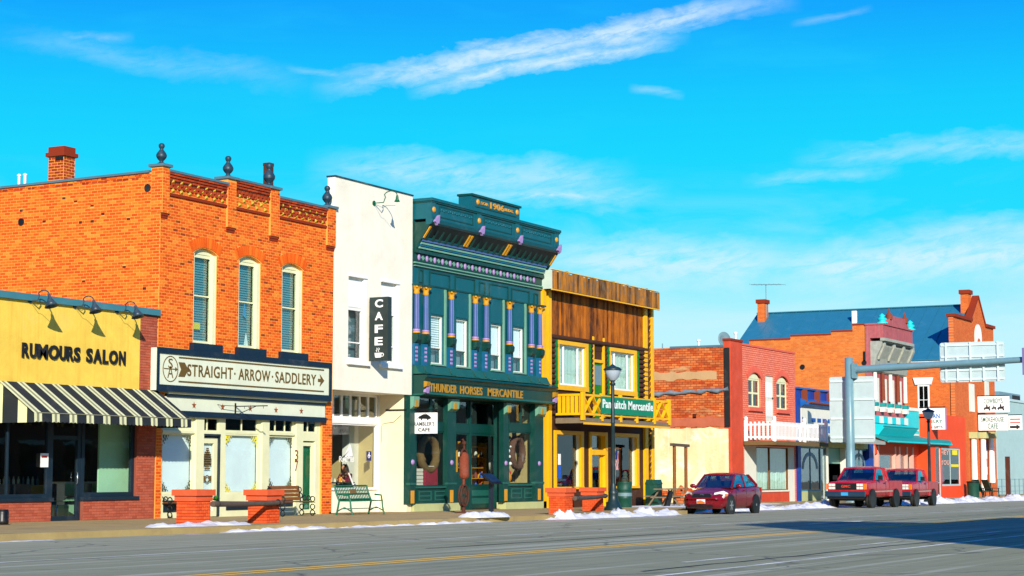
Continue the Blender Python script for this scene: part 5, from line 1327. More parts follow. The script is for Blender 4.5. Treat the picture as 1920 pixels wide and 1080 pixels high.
# green steel bench on the pavement
def bench(label, xl, xr, yfoot):
 a = onG(xl, yfoot, .15); b = onG(xr, yfoot - 1, .15)
 Yc = a[1]; L = 1.9
 t = thing('bench', label, 'bench', ((a[0] + b[0]) / 2, Yc, sw(a[0])))
 h = L / 2
 for sx in (-1, 1):
  fr_ = MB(); x = sx * h
  fr_.tube([(x, -.30, 0), (x, -.24, .25), (x, -.22, .44), (x, -.18, .62), (x, .06, .64)], .028, 7)
  fr_.tube([(x, .30, 0), (x, .24, .25), (x, .20, .44), (x, .30, .66), (x, .38, .92)], .03, 7)
  fr_.tube([(x, -.26, .12), (x, -.1, .2), (x, 0, .22), (x, .1, .2), (x, .26, .12)], .02, 6)
  fr_.sphere((x, 0, .22), .05, .06, .03, 8, 6)
  fr_.build('end_frame', M['bench_green'], t, local=True)
 for k in range(7): MB().box(-h, h, -.24 + k * .066, -.24 + k * .066 + .045, .43, .465).build('seat_slat', M['bench_green'], t, local=True)
 for k in range(20):
  x = -h + .05 + k * (L - .1) / 19; MB().bar((x, .235, .50), (x, .37, .88), .028, .02).build('back_slat', M['bench_green'], t, local=True)
 for (y_, z_) in ((.225, .49), (.285, .66), (.39, .92)): MB().tube([(-h, y_, z_), (h, y_, z_)], .03, 7).build('rail', M['bench_green'], t, local=True)
 MB().tube([(-h, 0, .2), (h, 0, .2)], .014, 6).build('stretcher', M['bench_green'], t, local=True)
 MB().obox((0, .30, .74), ((1, 0, 0), (0, .33, .94), (0, -.94, .33)), (.16, .07, .025)).build('plaque', M['straw'], t, local=True)
 return t
bn_ = bench('green steel slatted bench in front of the cafe window', 633, 728, 966)
p0 = onG(668, 966, .15)
bn_.location = (p0[0] + .72, p0[1] + .30, sw(p0[0]))
# ================================================================ GREEN 1906 FRONT
XG0, XG1 = 57.10, 67.50
grn = thing('ornate_building', 'two storey dark teal pressed metal shop front with bracketed cornice', 'building', (XG0, 0, sw(62)))
ZG = sw(62) - .3
def gzp(x, y, Y=0.0): return PZ(x, y, Y)
CY = -.72
gx0, gx1 = XG0 + .05, PX(1048, 440, CY)
zT = (gzp(806, 369, CY) + gzp(1048, 433, CY)) / 2
zP0 = gzp(816, 411, CY); zM0 = gzp(808, 420, CY)
zS = gzp(790, 445, -.32); zC0 = gzp(790, 468, -.2)
zL1 = gzp(785, 476, -.05); zL0 = gzp(785, 489, -.05); zB = gzp(785, 498, -.05)
zsk1 = gzp(785, 684);
wz = [(808, 831, 591, 683), (855.5, 877.5, 600, 688), (920.5, 941, 608, 694), (962.5, 982, 614, 699)]
wr = [RC(*q) for q in wz]; wz0 = sum(q[2] for q in wr) / 4; wz1 = sum(q[3] for q in wr) / 4
wall(grn, 'green_wall', XG0, XG1, gzp(800, 737), zT - .3, 0.0, .3, [(a, b, wz0, wz1) for a, b, _, _ in wr], name='upper_wall')
for u_ in (XG0, XG1 - .3): box('side_wall', M['green_dark'], grn, u_, u_ + .3, .301, 14, ZG, 9.9)
MB().box(XG0 + .3, XG1 - .3, .3, 14, 9.6, 9.7).build('roof', M['roof_tar'], grn)
# parapet box
cor = MB().box(gx0, gx1, CY, .3, zP0, zT - .1).build('parapet_box', M['green_wall'], grn)
MB().box(gx0 - .04, gx1 + .06, CY - .08, .32, zT - .10, zT).build('top_moulding', M['green_wall'], cor)
MB().box(gx0 - .02, gx1 + .03, CY - .05, .30, zT - .16, zT - .101).build('top_bead', M['green_dark'], cor)
mx = [PX(812, 386, CY), PX(897, 413, CY), PX(969, 432, CY), PX(1042, 447, CY)]
for a, b in zip(mx, mx[1:]):        # sunk relief panels between the medallions
 pn = MB(); pa, pb = a + .42, b - .42
 pn.box(pa, pb, CY - .02, CY, zT - .26, zT - .22).box(pa, pb, CY - .02, CY, zP0 + .10, zP0 + .14).box(pa, pa + .04, CY - .02, CY, zP0 + .14, zT - .26).box(pb - .04, pb, CY - .02, CY, zP0 + .14, zT - .26)
 pn.build('panel_frame', M['green_dark'], cor)
 n = 16; rl = MB()
 for k in range(n): rl.sphere((pa + (k + .5) * (pb - pa) / n, CY, zT - .38 + .03 * (k % 2)), .07, .03, .06, 8, 6)
 rl.build('relief', M['green_wall'], cor)
for x_ in mx:
 MB().box(x_ - .16, x_ + .16, CY - .035, CY, zP0, zT - .16).build('pilaster_strip', M['green_wall'], cor)
 MB().lathe([(.0, -.05), (.06, -.05), (.10, -.03), (.11, 0)], (x_, CY - .035, zT - .42), 14, axis='y').build('medallion', M['gold'], cor)
# lower moulding with lavender birds
MB().prism([(CY - .02, zP0), (CY - .10, zP0 - .03), (CY - .06, zM0 + .06), (CY + .02, zM0), (CY + .2, zM0), (CY + .2, zP0)], 'x', gx0 - .02, gx1 + .04).build('lower_moulding', M['green_wall'], cor)
for x_ in mx:
 zc = (zP0 + zM0) / 2
 P = [(-.17, -.02), (-.10, .05), (-.02, .10), (.10, .22), (.17, .25), (.15, .05), (.10, -.08), (.02, -.06), (.0, -.14), (-.05, -.08)]
 MB().prism([(x_ + u, zc + w) for u, w in P], 'y', CY - .20, CY - .10).build('bird_ornament', M['lavender'], cor)
# sloping soffit with modillions, then cove
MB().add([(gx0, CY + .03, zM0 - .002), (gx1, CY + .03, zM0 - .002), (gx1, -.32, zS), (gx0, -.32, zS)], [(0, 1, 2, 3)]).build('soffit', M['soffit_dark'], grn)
n = 22
for k in range(n):
 x_ = gx0 + .3 + k * (gx1 - gx0 - .6) / (n - 1)
 MB().prism([(CY + .08, zM0 - .01), (CY + .12, zM0 - .10), (-.36, zS - .06), (-.33, zS + .01)], 'x', x_ - .06, x_ + .06).build('modillion', M['green_dark'], grn)
MB().prism([(-.34, zS + .04), (-.38, zS), (-.34, zS - .05), (-.26, zS - .06), (-.22, zS - .2), (-.16, zC0 + .1), (-.10, zC0), (0, zC0), (0, zS + .2)], 'x', gx0, gx1 - .15).build('cove', M['green_wall'], grn)
for f_, m_ in ((.22, 'column_blue'), (.45, 'green_pale'), (.62, 'teal_blue'), (.82, 'green_pale')):
 y_ = -.34 + f_ * .2; z_ = zS + (zC0 - zS) * f_
 MB().box(gx0 + .12, gx1 - .3, y_ - .03, y_ + .05, z_ - .035, z_ + .035).build('cove_stripe', M[m_], grn)
MB().box(gx0, gx1 - .15, -.16, 0, zC0 - .12, zC0 - .001).build('cove_bead', M['green_dark'], grn)
MB().box(gx0, gx1 - .15, -.10, 0, zL1 + .02, zC0 - .121).build('frieze_band', M['green_wall'], grn)
# scrolled end brackets with gold faces and the two double brackets between
def bracket(x_, w, faces):
 b = MB().prism([(-.02, zS - .55), (-.10, zS - .5), (-.16, zS - .28), (-.34, zS - .02), (CY + .05, zM0 - .02), (CY + .1, zM0 + .1), (0, zM0 + .1)], 'x', x_ - w / 2, x_ + w / 2).build('bracket', M['green_dark'], grn)
 for dx in faces:
  MB().obox((x_ + dx, (-.36 + CY + .03) / 2, (zS - .03 + zM0 - .05) / 2), ((1, 0, 0), (0, CY + .05 + .34, zM0 - zS), (0, zM0 - zS, -(CY + .05 + .34))), (.05, .24, .02)).build('gold_face', M['gold'], b)
 return b
for x_, w in ((gx0 + .087, .2), (gx1 - .143, .26)): bracket(x_, w, (0,))
for px_ in (873, 946): bracket(PX(px_, 470, -.4), .36, (-.09, .09))
# row of lavender drops
zl = (zL1 + zL0) / 2
MB().box(gx0, gx1 - .15, -.05, 0, zL0 - .02, zL1).build('leaf_band', M['green_dark'], grn)
xl0, xl1 = PX(785.5, 482, -.07), PX(1001, 527, -.07); n = 17
for k in range(n):
 x_ = xl0 + k * (xl1 - xl0) / (n - 1)
 MB().sphere((x_, -.07, zl), .085, .05, .12, 10, 7).build('drop_ornament', M['lavender'], grn)
 if k < n - 1:
  x2 = x_ + (xl1 - xl0) / (n - 1) / 2; MB().prism([(x2 - .12, zl), (x2, zl + .09), (x2 + .12, zl), (x2, zl - .09)], 'y', -.08, -.05).build('leaf_ornament', M['green_pale'], grn)
for z_, m_ in ((zL0 - .07, 'green_pale'), (zL0 - .14, 'green_dark'), (zB, 'green_pale')): MB().box(gx0, gx1 - .15, -.09, 0, z_ - .03, z_ + .02).build('bead', M[m_], grn)
# sunk panels above the windows
for (xa, xb, ya, yb) in ((785, 793, 505, 530), (804.5, 843, 512, 540), (852.5, 890, 520, 549), (898, 909, 529, 553), (916.5, 952.5, 534, 561), (958.5, 992, 543, 568), (1000.5, 1008, 550, 573)):
 q = RC(xa, xb, ya, yb); fr_ = MB()
 t_ = .05
 fr_.box(q[0], q[1], -.035, -.001, q[3] - t_, q[3]).box(q[0], q[1], -.035, -.001, q[2], q[2] + t_).box(q[0], q[0] + t_, -.035, -.001, q[2] + t_, q[3] - t_).box(q[1] - t_, q[1], -.035, -.001, q[2] + t_, q[3] - t_)
 fr_.build('panel_frame', M['green_dark'], grn)
# half columns
cols = [(777, 531, 618, 690), (799, 535, 622, 684), (847, 546, 630, 690), (892, 555, 637, 695), (912, 558.5, 640, 698), (956, 566, 645, 702), (997, 572, 649, 706), (1013, 575, 652, 708)]
zc1 = sum(gzp(x, y, -.12) for x, y, _, _ in cols) / 8; zcb = sum(gzp(x, y, -.12) for x, _, y, _ in cols) / 8; zcf = gzp(800, 686, -.12)
for (px_, _, _, _) in cols:
 x_ = max(PX(px_, 600, -.12), XG0 + .12); cl = MB()
 cl.lathe([(.095, zcb + .1), (.10, zcb + .3), (.085, zc1 - .3)], (x_, -.10, 0), 12); c_ = cl.build('half_column', M['column_blue'], grn)
 for k in range(3): a_ = math.pi + math.pi * (k + .5) / 3; MB().tube([(x_ + .1 * math.cos(a_), -.10 + .1 * math.sin(a_), zcb + .12), (x_ + .088 * math.cos(a_), -.10 + .088 * math.sin(a_), zc1 - .3)], .012, 4).build('flute', M['flute'], c_)
 cp = MB().lathe([(.09, zc1 - .32), (.12, zc1 - .28), (.10, zc1 - .2), (.15, zc1 - .06), (.19, zc1 - .02)], (x_, -.10, 0), 12)
 for s_ in (-1, 1): cp.sphere((x_ + s_ * .13, -.2, zc1 - .06), .055, .05, .055, 8, 6)
 cp.build('capital', M['gold'], c_)
 MB().box(x_ - .20, x_ + .20, -.30, 0, zc1 - .02, zc1 + .04).build('abacus', M['green_dark'], c_)
 MB().lathe([(.12, zcb), (.15, zcb + .04), (.12, zcb + .09)], (x_, -.10, 0), 12).build('base_ring', M['lavender'], c_)
 MB().lathe([(.13, zcb - .06), (.15, zcb - .03), (.13, zcb - .001)], (x_, -.10, 0), 12).build('base_ring', M['gold'], c_)
 MB().prism([(0, zcb - .07), (-.20, zcb - .07), (-.26, zcb - .14), (-.24, zcb - .30), (-.14, zcb - .40), (0, zcb - .42)], 'x', x_ - .15, x_ + .15).build('scroll_block', M['green_dark'], c_)
 MB().box(x_ - .14, x_ + .14, -.11, 0, zcf, zcb - .421).build('pedestal', M['teal_blue'], c_)
 hp = (zcb - .42 - zcf)
 for f_ in (.32, .70):
  zz = zcf + hp * f_
  for dx, dz in ((-.045, .07), (.045, .07), (-.045, -.07), (.045, -.07)): MB().sphere((x_ + dx, -.112, zz + dz), .04, .02, .055, 8, 5).build('rosette_petal', M['lavender'], c_)
# pilaster strips each side of the windows and windows themselves
for i, (a, b, _, _) in enumerate(wr):
 zb1 = wz1 + .02;
 MB().box(a - .02, b + .02, -.02, -.001, wz1 + .04, zc1 - .1).build('blind_panel', M['green_wall'], grn)
 MB().box(b + .04, b + .14, -.06, -.001, wz0 - .05, zc1 + .02).build('reveal_strip', M['green_pale'], grn)
 wn = window(grn, a, b, wz0, wz1, .06, 'old_white', .06, [], [wz0 + (wz1 - wz0) * .34], .08, 'glass_clear', 'blind_white', (wz0 + (wz1 - wz0) * .34, wz1), backgap=.03)
 MB().box(a, b, .35, .37, wz0, wz1).build('dark_room', M['dish_grey'], wn)
 if i == 0:
  sl = MB()
  for k in range(14): sl.box(a + .06, b - .06, .155, .165, wz0 + .5 + k * .085, wz0 + .515 + k * .085)
  sl.build('blind_lines', M['dish_grey'], wn)
 MB().box(a - .03, b + .03, -.06, .059, wz0 - .05, wz0 - .001).build('sill', M['green_pale'], wn)
# flared skirt with seams
gs0, gs1 = XG0 + .02, XG1 + .02
zk1, zk0 = gzp(800, 686), gzp(800, 701, -.4)
C('skirt_green', 30, 96, 84, .45, k=.8, var=.15)
MB().prism([(0, zk1), (-.12, zk1 - .005), (-.16, zk1 - .08), (-.26, zk0 + .06), (-.44, zk0), (0, zk0)], 'x', gs0, gs1).build('flared_skirt', M['skirt_green'], grn)
for (px_, _, _, _) in cols[1:]:
 x_ = PX(px_ - 3, 690, -.2); MB().tube([(x_, -.125, zk1), (x_, -.175, zk1 - .08), (x_, -.275, zk0 + .06), (x_, -.45, zk0)], .018, 5).build('seam', M['green_dark'], grn)
# name frieze
FYG = -.46
zf1 = gzp(800, 703, FYG); zf0 = gzp(800, 738, FYG)
MB().prism([(-.60, zf1 - .001), (-.62, zf1 - .07), (-.54, zf1 - .12), (-.50, zf1 - .22), (0, zf1 - .22), (0, zf1 - .001)], 'x', gs0, gs1 + .06).build('frieze_cornice', M['green_dark'], grn)
MB().box(gs0, gs1, FYG, 0, zf0, zf1 - .221).build('frieze_board', M['green_dark'], grn)
MB().prism([(FYG - .05, zf0 + .05), (FYG - .06, zf0 - .02), (FYG + .1, zf0 - .06), (0, zf0 - .06), (0, zf0 - .001), (FYG - .001, zf0 - .001), (FYG - .001, zf0 + .05)], 'x', gs0 - .01, gs1 + .03).build('frieze_bead', M['skirt_green'], grn)
for wd, a, b in (('THUNDER', 805.4, 856), ('HORSES', 862.4, 904), ('MERCANTILE', 914.3, 980)):
 xa_, xb_ = PX(a, 735, FYG), PX(b, 738, FYG); say(grn, wd, (xa_, FYG - .001, zf0 + .08), UX, NF, xb_ - xa_, .30, 'gold_letter', .02, .02)
for x_ in (gs0 + .12, gs1 - .08):
 zc = zf0 + .1
 P = [(-.16, -.06), (-.12, .05), (-.04, .04), (.04, .12), (.16, .16), (.12, .02), (.08, -.08), (-.02, -.1)]
 MB().prism([(x_ + u, zc + w) for u, w in P], 'y', FYG - .12, FYG - .02).build('bird_ornament', M['lavender'], grn)
 MB().prism([(-.46, zf1 - .22), (-.62, zf1 - .25), (-.58, zf1 - .4), (-.46, zf1 - .45)], 'x', x_ - .10, x_ + .12).build('scroll', M['gold_letter'], grn)
# raised date block on the parapet
dx0, dx1 = PX(884, 370, CY), PX(974, 395, CY); dz1 = gzp(890, 364, CY);
db_ = MB().box(dx0, dx1, CY, CY + .55, zT + .001, dz1 - .08).build('date_block', M['green_wall'], grn)
MB().box(dx0 - .04, dx1 + .06, CY - .06, CY + .6, dz1 - .08, dz1).build('date_block_cap', M['green_dark'], db_)
MB().box(dx0 + .3, dx1 - .3, CY - .02, CY, zT + .08, zT + .12).build('date_block_bead', M['green_dark'], db_)
h_ = dz1 - zT
for wd, a, b, f0, hh in (('SOR', 901, 915, .40, .20), ('1906', 919, 944, .28, .44), ('BLDG.', 946, 962, .38, .20)):
 xa_, xb_ = PX(a, 388, CY), PX(b, 391, CY); say(db_, wd, (xa_, CY - .001, zT + h_ * f0), UX, NF, xb_ - xa_, h_ * hh, 'gold', .03, .02)
for px_, py_ in ((896, 380), (969.5, 400)):
 MB().lathe([(.0, -.05), (.06, -.05), (.10, -.03), (.11, 0)], (PX(px_, py_, CY), CY, zT + h_ * .52), 14, axis='y').build('medallion', M['gold'], db_)
# ---- shop front
ZGS = sw(62) + .01
zsh = zf0 - .06
MB().box(XG0, PX(858, 940), -.12, .3, ZG, gzp(810, 944)).build('plinth', M['plinth'], grn)
MB().box(PX(944, 940), XG1 - .02, -.12, .3, ZG, gzp(980, 941)).build('plinth', M['plinth'], grn)
zpl = (gzp(810, 944) + gzp(980, 941)) / 2
def pil(xa, xb, d=.14, label=None):
 a, b = PX(xa, 850, -d), PX(xb, 850, -d)
 p = MB().box(a, b, -d, .1, zpl + .001, zsh).build('pilaster', M['green_dark'], grn)
 c = (a + b) / 2
 MB().lathe([(.0, -.05), (.07, -.05), (.10, 0)], (c, -d, ZGS + 1.75), 10, axis='y').build('flower_boss', M['lavender'], p)
 MB().box(c - .12, c + .10, -d - .02, -d - .001, ZGS + .3, ZGS + .75).build('gold_panel', M['gold'], p)
 MB().prism([(-d - .001, zsh - .5), (-d - .14, zsh - .4), (-d - .16, zsh - .05), (-d - .001, zsh - .05)], 'x', a + .02, b - .02).build('console', M['green_pale'], p)
 MB().box(c - .1, c + .1, -d - .17, -d - .10, zsh - .42, zsh - .18).build('console_gilding', M['gold_letter'], p)
 MB().box(a - .02, b + .02, -d - .03, .0, ZGS + .95, ZGS + 1.02).build('band', M['skirt_green'], p)
 return p
pil(768, 779.5); pil(839, 855, .10); pil(944, 953, .10); pil(1003, 1019)
def bay(xa, xb, back_fill):
 a, b = PX(xa, 850, .06), PX(xb, 850, .06); zsill = PZ((xa + xb) / 2, 912 - (xa - 780) * .025, .0)
 ztr = PZ((xa + xb) / 2, 803 + (xa - 780) * .012, .06)
 m_ = (a + b) / 2
 window(grn, a, b, ztr + .18, zsh, .06, 'green_dark', .07, [m_ - .05], [], .09, 'glass', name='transom_light', bar=.14)
 w_ = window(grn, a, b, zsill, ztr - .10, .06, 'green_dark', .05, [], [], .09, 'glass_clear', name='shop_window')
 MB().box(a, b, .03, .15, ztr - .099, ztr + .179).build('transom_bar', M['green_dark'], grn)
 MB().box(a - .02, b + .02, -.06, .15, zsill - .06, zsill - .001).build('sill', M['skirt_green'], w_)
 MB().box(a, b, .02, .2, zpl + .001, zsill - .061).build('stall_riser', M['green_dark'], grn)
 for (u0, u1) in ((a + .12, m_ - .12), (m_ + .12, b - .12)):
  p_ = MB(); zt_2, zb_2 = zsill - .16, zpl + .12
  p_.box(u0, u1, -.005, .019, zt_2 - .05, zt_2).box(u0, u1, -.005, .019, zb_2, zb_2 + .05).box(u0, u0 + .05, -.005, .019, zb_2 + .05, zt_2 - .05).box(u1 - .05, u1, -.005, .019, zb_2 + .05, zt_2 - .05)
  p_.box(u0 + .06, u1 - .06, .005, .019, (zt_2 + zb_2) / 2 - .03, (zt_2 + zb_2) / 2 + .03)
  p_.build('riser_panel', M['skirt_green'], grn)
 return a, b, zsill, ztr
Lb = bay(780, 839.5, None); Rb = bay(953.5, 1003, None)
# recessed centre: side light and door
EY = .55
ea, eb = PX(855, 850, .1), PX(944, 850, .1)
ztr = Lb[3]
da, dbb = PX(882, 860, EY), PX(940, 860, EY)
window(grn, ea, da - .12, ZGS + 1.35, ztr - .1, EY, 'green_dark', .06, [], [], .08, 'glass_clear', name='side_light')
window(grn, ea, da - .12, ztr + .2, zsh, EY, 'green_dark', .06, [], [], .08, 'glass', name='transom_light')
window(grn, da, dbb, ztr + .2, zsh, EY, 'green_dark', .06, [], [], .08, 'glass', name='transom_light')
window(grn, da, dbb, ZGS + .85, ztr - .1, EY, 'green_dark', .09, [], [], .08, 'glass_clear', name='shop_window')
MB().box(ea, eb + .3, EY - .03, EY + .12, ztr - .099, ztr + .199).build('transom_bar', M['green_dark'], grn)
MB().box(da - .119, da - .001, EY - .05, EY + .12, ZG, zsh).build('door_post', M['green_dark'], grn)
MB().box(dbb + .001, eb + .3, EY - .02, EY + .12, ZG, zsh).build('door_post', M['green_dark'], grn)
MB().box(da, dbb, EY, EY + .1, ZGS + .02, ZGS + .849).build('door_panel', M['green_dark'], grn)
MB().box(ea, da - .12, EY, EY + .1, ZG, ZGS + 1.349).build('side_panel', M['green_dark'], grn)
for z_ in (.2, .5): MB().box(da + .12, dbb - .12, EY - .015, EY - .001, ZGS + z_, ZGS + z_ + .22).build('door_moulding', M['skirt_green'], grn)
for u_ in (eb + .02, ea - .10): box('entry_cheek', M['green_dark'], grn, u_, u_ + .08, .1, EY, ZG, zsh)
MB().box(XG0 + .05, XG1 - .05, -.0, 6, zsh + .001, zsh + .05).build('shop_ceiling', M['green_dark'], grn)
shell(grn, XG0 + .05, XG1 - .05, .16, 6.0, ZGS, zsh, 'interior', 'room', 'brown_wood', 'interior_dark')
# warm panel in the right-hand bay; shelves in the middle
MB().box(Rb[1] + .05, Rb[1] + .1, .2, 1.6, ZGS + .4, zsh).build('display_partition', M['interior_warm'], grn)
MB().box(PX(968, 850, .9), Rb[1] + .05, .9, .95, ZGS + .4, zsh - .1).build('display_screen', M['interior_warm'], grn)
for x0_, x1_, y_ in ((PX(884, 850, 2.2), PX(912, 850, 2.2), 2.2), (PX(858, 850, 1.4), PX(874, 850, 1.4), 1.4)):
 sh_ = thing('display_shelf', ['tall honey wood shelf seen through the middle shop glass', 'narrow lit shelf of goods beside the rusty sculpture'][0 if y_ > 2 else 1], 'shelf', (x0_, y_, ZGS))
 MB().box(x0_, x1_, y_ + .38, y_ + .4, ZGS, ZGS + 2.6).build('back', M['brown_wood'], sh_)
 for s_ in (x0_, x1_): MB().box(s_ - .03, s_ + .03, y_, y_ + .38, ZGS, ZGS + 2.6).build('side', M['gold'], sh_)
 for k in range(6): MB().box(x0_ + .03, x1_ - .03, y_, y_ + .38, ZGS + .3 + k * .42, ZGS + .33 + k * .42).build('shelf_board', M['gold'], sh_)
 for k in range(5):
  for j in range(3): MB().lathe([(.06, 0), (.08, .1), (.05, .2), (.02, .24)], (x0_ + .15 + j * (x1_ - x0_ - .3) / 2, y_ + .15, ZGS + .33 + k * .42), 8).build('ware', M[['blue_thing', 'linen', 'rust', 'red_thing', 'iron'][(k * 2 + j * 3) % 5]], sh_)
def wreath(label, px_, py_, Y, rx, rz, m):
 x_, z_ = onY(px_, py_, Y)
 t = thing('wreath', label, 'wreath', (x_, Y, z_)); mb = MB(); n = 90
 mb.torus((x_, Y, z_), 1.0, .2, 'y', 26, 8, sx=rx, sz=rz)
 mb.v = [(vx + random.uniform(-.02, .02), Y + (vy - Y) * .8 + random.uniform(-.02, .02), vz + random.uniform(-.02, .02)) for vx, vy, vz in mb.v]
 mb.build('ring', M[m], t)
 tw = MB()
 for k in range(n):
  a = random.uniform(0, 6.28); p = Vector((x_ + rx * math.cos(a) * random.uniform(.85, 1.15), Y - .08, z_ + rz * math.sin(a) * random.uniform(.9, 1.1))); d = Vector((-math.sin(a) * rx, random.uniform(-.3, .1), math.cos(a) * rz)).normalized() * .14
  tw.tube([p - d, p + d + Vector((0, -.03, random.uniform(-.03, .03)))], .012, 4, cap=False)
 tw.build('twigs', M[m], t)
wreath('tall oval straw wreath in the left teal shop window', 803, 851, .45, .56, .60, 'straw')
wreath('dark twig wreath in the right teal shop window', 969, 849, .45, .46, .58, 'twig')
x_, y_, z_ = Lb[0] + .55, .55, Lb[2]
st_ = thing('folded_blankets', 'stack of folded cream blankets in the left teal shop window', 'blankets', (x_, y_, z_))
for k in range(5): MB().prism([(x_ - .42, z_ + k * .13 + .01), (x_ - .37, z_ + k * .13 + .07), (x_ - .34, z_ + k * .13 + .12), (x_ + .34, z_ + k * .13 + .12), (x_ + .37, z_ + k * .13 + .07), (x_ + .35, z_ + k * .13 + .01)], 'y', .3, .75).build('blanket', M['linen'], st_)
x2 = Lb[0] + 1.62
cq = thing('patterned_cushion', 'dark red patterned box cushion beside the folded blankets', 'cushion', (x2, .5, z_))
MB().box(x2 - .42, x2 + .42, .35, .75, z_ + .01, z_ + .72).build('cushion_body', M['cushion_red'], cq)
MB().tube([(x2 - .42, .35, z_ + .72), (x2 + .42, .35, z_ + .72)], .02, 5).build('piping', M['linen'], cq)
x3 = Rb[0] + .45
pk = thing('orange_gourds', 'orange gourd and red white ornaments in the right teal shop window', 'display', (x3, .5, Rb[2]))
MB().sphere((x3, .45, Rb[2] + .25), .33, .25, .26, 12, 8).build('gourd', M['orange_thing'], pk)
for k in range(12): MB().sphere((x3 - .3 + random.uniform(0, 1.0), .45 + random.uniform(-.1, .1), Rb[2] + .45 + random.uniform(0, 1.4)), random.uniform(.05, .11)).build('bauble', M[['flag_white', 'red_thing', 'vent_white', 'twig'][k % 4]], pk)
xs_ = PX(926, 870, 1.0)
sc_ = thing('carved_figure', 'small cream carved figure inside the middle shop glass', 'statue', (xs_, 1.0, ZGS + 1.0))
MB().lathe([(.16, 0), (.14, .35), (.2, .5), (.22, .7), (.1, .8)], (xs_, 1.0, ZGS + 1.05), 10).build('robe', M['linen'], sc_)
MB().sphere((xs_, 1.0, ZGS + 1.95), .11, .11, .14).build('head', M['linen'], sc_)
MB().box(xs_ - .3, xs_ + .3, .7, 1.3, ZGS, ZGS + 1.05).build('stand', M['brown_wood'], sc_)
# rusty sculpture on the pavement: wheel, tank body, bent horns
rx, ry = onG(869, 962, .15)
rs = thing('rusty_sculpture', 'rusty welded figure with wheel and tank body outside the teal shop', 'sculpture', (rx, ry, sw(rx)))
MB().lathe([(.34, 0), (.34, .03), (.08, .06), (.06, .25)], (rx, ry, sw(rx)), 12).build('base', M['rust_dark'], rs)
for s_ in (-.05, .05): MB().torus((rx, ry + s_, sw(rx) + .68), .42, .035, 'y', 22, 6, sx=.72).build('wheel', M['rust_dark'], rs)
for k in range(6): a = k * math.pi / 3; MB().bar((rx, ry, sw(rx) + .68), (rx + .29 * math.cos(a), ry, sw(rx) + .68 + .4 * math.sin(a)), .03).build('spoke', M['rust_dark'], rs)
MB().tube([(rx, ry, sw(rx) + 1.05), (rx + .03, ry, sw(rx) + 1.5)], .05, 7).build('leg', M['rust'], rs)
MB().lathe([(.05, 1.42), (.19, 1.5), (.2, 1.6), (.19, 2.3), (.16, 2.42), (.06, 2.5)], (rx + .04, ry, sw(rx) - .1), 14).build('tank_body', M['rust'], rs)
MB().tube([(rx - .25, ry, sw(rx) + 2.3), (rx - .12, ry, sw(rx) + 2.46), (rx + .04, ry, sw(rx) + 2.52), (rx + .2, ry, sw(rx) + 2.44), (rx + .33, ry, sw(rx) + 2.28)], .045, 6).build('arms', M['rust_dark'], rs)
MB().tube([(rx + .04, ry, sw(rx) + 2.5), (rx + .04, ry, sw(rx) + 2.75), (rx - .08, ry, sw(rx) + 2.9)], .05, 6).sphere((rx + .04, ry, sw(rx) + 2.75), .09).build('head', M['rust_dark'], rs)
rs.scale = (.86, .86, .86)
# black lectern sign on a post
lx_, ly_ = onG(921, 966, .15)
lc = thing('info_lectern', 'black slanted information lectern on a single post', 'sign', (lx_, ly_, sw(lx_)))
MB().box(lx_ - .06, lx_ + .06, ly_ - .06, ly_ + .06, sw(lx_), sw(lx_) + 1.05).build('post', M['navy_frame'], lc)
MB().obox((lx_ - .02, ly_ - .02, sw(lx_) + 1.16), ((1, 0, 0), (0, .8, .6), (0, -.6, .8)), (.36, .26, .02)).build('tilted_panel', M['iron'], lc)
MB().obox((lx_ - .02, ly_ - .035, sw(lx_) + 1.18), ((1, 0, 0), (0, .8, .6), (0, -.6, .8)), (.31, .21, .012)).build('printed_face', M['navy_paint'], lc)
# ================================================================ YELLOW TRIMMED MERCANTILE
XY0, XY1 = 67.56, 78.30
yel = thing('timber_store', 'brown timber store with yellow trim, green shutters and balcony', 'building', (XY0, 0, sw(73)))
ZY = sw(73) - .3; ZYS = sw(73) + .01
FYY = -.5
fz1 = PZ(1035.5, 506, FYY); fz0 = PZ(1035.5, 541, FYY)
fxa, fxb = PX(1035.5, 525, FYY), PX(1236, 568, FYY)
zwb = PZ(1130, 642); ztopw = fz0 + .3
U1 = (PX(1044, 684), PX(1101, 690), PZ(1072, 733), PZ(1072, 641)); U2 = (PX(1141, 695), PX(1192, 700), PZ(1166, 741), PZ(1166, 654))
uz0 = (U1[2] + U2[2]) / 2; uz1 = (U1[3] + U2[3]) / 2
DU = (PX(1110, 720), PX(1131.5, 722))
zfl = PZ(1040, 783)                                   # balcony deck level
G1 = RC(1038, 1092, 808, 925); GD = RC(1104, 1137, 811, 950); G2 = RC(1148, 1196, 812, 925)
gz1 = (G1[3] + G2[3] + GD[3]) / 3
holes = [(U1[0], U1[1], uz0, uz1), (U2[0], U2[1], uz0, uz1), (DU[0], DU[1], zfl, uz1 - .25), (G1[0], G1[1], ZYS + .75, gz1), (G2[0], G2[1], ZYS + .75, gz1), (GD[0], GD[1], ZYS - .4, gz1)]
wall(yel, 'dark_wood', XY0, XY1, ZY, fz1 - .1, 0.0, .25, holes, name='log_wall')
for u_ in (XY0, XY1 - .25): box('side_wall', M['dark_wood'], yel, u_, u_ + .25, .251, 12, ZY, fz1 - .5)
MB().box(XY0, XY1, .3, 12, fz1 - .5, fz1 - .4).build('roof', M['roof_tar'], yel)
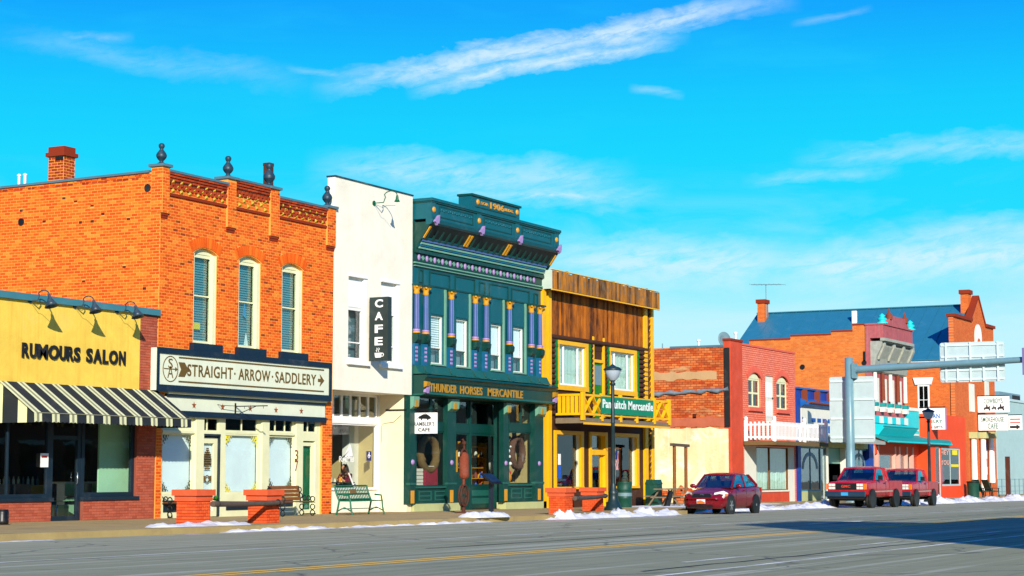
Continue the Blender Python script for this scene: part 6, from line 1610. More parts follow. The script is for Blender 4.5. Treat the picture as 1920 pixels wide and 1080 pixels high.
# upright boards, one object each
def boards(x0, x1, z0, z1, Y, n, m, th=.025, jag=.0):
 w = (x1 - x0) / n; vm = []
 for i in range(n):
  mb = MB().box(x0 + i * w + .006, x0 + (i + 1) * w - .006, Y - th * random.uniform(.7, 1.5), Y - .0005, z0, z1 + random.uniform(0, jag))
  mb.build('board', M[m], yel)
boards(XY0 + .42, XY1 - .62, zwb, ztopw, 0, 46, 'plank_brown')
boards(fxa, fxb, fz0 + .02, fz1 - .05, FYY + .03, 52, 'plank_fascia', jag=.13)
# course of horizontal logs around the windows
zl = uz0 - .5
lo = [(XY0 + .42, U1[0] - .32), (U1[1] + .26, DU[0] - .1), (DU[1] + .1, U2[0] - .32), (U2[1] + .26, XY1 - .6)]
k = 0
zz = zfl + .1
while zz < zwb - .15:
 for (a, b) in lo:
  if b - a > .1: MB().tube([(a, -.03, zz + .1), (b, -.03, zz + .1)], .10, 7).build('log', M['dark_wood'], yel)
 zz += .21
MB().tube([(XY0 + .42, -.05, zwb - .06), (XY1 - .62, -.05, zwb - .06)], .10, 7).build('log', M['dark_wood'], yel)
fs = MB().box(fxa, fxb, FYY + .035, FYY + .09, fz0, fz1 - .08).box(fxa, fxb, FYY + .09, 0, fz0 + .02, fz0 + .06).build('fascia', M['dark_wood'], yel)
MB().box(fxa - .02, fxb + .02, FYY - .03, FYY + .05, fz0 - .05, fz0 - .001).build('fascia_trim', M['yellow_trim'], fs)
MB().box(fxa - .02, fxb + .02, FYY - .01, FYY + .10, fz1 + .021, fz1 + .05).build('fascia_cap', M['yellow_trim'], fs)
C('pale_end', 196, 214, 200, .7)
MB().box(fxa - .03, fxa - .002, FYY, .2, fz0, fz1).build('fascia_end', M['pale_end'], fs)
MB().box(fxb + .002, fxb + .03, FYY, .2, fz0, fz1).build('fascia_end', M['dark_wood'], fs)
# paired yellow corner posts with boards between
def post(x0, x1, z0, z1, y0=-.12, y1=-.001): return MB().box(x0, x1, y0, y1, z0, z1).build('post', M['yellow_trim'], yel)
for (a, b) in ((1019, 1024.5), (1029, 1034.5), (1209, 1214.5), (1222, 1226)):
 post(PX(a, 640, -.12), PX(b, 640, -.12), ZY, fz0 + .01)
# diagonal boards between the right posts
xa, xb = PX(1214.5, 640, -.06), PX(1222, 640, -.06)
for k in range(34):
 z_ = ZYS + k * .26; MB().bar((xa, -.05, z_), (xb, -.05, z_ + .42), .03, .11).build('diagonal_board', M['brown_wood' if k % 3 else 'dark_wood'], yel)
# upper windows: yellow casings, white vinyl sash, green shutters
for (a, b) in ((U1[0], U1[1]), (U2[0], U2[1])):
 t_ = .17
 cs = MB(); cs.box(a, b, -.07, .2, uz1 - t_, uz1).box(a, b, -.09, .2, uz0, uz0 + t_ * 1.2).box(a, a + t_ * .7, -.07, .2, uz0 + t_ * 1.2, uz1 - t_).box(b - t_ * 1.5, b, -.07, .2, uz0 + t_ * 1.2, uz1 - t_)
 wn = cs.build('window_casing', M['yellow_trim'], yel)
 ia, ib = a + t_ * .7, b - t_ * 1.5
 window(wn, ia, ib, uz0 + t_ * 1.2, uz1 - t_, .04, 'vinyl_white', .07, [ia + (ib - ia) * .20, ia + (ib - ia) * .72], [], .07, 'glass_clear', 'curtain', name='sash', bar=.06, backgap=.12) if False else None
 fr_ = MB(); z0_, z1_ = uz0 + t_ * 1.2, uz1 - t_
 fr_.box(ia, ib, .03, .10, z1_ - .06, z1_).box(ia, ib, .03, .10, z0_, z0_ + .08)
 for u in (ia, ia + (ib - ia) * .22, ia + (ib - ia) * .76, ib - .07): fr_.box(u, u + .07, .03, .10, z0_ + .08, z1_ - .06)
 fr_.build('sash_frame', M['vinyl_white'], wn)
 for (u, v) in ((ia + .07, ia + (ib - ia) * .22), (ia + (ib - ia) * .22 + .07, ia + (ib - ia) * .76), (ia + (ib - ia) * .76 + .07, ib - .07)):
  MB().box(u, v, .06, .066, z0_ + .08, z1_ - .06).build('pane', M['glass_clear'], wn)
 cu_ = MB(); n = 24; v = []
 for i in range(n + 1):
  x = ia + (ib - ia) * i / n; y = .18 + .03 * math.sin(i * 2.1); v += [(x, y, z0_), (x, y, z1_)]
 cu_.add(v, [(2 * i, 2 * i + 2, 2 * i + 3, 2 * i + 1) for i in range(n)], smooth=True); cu_.build('curtain', M['curtain'], wn)
 for (s0, s1) in ((a - .30, a - .01), (b + .01, b + .24)):
  sh_ = MB().box(s0, s1, -.06, -.001, uz0 - .03, uz1 + .06).build('shutter', M['shutter_green'], yel)
  for z_ in (uz0 + .25, uz1 - .3): MB().box(s0 + .01, s1 - .01, -.085, -.061, z_, z_ + .12).build('shutter_batten', M['shutter_green'], sh_)
# balcony door
zd1 = uz1 - .25
MB().box(DU[0] - .02, DU[0] + .11, -.07, .1, zfl, uz1 + .35).box(DU[1] - .11, DU[1] + .02, -.07, .1, zfl, uz1 + .35).box(DU[0] + .11, DU[1] - .11, -.07, .1, zd1 - .5, zd1 - .37).build('door_casing', M['yellow_trim'], yel)
dr_ = MB().box(DU[0] + .111, DU[1] - .111, .02, .08, zfl + .02, zd1 - .501).build('balcony_door', M['shutter_green'], yel)
MB().box(DU[0] + .2, DU[1] - .2, .01, .019, zd1 - 1.45, zd1 - .62).build('pane', M['dish_grey'], dr_)
MB().box(DU[0] + .111, DU[1] - .111, .02, .09, zd1 - .369, zd1 + .1).build('door_head_boards', M['dark_wood'], yel)
# balcony
bx0 = PX(1037, 757); bY = onX(1093, 757, bx0)[0]
bx1 = PX(1254, 765, bY)
zr1 = onX(1093, 738, bx0)[1]; zr0 = onX(1093, 774, bx0)[1]; zdk = onX(1093, 783, bx0)[1]
bal = thing('balcony', 'yellow railed timber balcony across the brown store', 'balcony', (bx0, bY, zdk))
MB().box(bx0, bx1, bY, -.13, zdk - .05, zdk).build('deck', M['grey_wood'], bal)
MB().box(bx0 - .02, bx1 + .02, bY - .03, bY - .001, zdk - .20, zdk - .02).build('front_beam', M['grey_wood'], bal)
MB().box(bx0 - .04, bx0 - .001, bY, -.13, zdk - .22, zdk - .02).build('side_beam', M['grey_wood'], bal)
MB().box(bx0 - .03, bx1 + .03, bY - .05, bY - .031, zdk - .27, zdk - .18).build('yellow_lip', M['yellow_trim'], bal)
for k in range(12): x_ = bx0 + .3 + k * (bx1 - bx0 - .6) / 11; MB().box(x_ - .04, x_ + .04, bY + .02, -.14, zdk - .20, zdk - .051).build('joist', M['dark_wood'], bal)
for (p_, q_) in (((bx0, -.14), (bx0, bY)), ((bx0, bY), (bx1, bY)), ((bx1, bY), (bx1, -.14))):
 for z_ in (zr1, zr0): MB().bar((p_[0], p_[1], z_ - .04), (q_[0], q_[1], z_ - .04), .08, .09).build('rail', M['yellow_trim'], bal)
xq = [bx0, PX(1128, 757, bY), PX(1163, 760, bY), PX(1193, 760, bY), PX(1226, 762, bY), bx1]
for i, x_ in enumerate(xq):
 w_ = .11 if i in (0, 5) else .07
 MB().box(x_ - w_, x_ + w_, bY - .06 - .002 * i, bY + .06, zdk - .1, zr1 + .07).build('post', M['yellow_trim'], bal)
for k in range(6):
 y_ = -.2 + (bY + .2) * (k + .5) / 6; MB().box(bx0 - .02, bx0 + .02, y_ - .07, y_ + .07, zr0, zr1 - .08).build('baluster', M['yellow_trim'], bal)
for a, b in zip(xq, xq[1:]):
 m_ = (a + b) / 2
 for u, v in ((a, m_), (m_, b)):
  MB().bar((u + .05, bY, zr0), (v - .05, bY, zr1 - .08), .05, .13, up=(0, 1, 0)).build('cross_brace', M['yellow_trim'], bal)
  MB().bar((u + .05, bY + .03, zr1 - .08), (v - .05, bY + .03, zr0), .05, .13, up=(0, 1, 0)).build('cross_brace', M['yellow_trim'], bal)
# banner on the railing
sY = bY - .10
sa, sb_ = PX(1127.5, 760, sY), PX(1225.5, 766, sY); s0 = PZ(1176, 778.5, sY); s1 = PZ(1176, 747, sY)
bnr = thing('store_banner', 'long green banner with white store name on the balcony rail', 'sign', (sa, sY, s0))
MB().box(sa, sb_, sY, sY + .03, s0, s1).build('panel', M['banner_green'], bnr)
tl = MB(); text_on(tl, 'Panguitch Mercantile', (sa + .13, sY - .001, s0 + .13), (1, 0, 0), (0, -1, 0), sb_ - sa - .2, s1 - s0 - .24, .008, .02); tl.build('lettering', M['sign_white'], bnr)
# ground floor glazing in yellow casings
for (a, b, nm, zb_) in ((G1[0], G1[1], 'shop_window', ZYS + .75), (G2[0], G2[1], 'shop_window', ZYS + .75)):
 t_ = .16; cs = MB()
 cs.box(a, b, -.08, .22, gz1 - t_, gz1).box(a, b, -.10, .22, zb_, zb_ + .1).box(a, a + t_, -.08, .22, zb_ + .1, gz1 - t_).box(b - t_ * 1.6, b, -.08, .22, zb_ + .1, gz1 - t_)
 wn = cs.build('window_casing', M['yellow_trim'], yel)
 MB().box(a + t_, b - t_ * 1.6, .12, .13, zb_ + .1, gz1 - t_).build('pane', M['glass_dark'], wn)
 MB().box(b - t_ * 1.6 - .1, b - t_ * 1.6 - .001, .05, .2, zb_ + .1, gz1 - t_).build('inner_stop', M['linen'], wn)
cs = MB(); a, b = GD[0], GD[1]; zt_ = gz1 - .85
cs.box(a, a + .17, -.08, .22, ZYS, gz1).box(b - .27, b, -.08, .22, ZYS, gz1).box(a + .17, b - .27, -.08, .22, gz1 - .14, gz1).box(a + .17, b - .27, -.09, .22, zt_ - .12, zt_ + .1)
dc = cs.build('door_casing', M['yellow_trim'], yel)
MB().box(a + .17, b - .27, .12, .13, zt_ + .1, gz1 - .14).build('transom_pane', M['glass'], dc)
dr_ = MB().box(a + .171, a + .36, .06, .12, ZYS + .02, zt_ - .121).box(b - .45, b - .271, .06, .12, ZYS + .02, zt_ - .121).box(a + .36, b - .45, .06, .12, ZYS + .02, ZYS + .7).build('door', M['yellow_trim'], yel)
MB().box(a + .36, b - .45, .08, .09, ZYS + .7, zt_ - .121).build('pane', M['glass'], dr_)
shell(yel, XY0 + .3, XY1 - .3, .27, 6, ZYS, zdk - .4, 'interior_dark', 'room', 'brown_wood', 'interior_dark')
MB().box(XY0 + .05, XY1 - .05, .001, .27, zdk - .45, zdk - .3).build('floor_beam', M['dark_wood'], yel)
# loose goods in the store windows and along its porch
x_ = PX(1046, 880, .18); pp = thing('posted_paper', 'white paper over blue card in the left store window', 'notice', (x_, .15, ZYS + 1.2))
MB().box(x_ - .12, x_ + .12, .10, .115, ZYS + 1.75, ZYS + 2.2).build('paper', M['sign_white'], pp); MB().box(x_ - .12, x_ + .12, .10, .115, ZYS + 1.2, ZYS + 1.72).build('card', M['blue_thing'], pp)
for k, (px_, m_, lb) in enumerate(((1062, 'blue_thing', 'blue pot on display in the left store window'), (1077, 'green_leaf', 'green plant on display in the left store window'), (1172, 'linen', 'cream jar on display in the right store window'), (1178, 'gold', 'golden jar on display in the right store window'))):
 x_ = PX(px_, 890, .7); o_ = thing('display_pot', lb, 'pot', (x_, .7, ZYS + .8))
 MB().lathe([(.12, 0), (.2, .2), (.17, .38), (.1, .45), (.12, .5)], (x_, .7, ZYS + .8), 12).build('vessel', M[m_], o_); MB().lathe([(.1, .5), (.14, .55), (.05, .7)], (x_, .7, ZYS + .8), 10).build('stopper', M[m_], o_)
 MB().box(x_ - .25, x_ + .25, .45, .95, ZYS, ZYS + .8).build('stand', M['brown_wood'], o_)
fx_ = PX(1157, 870, -.6)
fg = thing('flag', 'small hanging striped flag by the store window', 'flag', (fx_, -.6, ZYS + 2.2))
for k in range(7):
 v = []
 for i in range(9): v += [(fx_ - .06 + k * .045 + .02 * math.sin(i), -.55 + .02 * math.sin(i * 1.3 + k), ZYS + 2.35 - i * .10), (fx_ - .015 + k * .045 + .02 * math.sin(i), -.55 + .02 * math.sin(i * 1.3 + k), ZYS + 2.35 - i * .10)]
 MB().add(v, [(2 * i, 2 * i + 1, 2 * i + 3, 2 * i + 2) for i in range(8)]).build('stripe', M['red_thing' if k % 2 == 0 else 'flag_white'], fg)
MB().box(fx_ - .08, fx_ + .1, -.58, -.555, ZYS + 2.0, ZYS + 2.36).build('canton', M['flag_blue'], fg)
MB().tube([(fx_ - .1, -.05, ZYS + 2.5), (fx_ + .1, -.75, ZYS + 2.45)], .015, 6).build('staff', M['brown_wood'], fg)
# porch chair frames (wrought iron) and rusty post sculpture at the right end
def iron_chair(label, px_, py_, s=1.0):
 gx_, gy_ = onG(px_, py_, .15); t = thing('iron_chair', label, 'chair', (gx_, gy_, sw(gx_)))
 MB().lathe([(.22, .42), (.24, .45), (.0, .46)], (0, 0, 0), 14).build('seat', M['iron'], t, local=True)
 for k in range(4): a_ = .78 + k * 1.57; MB().tube([(.18 * math.cos(a_), .18 * math.sin(a_), .44), (.2 * math.cos(a_), .2 * math.sin(a_), .2), (.26 * math.cos(a_), .26 * math.sin(a_), 0)], .016, 5).build('leg', M['iron'], t, local=True)
 MB().tube([(-.22, .2, .44), (-.24, .3, .8), (-.12, .34, .98), (0, .35, 1.04), (.12, .34, .98), (.24, .3, .8), (.22, .2, .44)], .016, 5).build('back_hoop', M['iron'], t, local=True)
 for sx in (-1, 1): MB().tube([(sx * .05, .22, .46), (sx * .12, .3, .7), (sx * .02, .33, .9)], .012, 5).build('back_scroll', M['iron'], t, local=True)
iron_chair('wrought iron chair between the store door and the brick piers', 1086, 944)
iron_chair('wrought iron chair right of the green barrel', 1197, 945)
def rusty_post(px_, py_):
 gx_, gy_ = onG(px_, py_, .15); b = sw(gx_); t = thing('rusty_figure', 'rusty tin figure with spread arms at the end of the store porch', 'sculpture', (gx_, gy_, b))
 MB().tube([(gx_, gy_, b), (gx_, gy_, b + 1.3)], .03, 6).build('post', M['rust_dark'], t)
 MB().lathe([(.16, 1.25), (.17, 1.8), (.14, 1.9)], (gx_, gy_, b), 10).build('body', M['rust'], t)
 MB().tube([(gx_ - .35, gy_, b + 1.72), (gx_ - .15, gy_, b + 1.95), (gx_, gy_, b + 2.05), (gx_ + .2, gy_, b + 1.95), (gx_ + .42, gy_, b + 1.7)], .04, 6).build('arms', M['rust_dark'], t)
 MB().lathe([(.3, 0), (.3, .04), (.04, .08)], (gx_, gy_, b), 10).build('base', M['rust_dark'], t)
 MB().lathe([(.12, 1.98), (.05, 2.05), (.04, 2.4)], (gx_, gy_, b), 10).build('head', M['rust'], t)
rusty_post(1214, 946)
# green barrel and green box bin
gx_, gy_ = onG(1171, 951, .15); b = sw(gx_)
br = thing('green_barrel', 'dented green oil drum litter barrel beside the lamp post', 'barrel', (gx_, gy_, b))
MB().lathe([(.30, 0), (.31, .04), (.31, .36), (.325, .38), (.31, .40), (.31, .72), (.325, .74), (.31, .76), (.31, 1.02), (.325, 1.05), (.30, 1.05), (.29, .7)], (gx_, gy_, b), 20).build('drum', M['bin_green'], br)
MB().lathe([(.314, .46), (.314, .60)], (gx_, gy_, b), 20, cap=False).build('worn_band', M['dish_grey'], br)
MB().tube([(gx_ - .3, gy_, b + 1.05), (gx_ - .1, gy_ + .1, b + 1.2), (gx_ + .2, gy_, b + 1.18), (gx_ + .32, gy_, b + 1.0)], .012, 5).build('bail', M['iron'], br)
gx_, gy_ = onG(1226, 949, .15); b = sw(gx_)
bb = thing('green_bin', 'dark green box litter bin at the corner of the timber store', 'bin', (gx_, gy_, b))
MB().box(gx_ - .28, gx_ + .28, gy_ - .28, gy_ + .28, b, b + .95).build('box', M['bin_green'], bb)
MB().prism([(gy_ - .30, b + .951), (gy_ + .30, b + .951), (gy_ + .22, b + 1.15), (gy_ - .22, b + 1.15)], 'x', gx_ - .30, gx_ + .30).build('lid', M['bin_green'], bb)
# lamp standard
def lamp_post(label, gx_, gy_, ztop, b):
 t = thing('street_lamp', label, 'street lamp', (gx_, gy_, b), 'dark green street lamps'); h = ztop - b
 MB().lathe([(.34, 0), (.34, .10), (.28, .14), (.25, .30), (.20, .34), (.17, .60), (.19, .66), (.13, .74), (.10, .95), (.085, 1.0)], (gx_, gy_, b), 16).build('base', M['post_green'], t)
 MB().lathe([(.085, 1.0), (.075, h * .6), (.095, h * .6 + .03), (.075, h * .6 + .06), (.065, h - .75)], (gx_, gy_, b), 14).build('pole', M['post_green'], t)
 MB().lathe([(.065, h - .75), (.12, h - .68), (.07, h - .62), (.11, h - .55)], (gx_, gy_, b), 14).build('collar', M['post_green'], t)
 MB().lathe([(.11, h - .55), (.22, h - .44), (.29, h - .26), (.31, h - .16)], (gx_, gy_, b), 16).build('globe', M['lamp_glass'], t)
 MB().lathe([(.34, h - .17), (.35, h - .13), (.26, h - .06), (.12, h - .02), (.05, h + .04), (.0, h + .08)], (gx_, gy_, b), 16).build('cap', M['post_green'], t)
 for s_ in (-1, 1): MB().bar((gx_, gy_, b + h - .62), (gx_ + s_ * .22, gy_, b + h - .72), .03).build('ladder_rest', M['post_green'], t)
 return t
gx_, gy_ = onG(1150, 957, .15)
lzt = EZ + (onY(1150, 686, gy_)[1] - EZ)
lamp_post('dark green street lamp in front of the green store banner', gx_, gy_, lzt, sw(gx_))
# brick piers joined by a log rail: two pairs
def pier(label, px0, px1, pyb, pyt, grp):
 gx0_, gy0_ = onG((px0 + px1) / 2 - 4, pyb, .15)
 gx0_ += .34; b = sw(gx0_); w = .29; d = .29
 zt_ = EZ + (onY((px0 + px1) / 2, pyt, gy0_ - .0)[1] - EZ)
 t = thing('brick_pier', label, 'pier', (gx0_, gy0_ + d, b), grp)
 y0_ = gy0_; y1_ = gy0_ + 2 * d; x0_, x1_ = gx0_ - w, gx0_ + w
 hb = zt_ - .28 - b
 MB().box(x0_, x1_, y0_, y1_, b - .1, zt_ - .28).build('core', M['orange_paint'], t)
 bh_ = hb / 8
 for (o_, u_, n_, L_) in (((x0_, y0_, 0), (1, 0, 0), (0, -1, 0), x1_ - x0_), ((x0_, y1_, 0), (0, -1, 0), (-1, 0, 0), y1_ - y0_)):
  lay(t, o_, u_, n_, L_, b, b + hb + .001, lambda z: [(0, L_)], 40, 'brick_pier', bl=L_ / 3.5, bh=bh_, mo=.010, D=.012)
 MB().box(x0_ - .04, x1_ + .04, y0_ - .04, y1_ + .04, zt_ - .28, zt_ - .15).build('cap_course', M['orange_cap'], t)
 MB().box(x0_ - .09, x1_ + .09, y0_ - .09, y1_ + .09, zt_ - .149, zt_).build('cap_course', M['orange_cap'], t)
 return gx0_, gy0_, zt_
A = pier('orange painted brick pier nearest the maroon salon corner', 334, 402, 986, 918, 'orange painted brick piers')
B = pier('orange painted brick pier right of the saddle shop door', 470, 532, 981, 918, 'orange painted brick piers')
Cc = pier('orange painted brick pier left of the timber store door', 1040, 1083, 965, 915, 'orange painted brick piers')
Dd = pier('orange painted brick pier beside the street lamp base', 1099, 1144, 958, 914, 'orange painted brick piers')
def rail(label, P1, P2, dz, ext):
 z_ = (P1[2] + P2[2]) / 2 - dz; a = Vector((P1[0] + .22, P1[1] - .12, z_ + .02)); b = Vector((P2[0] + ext, P2[1] - .12, z_ + .01))
 t = thing('log_rail', label, 'rail', tuple((a + b) / 2))
 MB().tube([a, (a + b) / 2 - Vector((0, 0, .02)), b], [.075, .07, .065], 10).build('log', M['log_grey'], t)
 for f_ in (.07, .95): MB().torus(tuple(a.lerp(b, f_)), .075, .015, 'x', 14, 5).build('strap', M['iron'], t)
rail('weathered log rail between the two piers at the saddle shop', A, B, .36, .2)
rail('weathered log rail between the two piers at the timber store', Cc, Dd, .34, .3)
tz = thing('tuft', 'small green weed tuft on the brick pier by the saddle shop', 'plant', (A[0] + .44, A[1] - .05, A[2] - .3))
mb = MB()
for k in range(60):
 a_ = random.uniform(0, 6.28); e_ = random.uniform(.2, 1.4); l_ = random.uniform(.08, .17); d_ = Vector((math.cos(a_) * math.cos(e_), math.sin(a_) * math.cos(e_), math.sin(e_))); p_ = Vector((A[0] + .44, A[1] - .05, A[2] - .28)); s_ = d_.cross(Vector((0, 0, 1))).normalized() * .018
 mb.add([tuple(p_), tuple(p_ + d_ * l_ * .6 + s_), tuple(p_ + d_ * l_), tuple(p_ + d_ * l_ * .6 - s_)], [(0, 1, 2, 3)])
mb.build('leaves', M['green_leaf'], tz)
# two timber and iron benches behind the saddle shop piers
def iron_bench(label, px_, py_, L=1.5, rz=0):
 gx_, gy_ = onG(px_, py_, .15); t = thing('iron_bench', label, 'bench', (gx_, gy_, sw(gx_)), rz=rz); h = L / 2
 for sx in (-1, 1):
  f_ = MB(); x = sx * h
  for (cy_, cz_, r_) in ((-.2, .10, .08), (-.2, .28, .08), (.2, .10, .08), (.2, .28, .08), (-.2, .52, .08), (-.05, .55, .07), (.1, .55, .07), (.26, .62, .08), (.3, .80, .08)): f_.torus((x, cy_, cz_), r_, .018, 'x', 14, 5)
  f_.bar((x, -.28, .42), (x, .28, .42), .03); f_.bar((x, .24, .42), (x, .34, .92), .03); f_.build('scrolled_end', M['iron'], t, local=True)
 for k in range(4): MB().box(-h, h, -.26 + k * .13, -.15 + k * .13, .43, .46).build('seat_slat', M['brown_wood'], t, local=True)
 for k in range(4): MB().obox((0, .27 + k * .025, .53 + k * .115), ((1, 0, 0), (0, .2, .98), (0, -.98, .2)), (h, .05, .015)).build('back_slat', M['brown_wood'], t, local=True)
iron_bench('timber bench with iron scroll ends behind the left saddle shop pier', 338, 971, 1.5)
iron_bench('timber bench with iron scroll ends right of the second saddle shop pier', 548, 968, 1.6)
# ================================================================ SALMON BRICK BUILDING BEYOND THE EMPTY LOT
XP0, XP1 = 88.12, 98.0
pk_ = thing('salmon_building', 'two storey salmon painted brick building with white balcony', 'building', (XP0, 0, sw(93)))
ZP = sw(93) - .4; ZPS = sw(93) + .01
zpt = PZ(1440, 655.5); xpl = PX(1389.5, 780)
zp_side = onX(1300, 652, XP0)[1]
P1 = RC(1403, 1426.5, 700, 764); P2 = RC(1456, 1477.5, 706, 768); PD = RC(1435.5, 1451, 702, 792)
pz0, pz1 = (P1[2] + P2[2]) / 2, (P1[3] + P2[3]) / 2
PS = RC(1394, 1479, 838, 944)
wall(pk_, 'brick_salmon', xpl, XP1, ZP, zpt, 0.0, .3, [(P1[0], P1[1], pz0, pz1), (P2[0], P2[1], pz0, pz1), (PD[0], PD[1], PD[2], pz1 - .05), (PX(1396, 880), PX(1491, 880), ZP, PZ(1440, 837))], name='front_wall')
MB().box(XP0 - .02, xpl, -.10, .3, ZP, zpt + .12).build('pilaster', M['pilaster_red'], pk_)
MB().box(XP0 - .06, xpl + .05, -.14, .34, zpt + .12, zpt + .24).build('pilaster_cap', M['brick_maroon'], pk_)
MB().box(xpl, XP1, -.05, .32, zpt, zpt + .10).build('coping', M['salmon_trim'], pk_)
wall(pk_, 'brick_weathered', .301, 16, ZP, zp_side, XP0, .3, name='side_wall', axis='x')
yq0, yq1 = onX(1256, 655, XP0)[0], 16
MB().box(XP0 - .03, XP0 + .33, .301, yq0, zp_side, zp_side + .10).build('side_coping', M['flashing'], pk_)
MB().box(XP0 + .3, XP1 - .01, .3, 16, zp_side - .5, zp_side - .4).build('roof', M['roof_tar'], pk_)
# cream plaster clinging to the lower side wall, its edge torn
def torn(y0, y1, zf_bot, zf_top, th, m, name, seed, n=60, amp=.12):
 mb = MB(); v = []
 for i in range(n + 1):
  y = y0 + (y1 - y0) * i / n
  a = zf_bot(y) + amp * mnoise.noise(Vector((y * 1.7, seed, 0))) + amp * .5 * mnoise.noise(Vector((y * 6, seed, 3)))
  b = zf_top(y) + amp * mnoise.noise(Vector((y * 1.3, seed, 7))) + amp * .5 * mnoise.noise(Vector((y * 5, seed, 9)))
  if b < a + .01: b = a + .01
  v += [(XP0 - th, y, a), (XP0 - th, y, b), (XP0 + .001, y, a), (XP0 + .001, y, b)]
 f = []
 for i in range(n):
  q = 4 * i; f += [(q, q + 1, q + 5, q + 4), (q + 1, q + 3, q + 7, q + 5), (q, q + 4, q + 6, q + 2)]
 mb.add(v, f); return mb.build(name, M[m], pk_)
zpl_ = onX(1300, 803, XP0)[1]; zst0, zst1 = onX(1290, 712, XP0)[1], onX(1290, 697, XP0)[1]
yA = onX(1366, 800, XP0)[0]
C('plaster_pink', 196, 104, 72, .9, k=.82, var=.15, sc=2)
torn(yA, 15, lambda y: ZP, lambda y: zpl_, .025, 'plaster_cream', 'plaster', 1)
torn(yA, 15, lambda y: zpl_ + .08, lambda y: zpl_ + .55, .012, 'plaster_pink', 'plaster_edge', 2)
torn(yA + .6, 15, lambda y: zst0, lambda y: zst1, .02, 'plaster_tan', 'plaster_patch', 3, amp=.16)
torn(yA, yA + 3.0, lambda y: ZP, lambda y: ZPS + 1.35 - .35 * abs(y - yA - .6), .035, 'brick_weathered', 'bared_brick', 4, amp=.35)
torn(yA + 3.2, yA + 7.5, lambda y: ZP, lambda y: ZPS + .75, .035, 'brick_weathered', 'bared_brick', 5, amp=.3)
# old roof flashing line: crooked grey strip
pts = []
for k in range(15):
 px_ = 1226 + k * 10; y_, z_ = onX(px_, 739 - k * .62 + 1.5 * math.sin(k * 1.7), XP0 - .05); pts.append((XP0 - .05, y_, z_))
MB().tube(pts, [.10 + .05 * math.sin(k * 2.3) for k in range(15)], 7).build('old_flashing', M['pipe_grey'], pk_)
y_, _ = onX(1364.5, 720, XP0)
MB().box(XP0 - .10, XP0 + .002, y_ - .12, y_ + .14, onX(1364, 800, XP0)[1], onX(1364, 652, XP0)[1]).build('shade_strip', M['interior_dark'], pk_)  # painted shade: dark box stands in for the shadowed recess beside the pilaster
hy, hz = onX(1302, 780, XP0); MB().box(XP0 - .012, XP0 + .01, hy - .1, hy + .1, hz - .12, hz + .12).build('socket', M['mortar_dark'], pk_)
# upper windows, balcony door
def archwin(a, b, z0, z1, m):
 zs = z1 - .30
 wn = window(pk_, a, b, z0, zs, .10, m, .09, [(a + b) / 2], [z0 + (zs - z0) * .5], .08, 'glass_dark', None, bar=.10)
 w = (b - a) / 2; c = (a + b) / 2; R = (w * w + .09) / .6; tm = math.asin(min(1, w / R))
 MB().prism([(a, zs)] + [(c + R * math.sin(-tm + 2 * tm * k / 10), max(zs + .001, z1 - R + R * math.cos(-tm + 2 * tm * k / 10))) for k in range(11)] + [(b, zs)], 'y', .08, .18).build('arched_head', M[m], wn)
 R2 = R + .02
 for k in range(11):
  t = -tm * 1.1 + 2.2 * tm * (k + .5) / 11; d = Vector((math.sin(t), 0, math.cos(t))); p = Vector((c, -.02, z1 - R)) + d * (R + .18)
  MB().obox(tuple(p), ((d.z, 0, -d.x), (0, 1, 0), tuple(d)), (R * tm * 1.1 / 11 - .006, .035, .15)).build('brick', M['salmon_trim'], wn)
 MB().box(a - .12, b + .12, -.12, .09, z0 - .20, z0 - .001).build('sill', M['salmon_trim'], wn)
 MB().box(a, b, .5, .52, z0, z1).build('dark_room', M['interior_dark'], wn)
archwin(P1[0], P1[1], pz0, pz1, 'cream_trim'); archwin(P2[0], P2[1], pz0, pz1, 'cream_trim')
zdp = PD[2]
dp = MB().box(PD[0], PD[1], .06, .12, zdp - .2, pz1 - .05).build('balcony_door', M['old_white'], pk_)
for z_ in (.3, 1.3): MB().box(PD[0] + .15, PD[1] - .15, .04, .059, zdp + z_, zdp + z_ + .8).build('door_panel', M['white_paint'], dp)
MB().sphere((PD[1] - .12, .02, zdp + 1.3), .05).build('knob', M['iron'], dp)
# white picket balcony
wx0 = PX(1393.5, 805); wY = onX(1452, 805, wx0)[0]; wx1 = PX(1549, 806, wY)
wz1 = onX(1452, 790, wx0)[1]; wzf = onX(1452, 826, wx0)[1]
wb = thing('picket_balcony', 'white picket railed balcony on the salmon building', 'balcony', (wx0, wY, wzf))
MB().box(wx0, wx1, wY, -.06, wzf - .06, wzf).build('deck', M['grey_wood'], wb)
MB().box(wx0 - .03, wx1 + .05, wY - .10, wY - .001, wzf - .22, wzf - .02).build('front_beam', M['straw'], wb)
MB().box(wx0 - .08, wx0 - .001, wY, -.06, wzf - .22, wzf - .02).build('side_beam', M['straw'], wb)
for (p_, q_) in (((wx0, -.08), (wx0, wY)), ((wx0, wY), (wx1, wY)), ((wx1, wY), (wx1, -.08))):
 for z_ in (wz1 - .15, wzf + .18): MB().bar((p_[0], p_[1], z_), (q_[0], q_[1], z_), .05, .09).build('rail', M['white_paint'], wb)
 L_ = math.hypot(q_[0] - p_[0], q_[1] - p_[1]); n = max(2, int(L_ / .21))
 for k in range(n):
  t = (k + .5) / n; x_, y_ = p_[0] + (q_[0] - p_[0]) * t, p_[1] + (q_[1] - p_[1]) * t
  w_ = .055
  if p_[0] == q_[0]: MB().box(x_ - .045, x_ - .026, y_ - w_, y_ + w_, wzf + .06, wz1).build('picket', M['white_paint'], wb)
  else: MB().box(x_ - w_, x_ + w_, y_ - .045, y_ - .026, wzf + .06, wz1).build('picket', M['white_paint'], wb)
